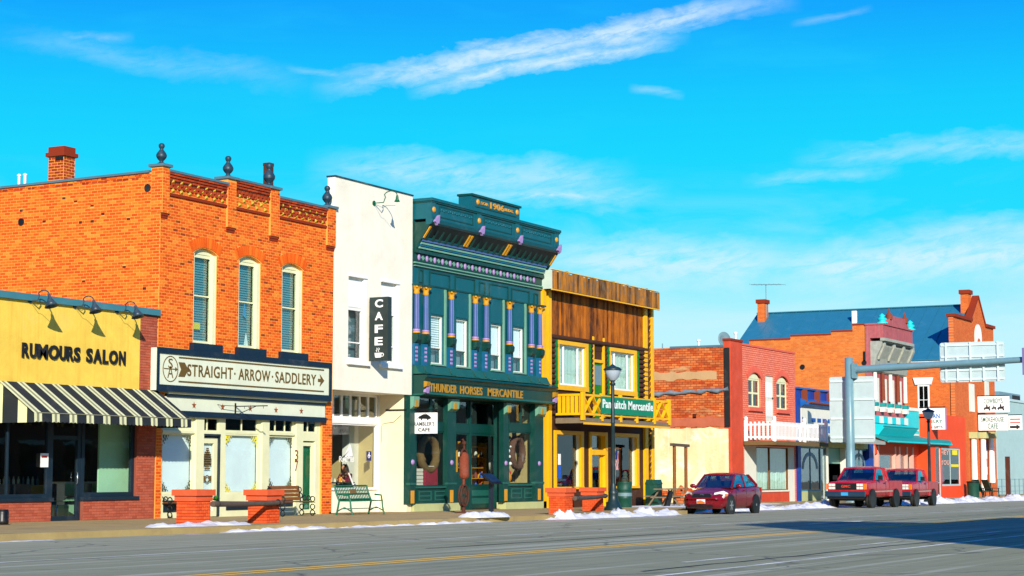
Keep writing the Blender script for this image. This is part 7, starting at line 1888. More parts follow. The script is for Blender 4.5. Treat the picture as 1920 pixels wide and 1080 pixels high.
for (x_, y_) in ((wx0, -.15), (wx0, wY), ((wx0 + wx1) / 2 + .5, wY), (wx1, wY)):
 p_ = MB().box(x_ - .08, x_ + .08, y_ - .08, y_ + .08, wzf - .05, wz1 + .08).build('post', M['white_paint'], wb)
 MB().sphere((x_, y_, wz1 + .16), .11, .11, .12, 10, 7).build('ball_finial', M['white_paint'], wb)
# shop front: curtained window
sa, sb_, sz0, sz1 = PX(1396, 880), PX(1491, 880), ZPS, PZ(1440, 837)
ca, cb_, c0, c1 = RC(1418, 1477.5, 839, 919, .06)
w_ = window(pk_, ca, cb_, c0, c1, .06, 'brown_wood', .05, [ca + (cb_ - ca) * .42], [], .10, 'glass_clear', None, name='shop_window', bar=.07)
cu_ = MB(); n = 60; v = []
for i in range(n + 1): x = ca + (cb_ - ca) * i / n; y = .30 + .05 * math.sin(i * 1.35) + .02 * math.sin(i * .5); v += [(x, y, c0), (x, y, c1)]
cu_.add(v, [(2 * i, 2 * i + 2, 2 * i + 3, 2 * i + 1) for i in range(n)], smooth=True); cu_.build('curtain', M['curtain'], w_)
MB().box(sa, ca - .001, .05, .3, ZP, sz1).build('white_panel', M['old_white'], pk_)
MB().box(cb_ + .001, sb_, .04, .3, ZP, sz1).build('white_panel', M['old_white'], pk_)
MB().box(ca, cb_, .05, .3, c1, sz1).build('head_panel', M['old_white'], pk_)
MB().box(ca, cb_, .0, .15, ZP, c0 - .09).build('stall_riser', M['pilaster_red'], pk_)
MB().box(ca - .05, cb_ + .05, -.05, .2, c0 - .089, c0 - .001).build('sill', M['old_white'], w_)
MB().box(sa, sb_, 1.0, 1.05, ZP, sz1).build('dark_room', M['interior'], pk_)
# rooftop bits seen over the side wall
def dish(label, px_, py_, Y, R):
 x_, z_ = onY(px_, py_, Y); t = thing('satellite_dish', label, 'dish', (x_, Y, z_ - .6))
 MB().tube([(x_, Y, zp_side - .45), (x_, Y, z_)], .04, 6).build('mast', M['galvanised'], t)
 mb = MB().lathe([(.0, .12), (R * .5, .09), (R, -.05), (R, -.08), (R * .5, .06), (0, .09)], (0, 0, 0), 18, cap=False)
 Rm = Matrix.Rotation(rad(-100), 3, 'X') @ Matrix.Rotation(.5, 3, 'Y'); mb.v = [tuple(Rm @ Vector(p) + Vector((x_, Y, z_))) for p in mb.v]; mb.build('bowl', M['dish_grey'], t)
 MB().tube([(x_, Y - .05, z_ - R * .6), (x_ - .1, Y - .5, z_)], .02, 5).sphere((x_ - .1, Y - .5, z_), .06).build('feed_arm', M['galvanised'], t)
dish('grey satellite dish on the roof of the salmon building', 1357, 637, 2.0, .42)
for i, (px_, py_, h) in enumerate(((1379, 626, .9), (1310, 640, .6))):
 x_, z_ = onY(px_, py_, 2.4); t = thing('roof_vent', ['white roof vent beside the satellite dish', 'short white roof vent left of the satellite dish'][i], 'vent', (x_, 2.4, z_ - h), 'white vents on the salmon roof')
 MB().tube([(x_, 2.4, zp_side - .45), (x_, 2.4, z_)], .07, 8).build('pipe', M['vent_white'], t); MB().lathe([(.11, 0), (.11, .08), (.04, .12)], (x_, 2.4, z_), 8).build('cowl', M['vent_white'], t)
x_, z_ = onY(1242, 644, 6.0); t = thing('roof_aerial', 'small bent aerial at the back corner of the salmon roof', 'aerial', (x_, 6, zp_side))
MB().tube([(x_, 6, zp_side - .4), (x_, 6, z_)], .03, 5).build('mast', M['galvanised'], t); MB().tube([(x_ - .7, 6, zp_side + .02), (x_ - .1, 6, zp_side + .3), (x_, 6, z_ - .2)], .02, 5).build('arm', M['galvanised'], t)
# ---- things on the empty lot
gx_, gy_ = onG(1274, 946, .15); gy_ = -1.5; gx_ = PX(1274, 930, gy_); b = sw(gx_)
fr_ = thing('post_frame', 'rough timber gateway of two posts and a lintel on the lot', 'frame', (gx_, gy_, b))
zt_ = EZ + (onY(1274, 834, gy_)[1] - EZ); pxs = [PX(1264.5, 890, gy_), PX(1286, 890, gy_)]
for x_ in pxs: MB().tube([(x_, gy_, b), (x_ + .02, gy_, zt_)], .08, 8).build('post', M['brown_wood'], fr_)
MB().bar((pxs[0] - .3, gy_, zt_), (pxs[1] + .3, gy_, zt_ - .03), .16, .12).build('lintel', M['log_grey'], fr_)
def picnic(label, px_, Y):
 x_ = PX(px_, 940, Y); b = sw(x_); t = thing('picnic_table', label, 'table', (x_, Y, b))
 MB().box(x_ - .95, x_ + .95, Y - .38, Y + .38, b + .72, b + .77).build('top', M['grey_wood'], t)
 for s_ in (-1, 1): MB().box(x_ - .95, x_ + .95, Y + s_ * .7 - .13, Y + s_ * .7 + .13, b + .42, b + .46).build('seat', M['grey_wood'], t)
 for sx in (-1, 1):
  for s_ in (-1, 1): MB().bar((x_ + sx * .7, Y + s_ * .75, b), (x_ + sx * .7, Y + s_ * .2, b + .72), .09, .05).build('leg', M['grey_wood'], t)
  MB().box(x_ + sx * .7 - .03, x_ + sx * .7 + .03, Y - .75, Y + .75, b + .36, b + .42).build('crossbar', M['grey_wood'], t)
picnic('grey timber picnic table on the snowy lot', 1257, -2.2)
MBs = thing('dark_tarp', 'dark folded tarp leaning on the picnic table', 'tarp', (PX(1250, 925, -2.9), -2.9, sw(75)))
x_ = PX(1250, 925, -2.9); MB().prism([(x_ - .4, sw(75)), (x_ + .1, sw(75)), (x_ + .5, sw(75) + .65), (x_ + .2, sw(75) + .7)], 'y', -3.0, -2.9).build('sheet', M['black_vinyl'], MBs); MB().box(x_ - .1, x_ + .2, -3.03, -3.001, sw(75) + .3, sw(75) + .36).build('strap', M['iron'], MBs)

# ================================================================ COBALT SHOP
XC0, XC1 = 98.02, 112.0
cob = thing('cobalt_shop', 'single storey cobalt blue shop with white name panel', 'building', (XC0, 0, sw(105)))
ZC = sw(105) - .4; ZCS = sw(105) + .01
zct = PZ(1500, 729.5); zsg1 = PZ(1506, 764); zsg0 = PZ(1506, 812); zcn = PZ(1560, 822)
MB().box(XC0, XC1, .0, .3, zsg1, zct).build('parapet', M['cobalt'], cob)
MB().box(XC0, XC1, -.12, .32, zct, zct + .10).build('coping', M['cobalt_light'], cob)
MB().prism([(-.001, zct - .5), (-.25, zct - .62), (-.30, zct - .85), (-.12, zct - .95), (-.001, zct - 1.0)], 'x', XC0 + .6, XC1 - .5).build('cornice', M['cobalt_light'], cob)
for k in range(6): x_ = XC0 + 1.0 + k * 2.2; MB().box(x_, x_ + .10, -.32, -.001, zct - .7, zct + .02).build('rusty_strap', M['rust'], cob)
MB().tube([(XC0 + 1.4, -.33, zct - .72), (XC1 - 1, -.33, zct - .80)], .07, 7).build('rusty_pipe', M['rust'], cob)
for (a, b) in ((1492.5, 1502), (1630, 1638)): MB().box(max(XC0, PX(a, 850, -.1)), PX(b, 850, -.1), -.10, .3, ZC, zct - .2 if a < 1500 else zsg1).build('pilaster', M['cobalt'], cob)
MB().box(PX(1502, 790), PX(1630, 800), -.02, .3, zsg0, zsg1 - .001).build('name_panel', M['old_white'], cob)
C('blue_letter', 10, 84, 168, .6)
lt = MB(); xx = PX(1522, 780, -.03)
for k in range(9): x_ = xx + k * .95; lt.box(x_, x_ + .62, -.05, -.021, zsg0 + .65, zsg1 - .55)
for k in range(12): x_ = PX(1553, 800, -.03) + k * .75; lt.box(x_, x_ + .42, -.05, -.021, zsg0 + .08, zsg0 + .48)
lt.build('block_letters', M['blue_letter'], cob, kind='stuff')
MB().prism([(-.021, zsg0 - .001), (-.021, zsg0 - .35), (-1.3, zsg0 - .5), (-1.3, zsg0 - .32)], 'x', PX(1551, 815, -.5), PX(1636, 825, -.5)).build('canopy', M['old_grey'], cob)
MB().box(PX(1502, 830), PX(1630, 830), -.03, .2, zsg0 - .75, zsg0 - .351).build('fascia', M['plinth'], cob)
zg1 = zsg0 - .76
G_ = [RC(1504, 1541, 836, 926), RC(1600, 1629, 838, 922)]
for (a, b, c, d) in G_:
 w_ = window(cob, a, b, ZCS + .55, zg1, .08, 'teal_metal', .08, [(a + b) / 2], [], .08, 'glass', None, name='shop_window')
 MB().box(a, b, .05, .25, ZC, ZCS + .549).build('stall_riser', M['plinth'], cob)
 R_ = (b - a) / 2 * .8; c_ = (a + b) / 2
 arr = MB()
 for k in range(10):
  t0, t1 = math.pi * k / 10, math.pi * (k + 1) / 10
  arr.add([(c_ + R_ * math.cos(t), .105, zg1 - R_ * .9 + R_ * .7 * math.sin(t)) for t in (t0, t1)] + [(c_ + R_ * .8 * math.cos(t), .105, zg1 - R_ * .9 + R_ * .55 * math.sin(t)) for t in (t1, t0)], [(0, 1, 2, 3)])
 arr.build('arched_lettering', M['dish_grey'], w_)
da, db_ = PX(1553, 880), PX(1585, 880)
window(cob, G_[0][1] + .02, da - .1, ZCS, zg1, .08, 'dish_grey', .08, [], [], .08, 'glass', None, name='side_light')
window(cob, db_ + .05, G_[1][0] - .02, ZCS, zg1, .08, 'dish_grey', .08, [], [], .08, 'glass', None, name='side_light')
MB().box(da - .1, da, -.02, .3, ZC, zg1).box(db_, db_ + .05, -.02, .3, ZC, zg1).build('door_post', M['old_white'], cob)
MB().box(da, db_, .3, .35, zg1 - .9, zg1).build('pale_header', M['green_pale'], cob)
shell(cob, XC0 + .3, XC1 - .3, .26, 6, ZCS, zg1 + .3, 'interior_dark', 'room')
MB().box(XC0, XC0 + .3, .3, 12, ZC, zct - .2).box(XC1 - .3, XC1, .3, 12, ZC, zct - .2).box(XC0, XC1, .3, 12, zct - .3, zct - .2).build('roof', M['roof_tar'], cob)

# ================================================================ OLD METAL-FRONTED BRICK BUILDING AND TURQUOISE SHOP
XT0, XT1 = 112.04, 119.3
old = thing('old_brick_building', 'orange brick building with stepped side parapet and faded purple metal cornice', 'building', (XT0, 0, sw(116)))
ZT = sw(116) - .4; ZTS = sw(116) + .01
steps = [(1598, 1634, 609.5), (1558, 1598, 622), (1482, 1558, 629.5), (1405, 1482, 638)]
zst_ = []; y_prev = .3
for (xa, xb, yy) in steps:
 ya = onX(xa, yy, XT0)[0]; zz = onX((xa + xb) / 2, yy, XT0)[1]
 MB().box(XT0, XT0 + .35, y_prev, ya, ZT + 4, zz).build('side_wall', M['brick_far_side'], old)
 MB().box(XT0 - .03, XT0 + .38, y_prev + .002, ya + .02, zz, zz + .10).build('side_coping', M['brick_maroon'], old)
 y_prev = ya
MB().box(XT0, XT0 + .35, y_prev, y_prev + 14, ZT + 4, onX(1443, 646, XT0)[1]).build('side_wall', M['brick_far_side'], old)
zru = PZ(1660, 700)
for (px_, py_) in ((1505, 688), (1621, 680)):
 y_, z_ = onX(px_, py_, XT0); MB().lathe([(.16, -.06), (.16, -.02), (.05, 0)], (XT0, y_, z_), 10, axis='x').build('anchor_plate', M['iron'], old)
y_, z_ = onX(1621, 668, XT0); MB().box(XT0 - .06, XT0, y_ - .06, y_ + .06, z_ - .3, z_ + .3).build('anchor_bar', M['iron'], old)
TY = -.85
tz1 = PZ(1656, 608.5, TY); tz0 = PZ(1656, 633, TY)
txb = PX(1711, 640, TY)
MB().box(XT0 - .05, XT1, 0.0, .3, PZ(1660, 782), tz0).build('front_wall', M['old_purple'], old)
cor = MB().box(XT0 - .05, txb, TY, .3, tz0, tz1).build('cornice_box', M['old_purple'], old)
MB().box(XT0 - .1, txb + .05, TY - .08, .32, tz1, tz1 + .1).build('cornice_top', M['old_purple'], cor)
MB().box(XT0 - .06, txb + .03, TY - .1, TY + .2, tz0 - .18, tz0 - .001).build('cornice_lip', M['old_grey'], cor)
MB().prism([(TY + .1, tz0 - .19), (TY + .15, tz0 - .5), (-.35, tz0 - 1.2), (-.2, tz0 - 2.0), (0, tz0 - 2.1), (0, tz0 - .19)], 'x', XT0, XT1 - .05).build('cove', M['old_grey'], cor)
for k in range(4): x_ = XT0 + .3 + k * (XT1 - XT0 - .9) / 3; MB().prism([(TY + .06, tz0 - .2), (TY + .04, tz0 - .5), (-.45, tz0 - 1.3), (-.35, tz0 - 1.3), (TY + .3, tz0 - .2)], 'x', x_, x_ + .35).build('bracket', M['old_grey'], cor)
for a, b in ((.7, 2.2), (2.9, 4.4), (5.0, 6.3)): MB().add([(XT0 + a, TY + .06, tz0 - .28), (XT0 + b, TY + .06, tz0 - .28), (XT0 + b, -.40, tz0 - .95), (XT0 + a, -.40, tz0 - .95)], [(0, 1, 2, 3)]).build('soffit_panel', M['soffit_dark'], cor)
pa, pb = PX(1670, 600, TY), PX(1699, 605, TY); pz1_ = PZ(1672, 592, TY)
MB().prism([(pa - .5, tz1 + .101), (pb + .6, tz1 + .101), (pb, pz1_), (pa, pz1_)], 'y', TY, TY + .25).build('pediment', M['old_purple'], cor)
for x_ in (pa, pb): MB().lathe([(.22, 0), (.22, .3), (.1, .4), (.0, .75)], (x_, TY + .1, pz1_ - .25), 8).build('pediment_horn', M['rust'], cor)
for i, (px_, y0_, y1_) in enumerate(((1654, 607, 587), (1706.5, 620.5, 600))):
 x_ = PX(px_, y0_, TY + .2); h_ = PZ(px_, y1_, TY + .2) - (tz1 + .1)
 t = thing('turquoise_finial', ['turquoise urn finial at the left end of the faded cornice', 'turquoise urn finial at the right end of the faded cornice'][i], 'finial', (x_, TY + .2, tz1 + .1), 'turquoise finials')
 MB().lathe([(.34, 0), (.36, .1 * h_), (.15, .22 * h_), (.3, .38 * h_), (.28, .5 * h_)], (x_, TY + .2, tz1 + .1), 12).build('bowl', M['turquoise'], t); MB().lathe([(.28, .5 * h_), (.12, .6 * h_), (.22, .74 * h_), (.1, .88 * h_), (.0, h_)], (x_, TY + .2, tz1 + .1), 12).build('knop', M['turquoise'], t)
# iron columns of the upper floor
zc1_, zc0_ = PZ(1660, 702), PZ(1660, 782)
for k in range(5):
 x_ = XT0 + .35 + k * (XT1 - XT0 - .7) / 4
 MB().lathe([(.14, zc0_ + 1.0), (.12, zc1_)], (x_, -.15, 0), 10).build('column', M['rust' if k % 2 else 'old_white'], old)
 MB().box(x_ - .22, x_ + .22, -.3, -.001, zc0_ + .3, zc0_ + .6).build('column_base', M['old_white'], old); MB().box(x_ - .22, x_ + .22, -.32, -.001, zc0_ + .62, zc0_ + .85).build('column_band', M['turq_dark'], old)
for k in range(4):
 x_ = XT0 + .6 + k * (XT1 - XT0 - .7) / 4; MB().box(x_ + .15, x_ + 1.05, -.02, -.001, zc0_ + .5, zc1_ - .3).build('boarded_window', M['old_white'], old)
zl1, zl0 = PZ(1665, 782), PZ(1665, 795)
for k in range(8): x_ = XT0 + k * (XT1 - XT0) / 8; MB().box(x_ + .01, x_ + (XT1 - XT0) / 8 - .01, -.22, -.001, zl0, zl1).build('checker_block', M['turquoise' if k % 2 == 0 else 'old_white'], old)
MB().prism([(-.001, zl0 - .001), (-.7, zl0 - .15), (-.75, zl0 - .3), (-.3, zl0 - .85), (-.001, zl0 - .95)], 'x', XT0 + .1, XT1 + .3).build('flared_cornice', M['turquoise'], old)
MB().tube([(XT0 + .1, -.74, zl0 - .22), (XT1 + .3, -.74, zl0 - .22)], .05, 6).build('cornice_bead', M['turq_dark'], old)
# turquoise wall between and the long green awning
xv0, xv1 = PX(1744.5, 850, -.8), PX(1811, 850, -.8)
tq = thing('turquoise_shop', 'low turquoise fronted shop with curved teal awning', 'building', (XT1, 0, sw(122)))
MB().box(XT1 + .01, xv0 - .01, -.1, 6, PZ(1720, 828), PZ(1720, 772)).build('upper_front', M['turquoise'], tq)
MB().box(XT1 + .01, xv0 - .01, -.16, 6.05, PZ(1720, 772), PZ(1720, 766)).build('coping', M['old_white'], tq)
for k in range(2): MB().box(XT1 + .3, xv0 - .3, -.14, -.101, PZ(1720, 806) - .1 - k * .3, PZ(1720, 806) - k * .3).build('old_board', M['old_white'], tq)
za1, za0 = PZ(1680, 817, -.6), PZ(1680, 829, -.6)
av = thing('teal_awning', 'long teal sheet awning over the turquoise shop front', 'awning', (XT0, -.6, za0))
MB().prism([(-.05, za1 + .1), (-1.0, za1 - .15), (-1.05, za0), (-.95, za0), (-.05, za1 - .05)], 'x', XT0 - .1, PX(1783, 830, -1.0)).build('sheet', M['turq_dark'], av)
MB().tube([(XT0 - .1, -1.04, za0), (PX(1783, 830, -1.0), -1.04, za0)], .06, 8).build('front_rail', M['turquoise'], av)
zhd = za0 - .25
MB().box(XT0, xv0, -.02, .25, zhd - .5, za1).build('head_board', M['vermilion'], tq)
xs_ = [PX(v, 880) for v in (1638, 1646, 1678, 1686, 1700, 1711, 1734, 1744)]
for i, x_ in enumerate(xs_): MB().box(x_ - .08, x_ + .20, -.05, .2, ZT, zhd).build('post', M['pink_post'], tq)
for a, b, m_ in ((xs_[1] + .2, xs_[2] - .1, 'curtain'), (xs_[3] + .2, xs_[4] - .1, 'turq_dark'), (xs_[5] + .2, xs_[6] - .1, 'curtain')):
 w_ = window(tq, a, b, ZTS + .7, zhd - .5, .08, 'pink_post', .06, [], [zhd - 1.4], .07, 'glass', m_, (ZTS + .7, zhd - 1.5), name='shop_window', backgap=.5)
 MB().box(a, b, .06, .3, ZT, ZTS + .699).build('stall_riser', M['turq_dark'], tq)
shell(tq, XT0 + .3, xv0 - .2, .22, 5, ZTS, zhd, 'interior', 'room')
# hanging jewelry sign
jx = PX(1724, 785, .0)
jy0, jy1 = onX(1723, 785, jx)[0], onX(1772, 785, jx)[0]; jz1, jz0 = onX(1748, 765.5, jx)[1], onX(1748, 805.5, jx)[1]
js = thing('jewelry_sign', 'large white projecting sign with blue letters over the turquoise shop', 'sign', (jx, jy0, jz0))
MB().box(jx, jx + .25, jy1, jy0, jz0, jz1).build('case', M['sign_white'], js)
MB().box(jx + .001, jx + .26, jy1 - .03, jy1 - .001, jz0, jz1).build('case_edge', M['lavender'], js)
h_ = jz1 - jz0; w_ = jy0 - jy1
for wd, f0, f1, a, b, m_ in (('INDIAN', .52, .74, .12, .80, 'sign_blue'), ('JEWELRY', .26, .46, .06, .90, 'sign_green'), ('ROCKS GIFTS', .05, .18, .08, .90, 'sign_black')):
 tx = MB(); text_on(tx, wd, (jx - .002, jy0 - w_ * a, jz0 + h_ * f0), (0, -1, 0), (-1, 0, 0), w_ * (b - a), h_ * (f1 - f0), .01, .02); tx.build('lettering', M[m_], js)
MB().bar((jx + .12, .05, jz1 + .08), (jx + .12, jy1, jz1 + .08), .06).build('arm', M['iron'], js)

# ================================================================ VERMILION SHOP
vm = thing('vermilion_shop', 'small bright vermilion shop with painted window', 'building', (xv0, -.8, sw(128)))
VY = -.8; ZV = sw(128) - .4; ZVS = sw(128) + .01
zv1 = PZ(1778, 779, VY); vw = RC(1766, 1801.5, 840, 911, VY); vd = RC(1755, 1765, 838, 932, VY)
wall(vm, 'vermilion', xv0, xv1, ZV, zv1, VY, .25, [(vw[0], vw[1], vw[2], vw[3]), (vd[0], vd[1], ZV, vd[3])], name='front_wall')
MB().box(xv0, xv1, VY + .25, 6, zv1 - .3, zv1 - .2).build('roof', M['roof_tar'], vm)
for u_ in (xv0, xv1 - .2): box('side_wall', M['vermilion'], vm, u_, u_ + .2, VY + .251, 6, ZV, zv1)
w_ = window(vm, vw[0], vw[1], vw[2], vw[3], VY + .06, 'alu_back', .12, [vw[0] + (vw[1] - vw[0]) * .5], [], .08, 'glass_dark', None, name='shop_window')
window(vm, vd[0], vd[1], ZVS, vd[3], VY + .06, 'alu_back', .10, [], [ZVS + 1.0], .08, 'glass_dark', None, name='door')
gy = VY + .095
for m_, items in (('pink_post', ((.02, .82, .46, .94), (.02, .55, .46, .68))), ('yellow_thing', ((.55, .50, .95, .57), (.62, .82, .9, .95)))):
 for (u0, z0_, u1, z1_) in items:
  gl = MB(); W_, H_ = vw[1] - vw[0], vw[3] - vw[2]
  if m_ == 'pink_post': text_on(gl, 'HEY' if z0_ > .7 else 'YOU', (vw[0] + W_ * u0, gy, vw[2] + H_ * z0_), (1, 0, 0), (0, -1, 0), W_ * (u1 - u0), H_ * (z1_ - z0_), .004, .03)
  else: gl.box(vw[0] + W_ * u0, vw[0] + W_ * u1, gy - .004, gy, vw[2] + H_ * z0_, vw[2] + H_ * z1_)
  gl.build('glass_lettering', M[m_], w_)
shell(vm, xv0 + .3, xv1 - .3, VY + .26, 4, ZVS, zv1 - .5, 'interior_dark', 'room')
x_ = vw[0] + (vw[1] - vw[0]) * .30
mq = thing('mannequin', 'pink dress form in the vermilion shop window', 'mannequin', (x_, VY + .5, vw[2]))
MB().lathe([(.22, .1), (.30, .5), (.17, .85), (.26, 1.15), (.24, 1.3), (.08, 1.4), (.07, 1.5)], (x_, VY + .5, vw[2]), 12).build('torso', M['pink_thing'], mq); MB().lathe([(.2, 0), (.04, .05), (.04, .12)], (x_, VY + .5, vw[2]), 10).build('stand', M['iron'], mq)

# ================================================================ GABLED BRICK BUILDING WITH BLUE METAL ROOF
XR0, XR1 = PX(1792, 800, 0), PX(1867, 800, 0)
gb = thing('gabled_building', 'large orange brick building with blue metal roof and stepped gable', 'building', (XR0, 0, sw(138)))
ZR = sw(138) - .5
zev = onX(1740, 679, XR0)[1]
xap = PX(1834.5, 600, 0); zap = PZ(1834, 557, 0)
zsh1, zsh2 = PZ(1807, 599, 0), PZ(1854, 617, 0); zshd = (zsh1 + zsh2) / 2
YRB = onX(1420, 590, xap)[0]
zrd = onX(1640, 578, xap - .5)[1]
winR = onX(1732, 745, XR0)
wall(gb, 'brick_metal_side', .301, YRB, ZR, zev, XR0, .35, name='side_wall', axis='x')
MB().box(XR0 - .25, XR0 + .1, .4, YRB, zev - .001, zev + .22).build('eave_board', M['old_white'], gb)
MB().prism([(XR0, ZR), (XR1, ZR), (XR1, zshd), (PX(1848, 640, 0), zshd), (xap + .15, zap), (xap - .15, zap), (PX(1820, 640, 0), zshd + .1), (XR0, zshd + .1)], 'y', 0.0, .35).build('gable_wall', M['brick_far_front'], gb)
for (x0_, x1_, z_) in ((XR0 - .1, PX(1821, 620, 0), zshd + .1), (PX(1847, 620, 0), XR1 + .1, zshd)): MB().box(x0_, x1_, -.15, .5, z_, z_ + .22).build('shoulder_cap', M['brick_maroon'], gb)
MB().bar((PX(1820, 640, 0), .17, zshd + .2), (xap, .17, zap + .05), .5, .16).build('raking_cap', M['brick_maroon'], gb)
MB().bar((xap, .17, zap + .05), (PX(1848, 640, 0), .17, zshd + .1), .5, .16).build('raking_cap', M['brick_maroon'], gb)
# roof: ridge runs back from the street
zr_ = zrd
for sx, xe in ((-1, XR0 - .35), (1, XR1 + .35)):
 MB().add([(xe, .36, zev + .2), (xap, .36, zr_), (xap, YRB, zr_), (xe, YRB, zev + .2), (xe, .36, zev + .1), (xap, .36, zr_ - .12), (xap, YRB, zr_ - .12), (xe, YRB, zev + .1)], [(0, 1, 2, 3), (7, 6, 5, 4), (0, 4, 5, 1), (3, 2, 6, 7), (0, 3, 7, 4)]).build('roof_slope', M['metal_roof'], gb)
 if sx < 0:
  d = Vector((xap - xe, 0, zr_ - zev - .2)); nrm = Vector((-d.z, 0, d.x)).normalized()
  for k in range(int((YRB - 1) / .95)):
   y_ = .9 + k * .95; a = Vector((xe, y_, zev + .2)) + nrm * .02; b = Vector((xap, y_, zr_)) + nrm * .02
   MB().bar(tuple(a), tuple(b), .04, .05).build('standing_seam', M['metal_roof'], gb)
MB().bar((xap, .4, zr_ + .03), (xap, YRB, zr_ + .03), .3, .08).build('ridge_cap', M['metal_roof'], gb)
# white flue and chimneys
def chim(px0, px1, pyt, pyb, Xp, m='brick_metal_side'):
 ya, zt_ = onX(px1, pyt, Xp); yb_, zb_ = onX(px0, pyb, Xp)
 o = MB().box(Xp - .45, Xp + .45, ya, yb_, zb_ - 1.0, zt_ - .3).build('chimney', M[m], gb)
 MB().box(Xp - .55, Xp + .55, ya - .1, yb_ + .1, zt_ - .3, zt_).build('chimney_cap', M['brick_maroon'], o); return ya, yb_, zt_
chim(1424, 1436.5, 562, 594, xap - .9); chim(1804, 1818, 544, 578, xap - .8)
fy, fz = onX(1602, 583, xap - 2.0)
MB().box(xap - 2.1, xap - 1.9, fy - .18, fy + .18, fz - 5, fz).build('white_flue', M['white_paint'], gb)
ay, az_ = onX(1436, 534, xap - .9)
an = thing('tv_aerial', 'flat wide television aerial above the far chimney', 'aerial', (xap - .9, ay, az_ - 2.5))
MB().tube([(xap - .9, ay, az_ - 2.6), (xap - .9, ay, az_)], .035, 6).build('mast', M['galvanised'], an)
MB().bar((xap - 1.7, ay + .9, az_ - .02), (xap - .1, ay - .9, az_ + .05), .05).build('boom', M['galvanised'], an)
for k in range(7): t = k / 6; MB().bar((xap - 1.7 + 1.6 * t - .5, ay + .9 - 1.8 * t, az_ - .02 + .07 * t), (xap - 1.7 + 1.6 * t + .5, ay + .9 - 1.8 * t - .3, az_ - .02 + .07 * t), .03).build('element', M['galvanised'], an)
# hooded side window
def sidewin(px0, px1, pyt, pyb):
 ya, yb_ = onX(px1, 745, XR0)[0], onX(px0, 745, XR0)[0]; zt_, zb_ = onX((px0 + px1) / 2, pyt, XR0)[1], onX((px0 + px1) / 2, pyb, XR0)[1]
 w_ = window(gb, ya + .15, yb_ - .15, zb_, zt_ - .5, XR0 - .03, 'white_paint', .12, [(ya + yb_) / 2], [(zb_ + zt_) / 2 - .3], .025, 'glass_dark', None, axis='x')
 MB().prism([(ya, zt_ - .5), (yb_, zt_ - .5), (yb_ + .15, zt_), (ya - .15, zt_)], 'x', XR0 - .12, XR0 - .001).build('hood', M['white_paint'], w_)
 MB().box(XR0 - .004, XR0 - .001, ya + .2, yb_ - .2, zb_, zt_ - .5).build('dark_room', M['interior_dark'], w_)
sidewin(1717, 1747, 708, 776)
# arched white panel in the gable, white shop columns
ca = PX(1833, 625, 0); R_ = .95; zc_ = PZ(1833, 632, 0)
MB().prism([(ca - R_, zc_ - 1.2)] + [(ca - R_ * math.cos(math.pi * k / 12), zc_ + R_ * math.sin(math.pi * k / 12)) for k in range(13)] + [(ca + R_, zc_ - 1.2)], 'y', -.08, -.001).build('arched_panel', M['white_paint'], gb)
MB().prism([(ca - .5, zc_ - 1.2)] + [(ca - .5 * math.cos(math.pi * k / 12), zc_ - .6 + .5 * math.sin(math.pi * k / 12)) for k in range(13)] + [(ca + .5, zc_ - 1.2)], 'y', -.10, -.081).build('arched_brick', M['brick_far_front'], gb)
for (px0, px1, yt, yb_) in ((1817, 1828, 822, 905), (1835.5, 1845, 822, 920), (1851, 1860, 822, 905)):
 q = RC(px0, px1, yt, yb_, -.1); c = (q[0] + q[1]) / 2
 MB().lathe([(.24, q[2]), (.20, q[3])], (c, -.26, 0), 12).build('column', M['white_paint'], gb)
 MB().box(c - .32, c + .32, -.6, -.001, q[3], q[3] + .45).build('capital', M['plinth'], gb)
for (px0, px1, m_) in ((1822, 1825, 'flag_blue'), (1848, 1851, 'flag_blue')):
 q = RC(px0, px1, 830, 905, -.02)
 for k in range(5): MB().box(q[0], q[1], -.03, -.001, q[2] + (q[3] - q[2]) * k / 5, q[2] + (q[3] - q[2]) * (k + 1) / 5 - .01).build('bunting', M[['sign_red', 'flag_white', 'sign_red', 'flag_white', 'flag_blue'][k]], gb)
for (px0, px1, yt, yb_) in ((1817, 1826, 720, 772), (1846, 1853, 716, 742)):
 q = RC(px0, px1, yt, yb_, 0); MB().box(q[0], q[1], -.06, -.001, q[2], q[3]).build('white_window_frame', M['old_white'], gb)
# white cafe signs on the corner
kx = PX(1837, 775, -.2)
def bsign(name, label, px0, px1, pyt, pyb, texts):
 y0_, y1_ = onX(px0, (pyt + pyb) / 2, kx)[0], onX(px1, (pyt + pyb) / 2, kx)[0]; z1_, z0_ = onX((px0 + px1) / 2, pyt, kx)[1], onX((px0 + px1) / 2, pyb, kx)[1]
 t = thing(name, label, 'sign', (kx, y0_, z0_)); MB().box(kx, kx + .2, y1_, y0_, z0_, z1_).build('case', M['sign_white'], t)
 MB().bar((kx + .1, .0, z1_ + .05), (kx + .1, y1_, z1_ + .05), .06).build('arm', M['iron'], t)
 W_, H_ = y0_ - y1_, z1_ - z0_
 for wd, a, b, f0, f1, m_ in texts:
  tx = MB(); text_on(tx, wd, (kx - .002, y0_ - W_ * a, z0_ + H_ * f0), (0, -1, 0), (-1, 0, 0), W_ * (b - a), H_ * (f1 - f0), .01, .01); tx.build('lettering', M[m_], t)
 return t, y0_, y1_, z0_, z1_
t, y0_, y1_, z0_, z1_ = bsign('upper_cafe_sign', 'white projecting sign with riders and lettering, upper one on the far brick corner', 1833, 1892, 743, 773, [("COWBOY'S", .2, .8, .55, .88, 'sign_green')])
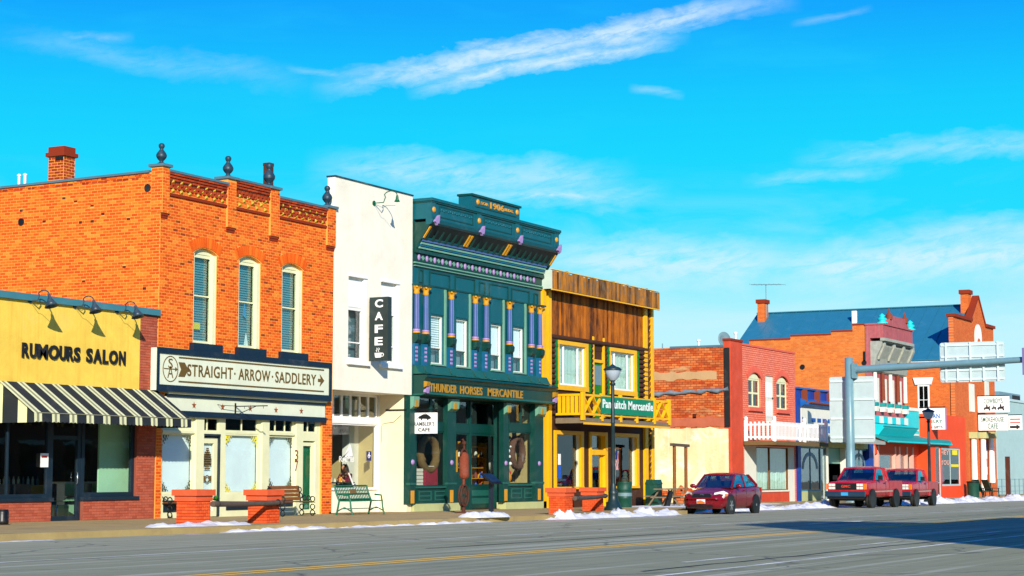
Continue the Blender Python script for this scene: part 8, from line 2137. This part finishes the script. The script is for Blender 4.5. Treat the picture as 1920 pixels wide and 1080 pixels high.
for k in range(3):
 yc = y0_ - (y0_ - y1_) * (.3 + .22 * k); zc_ = z0_ + (z1_ - z0_) * .25; s_ = .5 if k != 1 else .35
 MB().prism([(yc + u * s_, zc_ + w * s_) for u, w in ((-.5, -.3), (-.4, .1), (-.55, .3), (-.3, .3), (-.1, .2), (-.05, .6), (.1, .6), (.15, .2), (.4, .15), (.6, -.2), (.45, -.1), (.35, -.35), (.25, -.1), (-.2, -.1), (-.3, -.35))], 'x', kx - .012, kx - .001).build('rider_emblem', M['sign_black'], t)
bsign('lower_cafe_sign', 'white projecting sign with green cafe lettering, lower one on the far brick corner', 1834.5, 1890, 777.5, 807, [('SMOKEHOUSE', .10, .86, .55, .85, 'sign_green'), ('CAFE', .32, .66, .10, .45, 'sign_green')])
t, y0_, y1_, z0_, z1_ = bsign('arrow_sign', 'small white sign with red writing and black arrow at the right edge', 1891, 1916, 779, 806, [])
W_, H_ = y0_ - y1_, z1_ - z0_
for f_ in (.46, .70): box('faded_print', M['sign_red'], t, kx - .008, kx - .001, y0_ - W_ * .88, y0_ - W_ * .12, z0_ + H_ * f_, z0_ + H_ * (f_ + .08))
MB().prism([(y0_ - W_ * .1, z0_ + H_ * .12), (y0_ - W_ * .1, z0_ + H_ * .28), (y0_ - W_ * .6, z0_ + H_ * .28), (y0_ - W_ * .6, z0_ + H_ * .38), (y0_ - W_ * .9, z0_ + H_ * .2), (y0_ - W_ * .6, z0_ + H_ * .02), (y0_ - W_ * .6, z0_ + H_ * .12)], 'x', kx - .012, kx - .001).build('arrow', M['sign_black'], t)

# ================================================================ PALE GREY WALL BEYOND
XE = PX(1868, 800, 3.0)
ge = thing('grey_building', 'plain pale grey flat roofed building at the right edge', 'building', (XE, 3, sw(150)))
MB().box(XE + .2, XE + 34, 3.0, 20, sw(160) - .6, PZ(1890, 752, 3.0)).build('block', M['far_grey'], ge)
MB().box(XE + .1, XE + 34.1, 2.9, 20.1, PZ(1890, 752, 3.0), PZ(1890, 752, 3.0) + .2).build('coping', M['alu_back'], ge)
q = RC(1874, 1913, 737, 753, 4.0)
ac = thing('rooftop_unit', 'grey rooftop air unit on the pale grey building', 'air unit', (q[0], 4, q[2]))
MB().box(q[0], q[1], 4, 6, PZ(1890, 752, 3.0) + .201, q[3]).build('casing', M['dish_grey'], ac); MB().box(q[0] + (q[1] - q[0]) * .6, q[1] - .3, 3.96, 3.999, q[2] + .1, q[3] - .15).build('grille', M['interior_dark'], ac)
pxx = PX(1890, 900, -1.0)
rp = thing('rusty_pole', 'rusty upright post in front of the pale grey wall', 'post', (pxx, -1, sw(150)))
MB().box(pxx - .15, pxx + .15, -1.15, -.85, sw(150) - .1, PZ(1890, 856, -1)).build('shaft', M['rust_dark'], rp); MB().box(pxx - .2, pxx + .2, -1.2, -.8, sw(150) - .1, sw(150) + .1).build('foot', M['rust_dark'], rp)
fc = thing('wire_fence', 'low wire fence along the far lot at the right edge', 'fence', (pxx, 1, sw(150)))
for k in range(12): x_ = pxx + .5 + k * 1.5; MB().bar((x_, 1, sw(150) - .2), (x_, 1, sw(150) + 1.3), .06).build('post', M['galvanised'], fc)
for z_ in (.3, .7, 1.25): MB().bar((pxx + .5, 1, sw(150) + z_), (pxx + 17, 1, sw(150) + z_), .04).build('wire', M['galvanised'], fc)
gx_, gy_ = PX(1825, 925, -1.5), -1.5; b = sw(gx_)
dbn = thing('dark_bin', 'dark green slatted bin by the white columned corner', 'bin', (gx_, gy_, b))
MB().lathe([(.4, 0), (.42, 1.0), (.45, 1.05), (.40, 1.1), (.0, 1.15)], (gx_, gy_, b), 14).build('can', M['bin_green'], dbn); MB().torus((gx_, gy_, b + 1.05), .43, .04, 'z').build('rim', M['iron'], dbn)
for k, px_ in enumerate((1843, 1860)):
 x_ = PX(px_, 925, -2.0); t = thing('lawn_chair', ['green slatted lawn chair beside the dark bin', 'green slatted lawn chair nearer the rusty post'][k], 'chair', (x_, -2.0, sw(x_)), 'green lawn chairs', rz=.9)
 MB().obox((0, 0, .42), ((1, 0, 0), (0, 1, .1), (0, -.1, 1)), (.35, .35, .03)).build('seat', M['bin_green'], t, local=True); MB().obox((0, .45, .8), ((1, 0, 0), (0, .4, .9), (0, -.9, .4)), (.35, .45, .03)).build('backrest', M['bin_green'], t, local=True)
 for sx in (-1, 1): MB().bar((sx * .34, -.35, 0), (sx * .34, -.3, .62), .05).bar((sx * .34, .3, 0), (sx * .34, .35, .62), .05).bar((sx * .34, -.38, .62), (sx * .34, .5, .62), .08, .04).build('side_frame', M['iron'], t, local=True)
# ================================================================ SIGNAL MAST OVER THE STREET
mX = 95.0
mY = onX(1593, 760, mX)[0]
mz1 = onX(1595, 670, mX)[1]
ms = thing('signal_mast', 'tall galvanised signal mast with long arm over the street', 'mast', (mX, mY, sw(mX)))
MB().lathe([(.36, 0), (.36, .05), (.25, .08), (.235, 3.0), (.21, mz1 - sw(mX) - .02), (.0, mz1 - sw(mX) + .03)], (mX, mY, sw(mX)), 18).build('pole', M['galvanised'], ms)
zA = onX(1612, 693, mX)[1]
armY = onX(1990, 668, mX)[0]
zA2 = onX(1918, 674.5, mX)[1]; yA2 = onX(1918, 674.5, mX)[0]
sl = (zA2 - zA) / (yA2 - mY)
MB().tube([(mX, mY - .2, zA), (mX, yA2, zA2), (mX, yA2 - 3.5, zA2 + sl * -3.5)], [.20, .15, .13], 16).build('arm', M['galvanised'], ms)
MB().box(mX - .20, mX + .20, mY - .40, mY - .20, zA - .45, zA + .35).build('flange', M['galvanised'], ms)
MB().box(mX - .24, mX + .24, mY - .24, mY - .20, zA - .42, zA + .30).build('flange_plate', M['galvanised'], ms)
# back of the big sign fixed to the pole, and of the sign on the arm
def signback(name, label, px0, px1, pyt, pyb, X, rails_z, ribs, behind=.32):
 y0_, y1_ = onX(px0, (pyt + pyb) / 2, X)[0], onX(px1, (pyt + pyb) / 2, X)[0]; z1_, z0_ = onX((px0 + px1) / 2, pyt, X)[1], onX((px0 + px1) / 2, pyb, X)[1]
 t = thing(name, label, 'sign', (X, (y0_ + y1_) / 2, z0_)); r = .12; P = []
 for (cy_, cz_, a0) in ((y0_ - r, z1_ - r, 0), (y1_ + r, z1_ - r, 90), (y1_ + r, z0_ + r, 180), (y0_ - r, z0_ + r, 270)):
  for k in range(5): a = rad(a0 + k * 22.5); P.append((cy_ + r * math.cos(a), cz_ + r * math.sin(a)))
 MB().prism(P, 'x', X, X + .02).build('panel', M['alu_back'], t)
 H_ = z1_ - z0_; W_ = y0_ - y1_
 for f_ in rails_z: MB().box(X - .05, X - .001, y1_ + .06, y0_ - .06, z0_ + H_ * f_ - .05, z0_ + H_ * f_ + .05).build('stiffener', M['alu_rail'], t)
 for f_, a, b in ribs: MB().box(X - .09, X - .051, y0_ - W_ * f_ - .05, y0_ - W_ * f_ + .05, z0_ + H_ * a, z0_ + H_ * b).build('hanger', M['alu_rail'], t)
 return t
signback('pole_sign', 'silver back of a large road sign fixed behind the mast pole', 1555.5, 1640, 706, 829, mX + .27, (.07, .36, .65, .93), ())
signback('arm_sign', 'silver back of a wide road sign carried on the mast arm', 1762.5, 1884, 641, 716, mX + .22, (.07, .30, .64, .93), ((.10, .0, 1.0), (.48, .0, 1.0), (.90, .0, 1.0), (.28, .02, .62), (.68, .02, .62)))
# end of a traffic signal at the picture edge
ty, tz_ = onX(1929, 678, mX - .3)
ts = thing('traffic_signal', 'dark traffic signal head hanging on the mast arm at the right edge', 'traffic signal', (mX - .3, ty, tz_ - .6))
MB().box(mX - .3, mX + .05, ty - .25, ty + .27, tz_ - .6, tz_ + .65).build('housing', M['post_green'], ts)
C('violet_grey', 120, 110, 160, .5)
MB().box(mX - .34, mX - .301, ty - .3, ty + .32, tz_ - .66, tz_ + .70).build('backplate', M['violet_grey'], ts)
for k in range(3): MB().lathe([(.12, .02), (.14, .2)], (mX + .05, ty, tz_ - .38 + k * .4), 12, axis='x', cap=False).build('visor', M['plastic_black'], ts)
# second street lamp, by the vermilion shop
l2x = 100.0; l2y = onX(1741, 800, l2x)[0]
lamp_post('dark green street lamp behind the second red pickup', l2x, l2y, onX(1741, 767, l2x)[1], sw(l2x))

# ================================================================ VEHICLES (built facing -x, wheels on z = 0)
def loft(mb, secs, mi=0, close_ends=True):
 """secs: list of (x, [(y, z)...]) half sections from the bottom up to the centre line; mirrored"""
 n = len(secs[0][1]); v = []; f = []
 for x, pts in secs:
  full = [(y, z) for y, z in pts] + [(-y, z) for y, z in reversed(pts)]
  v += [(x, y, z) for y, z in full]
 m = 2 * n
 for i in range(len(secs) - 1):
  for k in range(m - 1): f.append((i * m + k, i * m + k + 1, (i + 1) * m + k + 1, (i + 1) * m + k))
  f.append((i * m + m - 1, i * m, (i + 1) * m, (i + 1) * m + m - 1))
 mb.add(v, f, mi, 0.0, True)
 if close_ends: mb.add(v, [tuple(range(m)), tuple(range((len(secs) - 1) * m, len(secs) * m))[::-1]], mi, 0.0, False)
def wheel(t, x, y, r, w, side, rimm='rim', spokes=6):
 tw = MB().lathe([(r * .62, -w / 2), (r * .94, -w / 2), (r, -w * .3), (r, w * .3), (r * .94, w / 2), (r * .62, w / 2)], (x, y, r), 22, axis='y', cap=False).build('wheel', M['tyre'], t, local=True)
 yo = y + side * w * .5
 MB().lathe([(r * .64, -side * .005), (r * .6, side * .012), (r * .5, -side * .03), (.02, -side * .02)], (x, yo, r), 18, axis='y', cap=False).build('rim', M[rimm], tw, local=True)
 for k in range(spokes):
  a = 2 * math.pi * k / spokes; MB().bar((x, yo + side * .004, r), (x + r * .58 * math.cos(a), yo + side * .004, r + r * .58 * math.sin(a)), .05, .02, up=(0, 1, 0)).build('spoke', M[rimm], tw, local=True)
 MB().lathe([(.05, -.01), (.05, .01)], (x, yo + side * .008, r), 10, axis='y').build('hub_cap', M[rimm], tw, local=True)
def quad(mb, p, th=.006):
 """thin glazed quad with a little thickness"""
 v = [Vector(q) for q in p]; n = (v[1] - v[0]).cross(v[2] - v[0]).normalized() * th
 V_ = [tuple(q + n) for q in v] + [tuple(q - n) for q in v]; k = len(v)
 mb.add(V_, [tuple(range(k)), tuple(range(2 * k - 1, k - 1, -1))] + [(i, (i + 1) % k, k + (i + 1) % k, k + i) for i in range(k)])
 return mb
def arch_cut(o, cuts):
 """dark wheel housings set into the body sides"""
 pass
def sedan(label, loc, rz):
 t = thing('parked_sedan', label, 'car', loc, rz=rz)
 W = .85
 # lower body: x from -2.25 (nose) to 2.25 (tail)
 def sec(x, w, zb, zs, zt, crown): return (x, [(w * .82, zb), (w * .97, zb + .10), (w, zb + .25), (w * 1.0, zs), (w * .95, zt - .04), (w * .80, zt), (w * .35, zt + crown)])
 S = [sec(-2.24, .55, .30, .48, .60, .01), sec(-2.18, .70, .24, .50, .66, .02), sec(-2.02, .80, .20, .54, .72, .03), sec(-1.75, .84, .19, .58, .78, .04), sec(-1.3, .85, .18, .62, .84, .05), sec(-.85, .855, .18, .66, .90, .06), sec(-.6, .855, .18, .68, .93, .06),
         sec(0, .86, .18, .70, .95, .05), sec(.8, .86, .18, .72, .97, .05), sec(1.3, .85, .19, .74, .99, .05), sec(1.75, .84, .21, .76, 1.0, .05), sec(2.05, .80, .25, .74, .98, .04), sec(2.2, .72, .30, .70, .92, .02), sec(2.25, .60, .36, .66, .82, .01)]
 mb = MB(); loft(mb, S); mb.build('body', M['car_red'], t, local=True)
 def cs(x, wb, wt, zb, zt): return (x, [(wb, zb), (wb - (wb - wt) * .5, zb + (zt - zb) * .5), (wt + .02, zt - .05), (wt * .8, zt), (wt * .4, zt + .015)])
 R = [cs(-.55, .74, .60, .93, 1.36), cs(-.35, .76, .61, .94, 1.42), cs(.1, .77, .62, .95, 1.455), cs(.6, .77, .62, .96, 1.45), cs(1.0, .76, .60, .97, 1.40), cs(1.2, .74, .58, .98, 1.34)]
 # pillars and roof skin; glass set between
 roof = [(-.35, [(.62, 1.38), (.55, 1.43), (.3, 1.45)]), (.1, [(.64, 1.40), (.56, 1.46), (.3, 1.48)]), (.6, [(.64, 1.40), (.56, 1.455), (.3, 1.475)]), (1.05, [(.61, 1.35), (.53, 1.40), (.3, 1.42)])]
 mb = MB(); loft(mb, roof); mb.build('roof', M['car_red'], t, local=True)
 for s_ in (-1, 1):
  pil_ = MB(); pil_.bar((-1.02, s_ * .74, .92), (-.32, s_ * .61, 1.40), .06); pil_.bar((.25, s_ * .80, .95), (.28, s_ * .635, 1.40), .07); pil_.bar((1.0, s_ * .61, 1.37), (1.62, s_ * .74, .99), .12)
  pil_.bar((-.33, s_ * .62, 1.40), (1.02, s_ * .615, 1.37), .04)
  pil_.build('pillars', M['car_red'], t, local=True)
 quad(MB(), [(-1.04, -.72, .93), (-1.04, .72, .93), (-.34, .58, 1.40), (-.34, -.58, 1.40)]).build('windscreen', M['car_glass'], t, local=True)
 quad(MB(), [(1.64, -.70, 1.0), (1.64, .70, 1.0), (1.04, .56, 1.38), (1.04, -.56, 1.38)]).build('rear_screen', M['car_glass'], t, local=True)
 for s_ in (-1, 1):
  quad(MB(), [(-.92, s_ * .765, .955), (.22, s_ * .80, .965), (.24, s_ * .645, 1.385), (-.28, s_ * .635, 1.385)]).build('side_window', M['car_glass'], t, local=True)
  quad(MB(), [(.30, s_ * .80, .965), (1.45, s_ * .77, .995), (1.0, s_ * .63, 1.37), (.32, s_ * .645, 1.385)]).build('side_window', M['car_glass'], t, local=True)
  MB().sphere((-.78, s_ * .94, 1.0), .07, .12, .08, 10, 7).build('wing_mirror', M['car_red'], t, local=True)
  # headlamp wraps the corner
  hl = MB(); quad(hl, [(-2.16, s_ * .46, .585), (-2.02, s_ * .80, .585), (-1.68, s_ * .86, .72), (-1.80, s_ * .72, .80), (-2.06, s_ * .46, .735)], .03); hl.build('headlight', M['lens_clear'], t, local=True)
  quad(MB(), [(-1.95, s_ * .815, .62), (-1.80, s_ * .85, .64), (-1.72, s_ * .856, .71), (-1.86, s_ * .80, .72)], .025).build('indicator', M['lens_amber'], t, local=True)
  quad(MB(), [(-2.16, s_ * .50, .32), (-2.06, s_ * .76, .32), (-2.04, s_ * .76, .40), (-2.15, s_ * .50, .40)], .012).build('fog_lamp_recess', M['plastic_black'], t, local=True)
  quad(MB(), [(2.22, s_ * .50, .78), (2.12, s_ * .80, .78), (2.08, s_ * .80, .95), (2.20, s_ * .5, .93)], .02).build('tail_light', M['sign_red'], t, local=True)
  for hx_ in (-.05, 1.0): MB().bar((hx_, s_ * .865, .84), (hx_ + .16, s_ * .868, .845), .03).build('door_handle', M['car_red'], t, local=True)
  for hx_ in (-.85, .26, 1.22): MB().bar((hx_, s_ * .862, .30), (hx_ + .03, s_ * .856, .92), .008).build('door_seam', M['plastic_black'], t, local=True)
  MB().lathe([(.40, -.06), (.40, .02)], (-1.38, s_ * .82, .31), 20, axis='y').build('wheel_housing', M['plastic_black'], t, local=True)
  MB().lathe([(.39, -.06), (.39, .02)], (1.28, s_ * .825, .31), 20, axis='y').build('wheel_housing', M['plastic_black'], t, local=True)
  wheel(t, -1.38, s_ * .77, .315, .20, s_); wheel(t, 1.28, s_ * .77, .315, .20, s_)
 quad(MB(), [(-2.235, -.40, .585), (-2.235, .40, .585), (-2.15, .34, .715), (-2.15, -.34, .715)], .02).build('grille', M['plastic_black'], t, local=True)
 g = MB()
 for (a, b) in (((-2.215, -.44, .595), (-2.215, .44, .595)), ((-2.14, -.38, .715), (-2.14, .38, .715)), ((-2.215, -.44, .595), (-2.14, -.38, .715)), ((-2.215, .44, .595), (-2.14, .38, .715))): g.bar(a, b, .025)
 g.build('grille_surround', M['chrome'], t, local=True)
 e = MB().torus((-2.19, 0, .655), .05, .010, 'x', 16, 5, sx=1.4); e.build('badge', M['chrome'], t, local=True)
 MB().box(-2.27, -2.19, -.45, .45, .27, .35).build('lower_grille', M['plastic_black'], t, local=True)
 MB().box(-2.295, -2.272, -.17, .17, .38, .53).build('number_plate', M['plate_white'], t, local=True)
 MB().prism([(-.16, .385), (.16, .385), (.16, .46), (.02, .50), (-.16, .43)], 'x', -2.30, -2.2955).build('number_plate_print', M['plate_orange'], t, local=True)
 MB().box(-1.6, 1.6, -.6, .6, .20, .30).build('underside', M['plastic_black'], t, local=True)
 ins = MB().box(-.6, 1.2, -.6, .6, .6, .9); ins.box(-.15, .05, -.6, -.1, .9, 1.2).box(-.15, .05, .1, .6, .9, 1.2).box(.95, 1.1, -.6, .6, .9, 1.18); ins.build('seats', M['interior'], t, local=True)
 return t
def pickup(label, loc, rz, plate='plate_blue', lettered=True):
 t = thing('parked_pickup', label, 'pickup', loc, rz=rz)
 def sec(x, w, zb, zt, cr=.03): return (x, [(w * .90, zb), (w * .99, zb + .12), (w, zb + .35), (w * .99, zt - .12), (w * .95, zt - .02), (w * .86, zt), (w * .4, zt + cr)])
 m = 'truck_red'
 mb = MB(); loft(mb, [sec(-2.55, .90, .62, 1.10), sec(-2.48, .94, .56, 1.16), sec(-2.2, .965, .52, 1.19), sec(-1.6, .975, .50, 1.22), sec(-1.1, .98, .50, 1.25)]); mb.build('bonnet', M[m], t, local=True)
 mb = MB(); loft(mb, [sec(-1.1, .98, .48, 1.25, .0), sec(.72, .98, .48, 1.28, .0)]); mb.build('cab_lower', M[m], t, local=True)
 mb = MB(); loft(mb, [(-.55, [(.76, 1.78), (.72, 1.83), (.4, 1.86)]), (0, [(.78, 1.80), (.73, 1.87), (.4, 1.90)]), (.62, [(.77, 1.79), (.72, 1.85), (.4, 1.88)])]); mb.build('roof', M[m], t, local=True)
 for s_ in (-1, 1):
  p = MB(); p.bar((-1.15, s_ * .90, 1.24), (-.52, s_ * .76, 1.80), .08); p.bar((.28, s_ * .93, 1.27), (.25, s_ * .79, 1.80), .10); p.bar((.68, s_ * .93, 1.27), (.62, s_ * .77, 1.80), .12); p.bar((-.52, s_ * .775, 1.80), (.64, s_ * .775, 1.80), .06)
  p.build('pillars', M[m], t, local=True)
 quad(MB(), [(-1.17, -.87, 1.25), (-1.17, .87, 1.25), (-.54, .72, 1.80), (-.54, -.72, 1.80)]).build('windscreen', M['car_glass'], t, local=True)
 quad(MB(), [(.70, -.86, 1.28), (.70, .86, 1.28), (.63, .72, 1.78), (.63, -.72, 1.78)]).build('rear_screen', M['car_glass'], t, local=True)
 # bed: two sides, tailgate, floor
 for s_ in (-1, 1):
  b = MB(); b.box(.80, 2.70, s_ * .83, s_ * .98, .52, 1.24); b.build('bed_side', M[m], t, local=True)
  quad(MB(), [(-1.05, s_ * .925, 1.265), (.22, s_ * .94, 1.275), (.20, s_ * .80, 1.77), (-.46, s_ * .785, 1.77)]).build('side_window', M['car_glass'], t, local=True)
  quad(MB(), [(.36, s_ * .94, 1.28), (.60, s_ * .94, 1.28), (.56, s_ * .79, 1.77), (.32, s_ * .80, 1.77)]).build('quarter_window', M['car_glass'], t, local=True)
  MB().box(-.98, -.86, s_ * 1.02, s_ * 1.22, 1.28, 1.48).build('wing_mirror', M['plastic_black'], t, local=True)
  for k, z_ in enumerate((.90, 1.04)):
   for j in range(2): MB().box(-2.60, -2.54, s_ * (.53 + j * .16), s_ * (.67 + j * .16), z_ - .055, z_ + .055).build('headlight', M['lens_clear'], t, local=True)
  MB().box(-2.58, -2.40, s_ * .855, s_ * .962, .84, 1.10).build('indicator', M['lens_amber'], t, local=True)
  MB().box(2.69, 2.73, s_ * .84, s_ * .97, .80, 1.18).build('tail_light', M['sign_red'], t, local=True)
  MB().lathe([(.45, -.08), (.45, .0)], (-1.72, s_ * .955, .42), 20, axis='y').build('wheel_housing', M['plastic_black'], t, local=True)
  MB().lathe([(.45, -.08), (.45, .028)], (1.72, s_ * .955, .42), 20, axis='y').build('wheel_housing', M['plastic_black'], t, local=True)
  wheel(t, -1.72, s_ * .88, .39, .26, s_, 'rim_dirty', 8); wheel(t, 1.72, s_ * .88, .39, .26, s_, 'rim_dirty', 8)
  MB().bar((-1.25, s_ * .985, .74), (1.25, s_ * .985, .76), .02, .06).build('side_moulding', M['rim_dirty'], t, local=True)
  MB().bar((-.02, s_ * .985, 1.12), (.16, s_ * .985, 1.12), .03, .05).build('door_handle', M['plastic_black'], t, local=True)
  for hx_ in (-1.08, .26): MB().bar((hx_, s_ * .984, .55), (hx_ + .02, s_ * .975, 1.24), .01).build('door_seam', M['plastic_black'], t, local=True)
 MB().box(2.62, 2.70, -.83, .83, .55, 1.22).build('tailgate', M[m], t, local=True)
 MB().box(.80, 2.62, -.829, .829, .60, .68).build('bed_floor', M['plastic_black'], t, local=True)
 MB().box(-2.585, -2.54, -.50, .50, .84, 1.12).build('grille', M['plastic_black'], t, local=True)
 if lettered:
  tx = MB(); text_on(tx, 'GMC', (-2.586, .22, .92), (0, -1, 0), (-1, 0, 0), .44, .12, .01, .03); tx.build('lettering', M['sign_red'], t, local=True)
 MB().prism([(-2.62, .50), (-2.74, .52), (-2.76, .70), (-2.72, .76), (-2.58, .76)], 'y', -.96, .96).build('front_bumper', M['bumper_blue'], t, local=True)
 MB().box(-2.66, -2.56, -.90, .90, .40, .50).build('air_dam', M['plastic_black'], t, local=True)
 MB().box(2.74, 2.86, -.92, .92, .50, .68).build('rear_bumper', M['chrome'], t, local=True)
 MB().box(-2.79, -2.765, -.17, .17, .56, .71).build('number_plate', M[plate], t, local=True)
 MB().box(-2.3, 2.5, -.55, .55, .42, .55).build('chassis', M['plastic_black'], t, local=True)
 for x_ in (-1.72, 1.72): MB().tube([(x_, -.85, .39), (x_, .85, .39)], .07, 8).build('axle', M['plastic_black'], t, local=True)
 ins = MB().box(-.2, .6, -.8, .8, .9, 1.2); ins.box(.3, .5, -.75, .75, 1.2, 1.6); ins.build('bench_seat', M['interior'], t, local=True)
 return t
def park(fn, label, cx, cy, rz, **k):
 o = fn(label, (cx, cy, gz(cx)), rz, **k)
 o.rotation_euler = (0, math.atan(GR), rz)
 return o
park(sedan, 'dark red saloon car parked at the kerb beside the snowy lot', 68.0, -7.5, rad(0)).scale = (1, 1, 1.06)
park(pickup, 'red pickup with square headlights parked nearest, front showing', 87.4, -7.1, rad(-2)).scale = (1, 1, 1.03)
park(pickup, 'red pickup parked behind the first, its empty bed showing', 93.9, -7.25, rad(1), plate='plate_white', lettered=False)
# ================================================================ THE NEAR SIDE OF THE STREET (its shade falls across the carriageway)
def near_block(label, x0, x1, y0, h, m, nwin):
 t = thing('shop_building', label, 'building', (x0, y0, sw(x0)), 'shops on the near side of the street')
 b = sw((x0 + x1) / 2)
 MB().box(x0, x1, y0 - 16, y0, b - .5, b + h).build('block', M[m], t)
 MB().box(x0 - .1, x1 + .1, y0 - 16.1, y0 + .2, b + h, b + h + .25).build('coping', M['cream_trim'], t)
 for k in range(nwin):
  a = x0 + (x1 - x0) * (k + .2) / nwin; c = x0 + (x1 - x0) * (k + .8) / nwin
  MB().box(a, c, y0 + .001, y0 + .05, b + .6, b + 2.9).build('shop_window', M['glass_dark'], t)
  MB().box(a - .1, c + .1, y0 + .001, y0 + .12, b + 2.95, b + 3.2).build('window_head', M['cream_trim'], t)
  if h > 7: MB().box(a + .3, c - .3, y0 + .001, y0 + .05, b + 5.0, b + 7.0).build('window', M['glass_dark'], t)
 return t
C('near_brick', 150, 84, 56, .85); C('near_tan', 196, 170, 130, .85); C('near_grey', 150, 150, 146, .85)
near_block('tall brick shop across the street', 26.6, 32.3, -33.0, 11.7, 'near_brick', 3)
near_block('tan shop across the street', 32.4, 47, -33.2, 9.0, 'near_tan', 5)
near_block('grey shop across the street', 47.1, 66, -33.0, 8.4, 'near_grey', 5)
near_block('brick shop across the street further on', 66.1, 90, -33.2, 7.2, 'near_brick', 7)
near_block('long tan shop at the far end across the street', 90.1, 130, -33.0, 6.4, 'near_tan', 10)
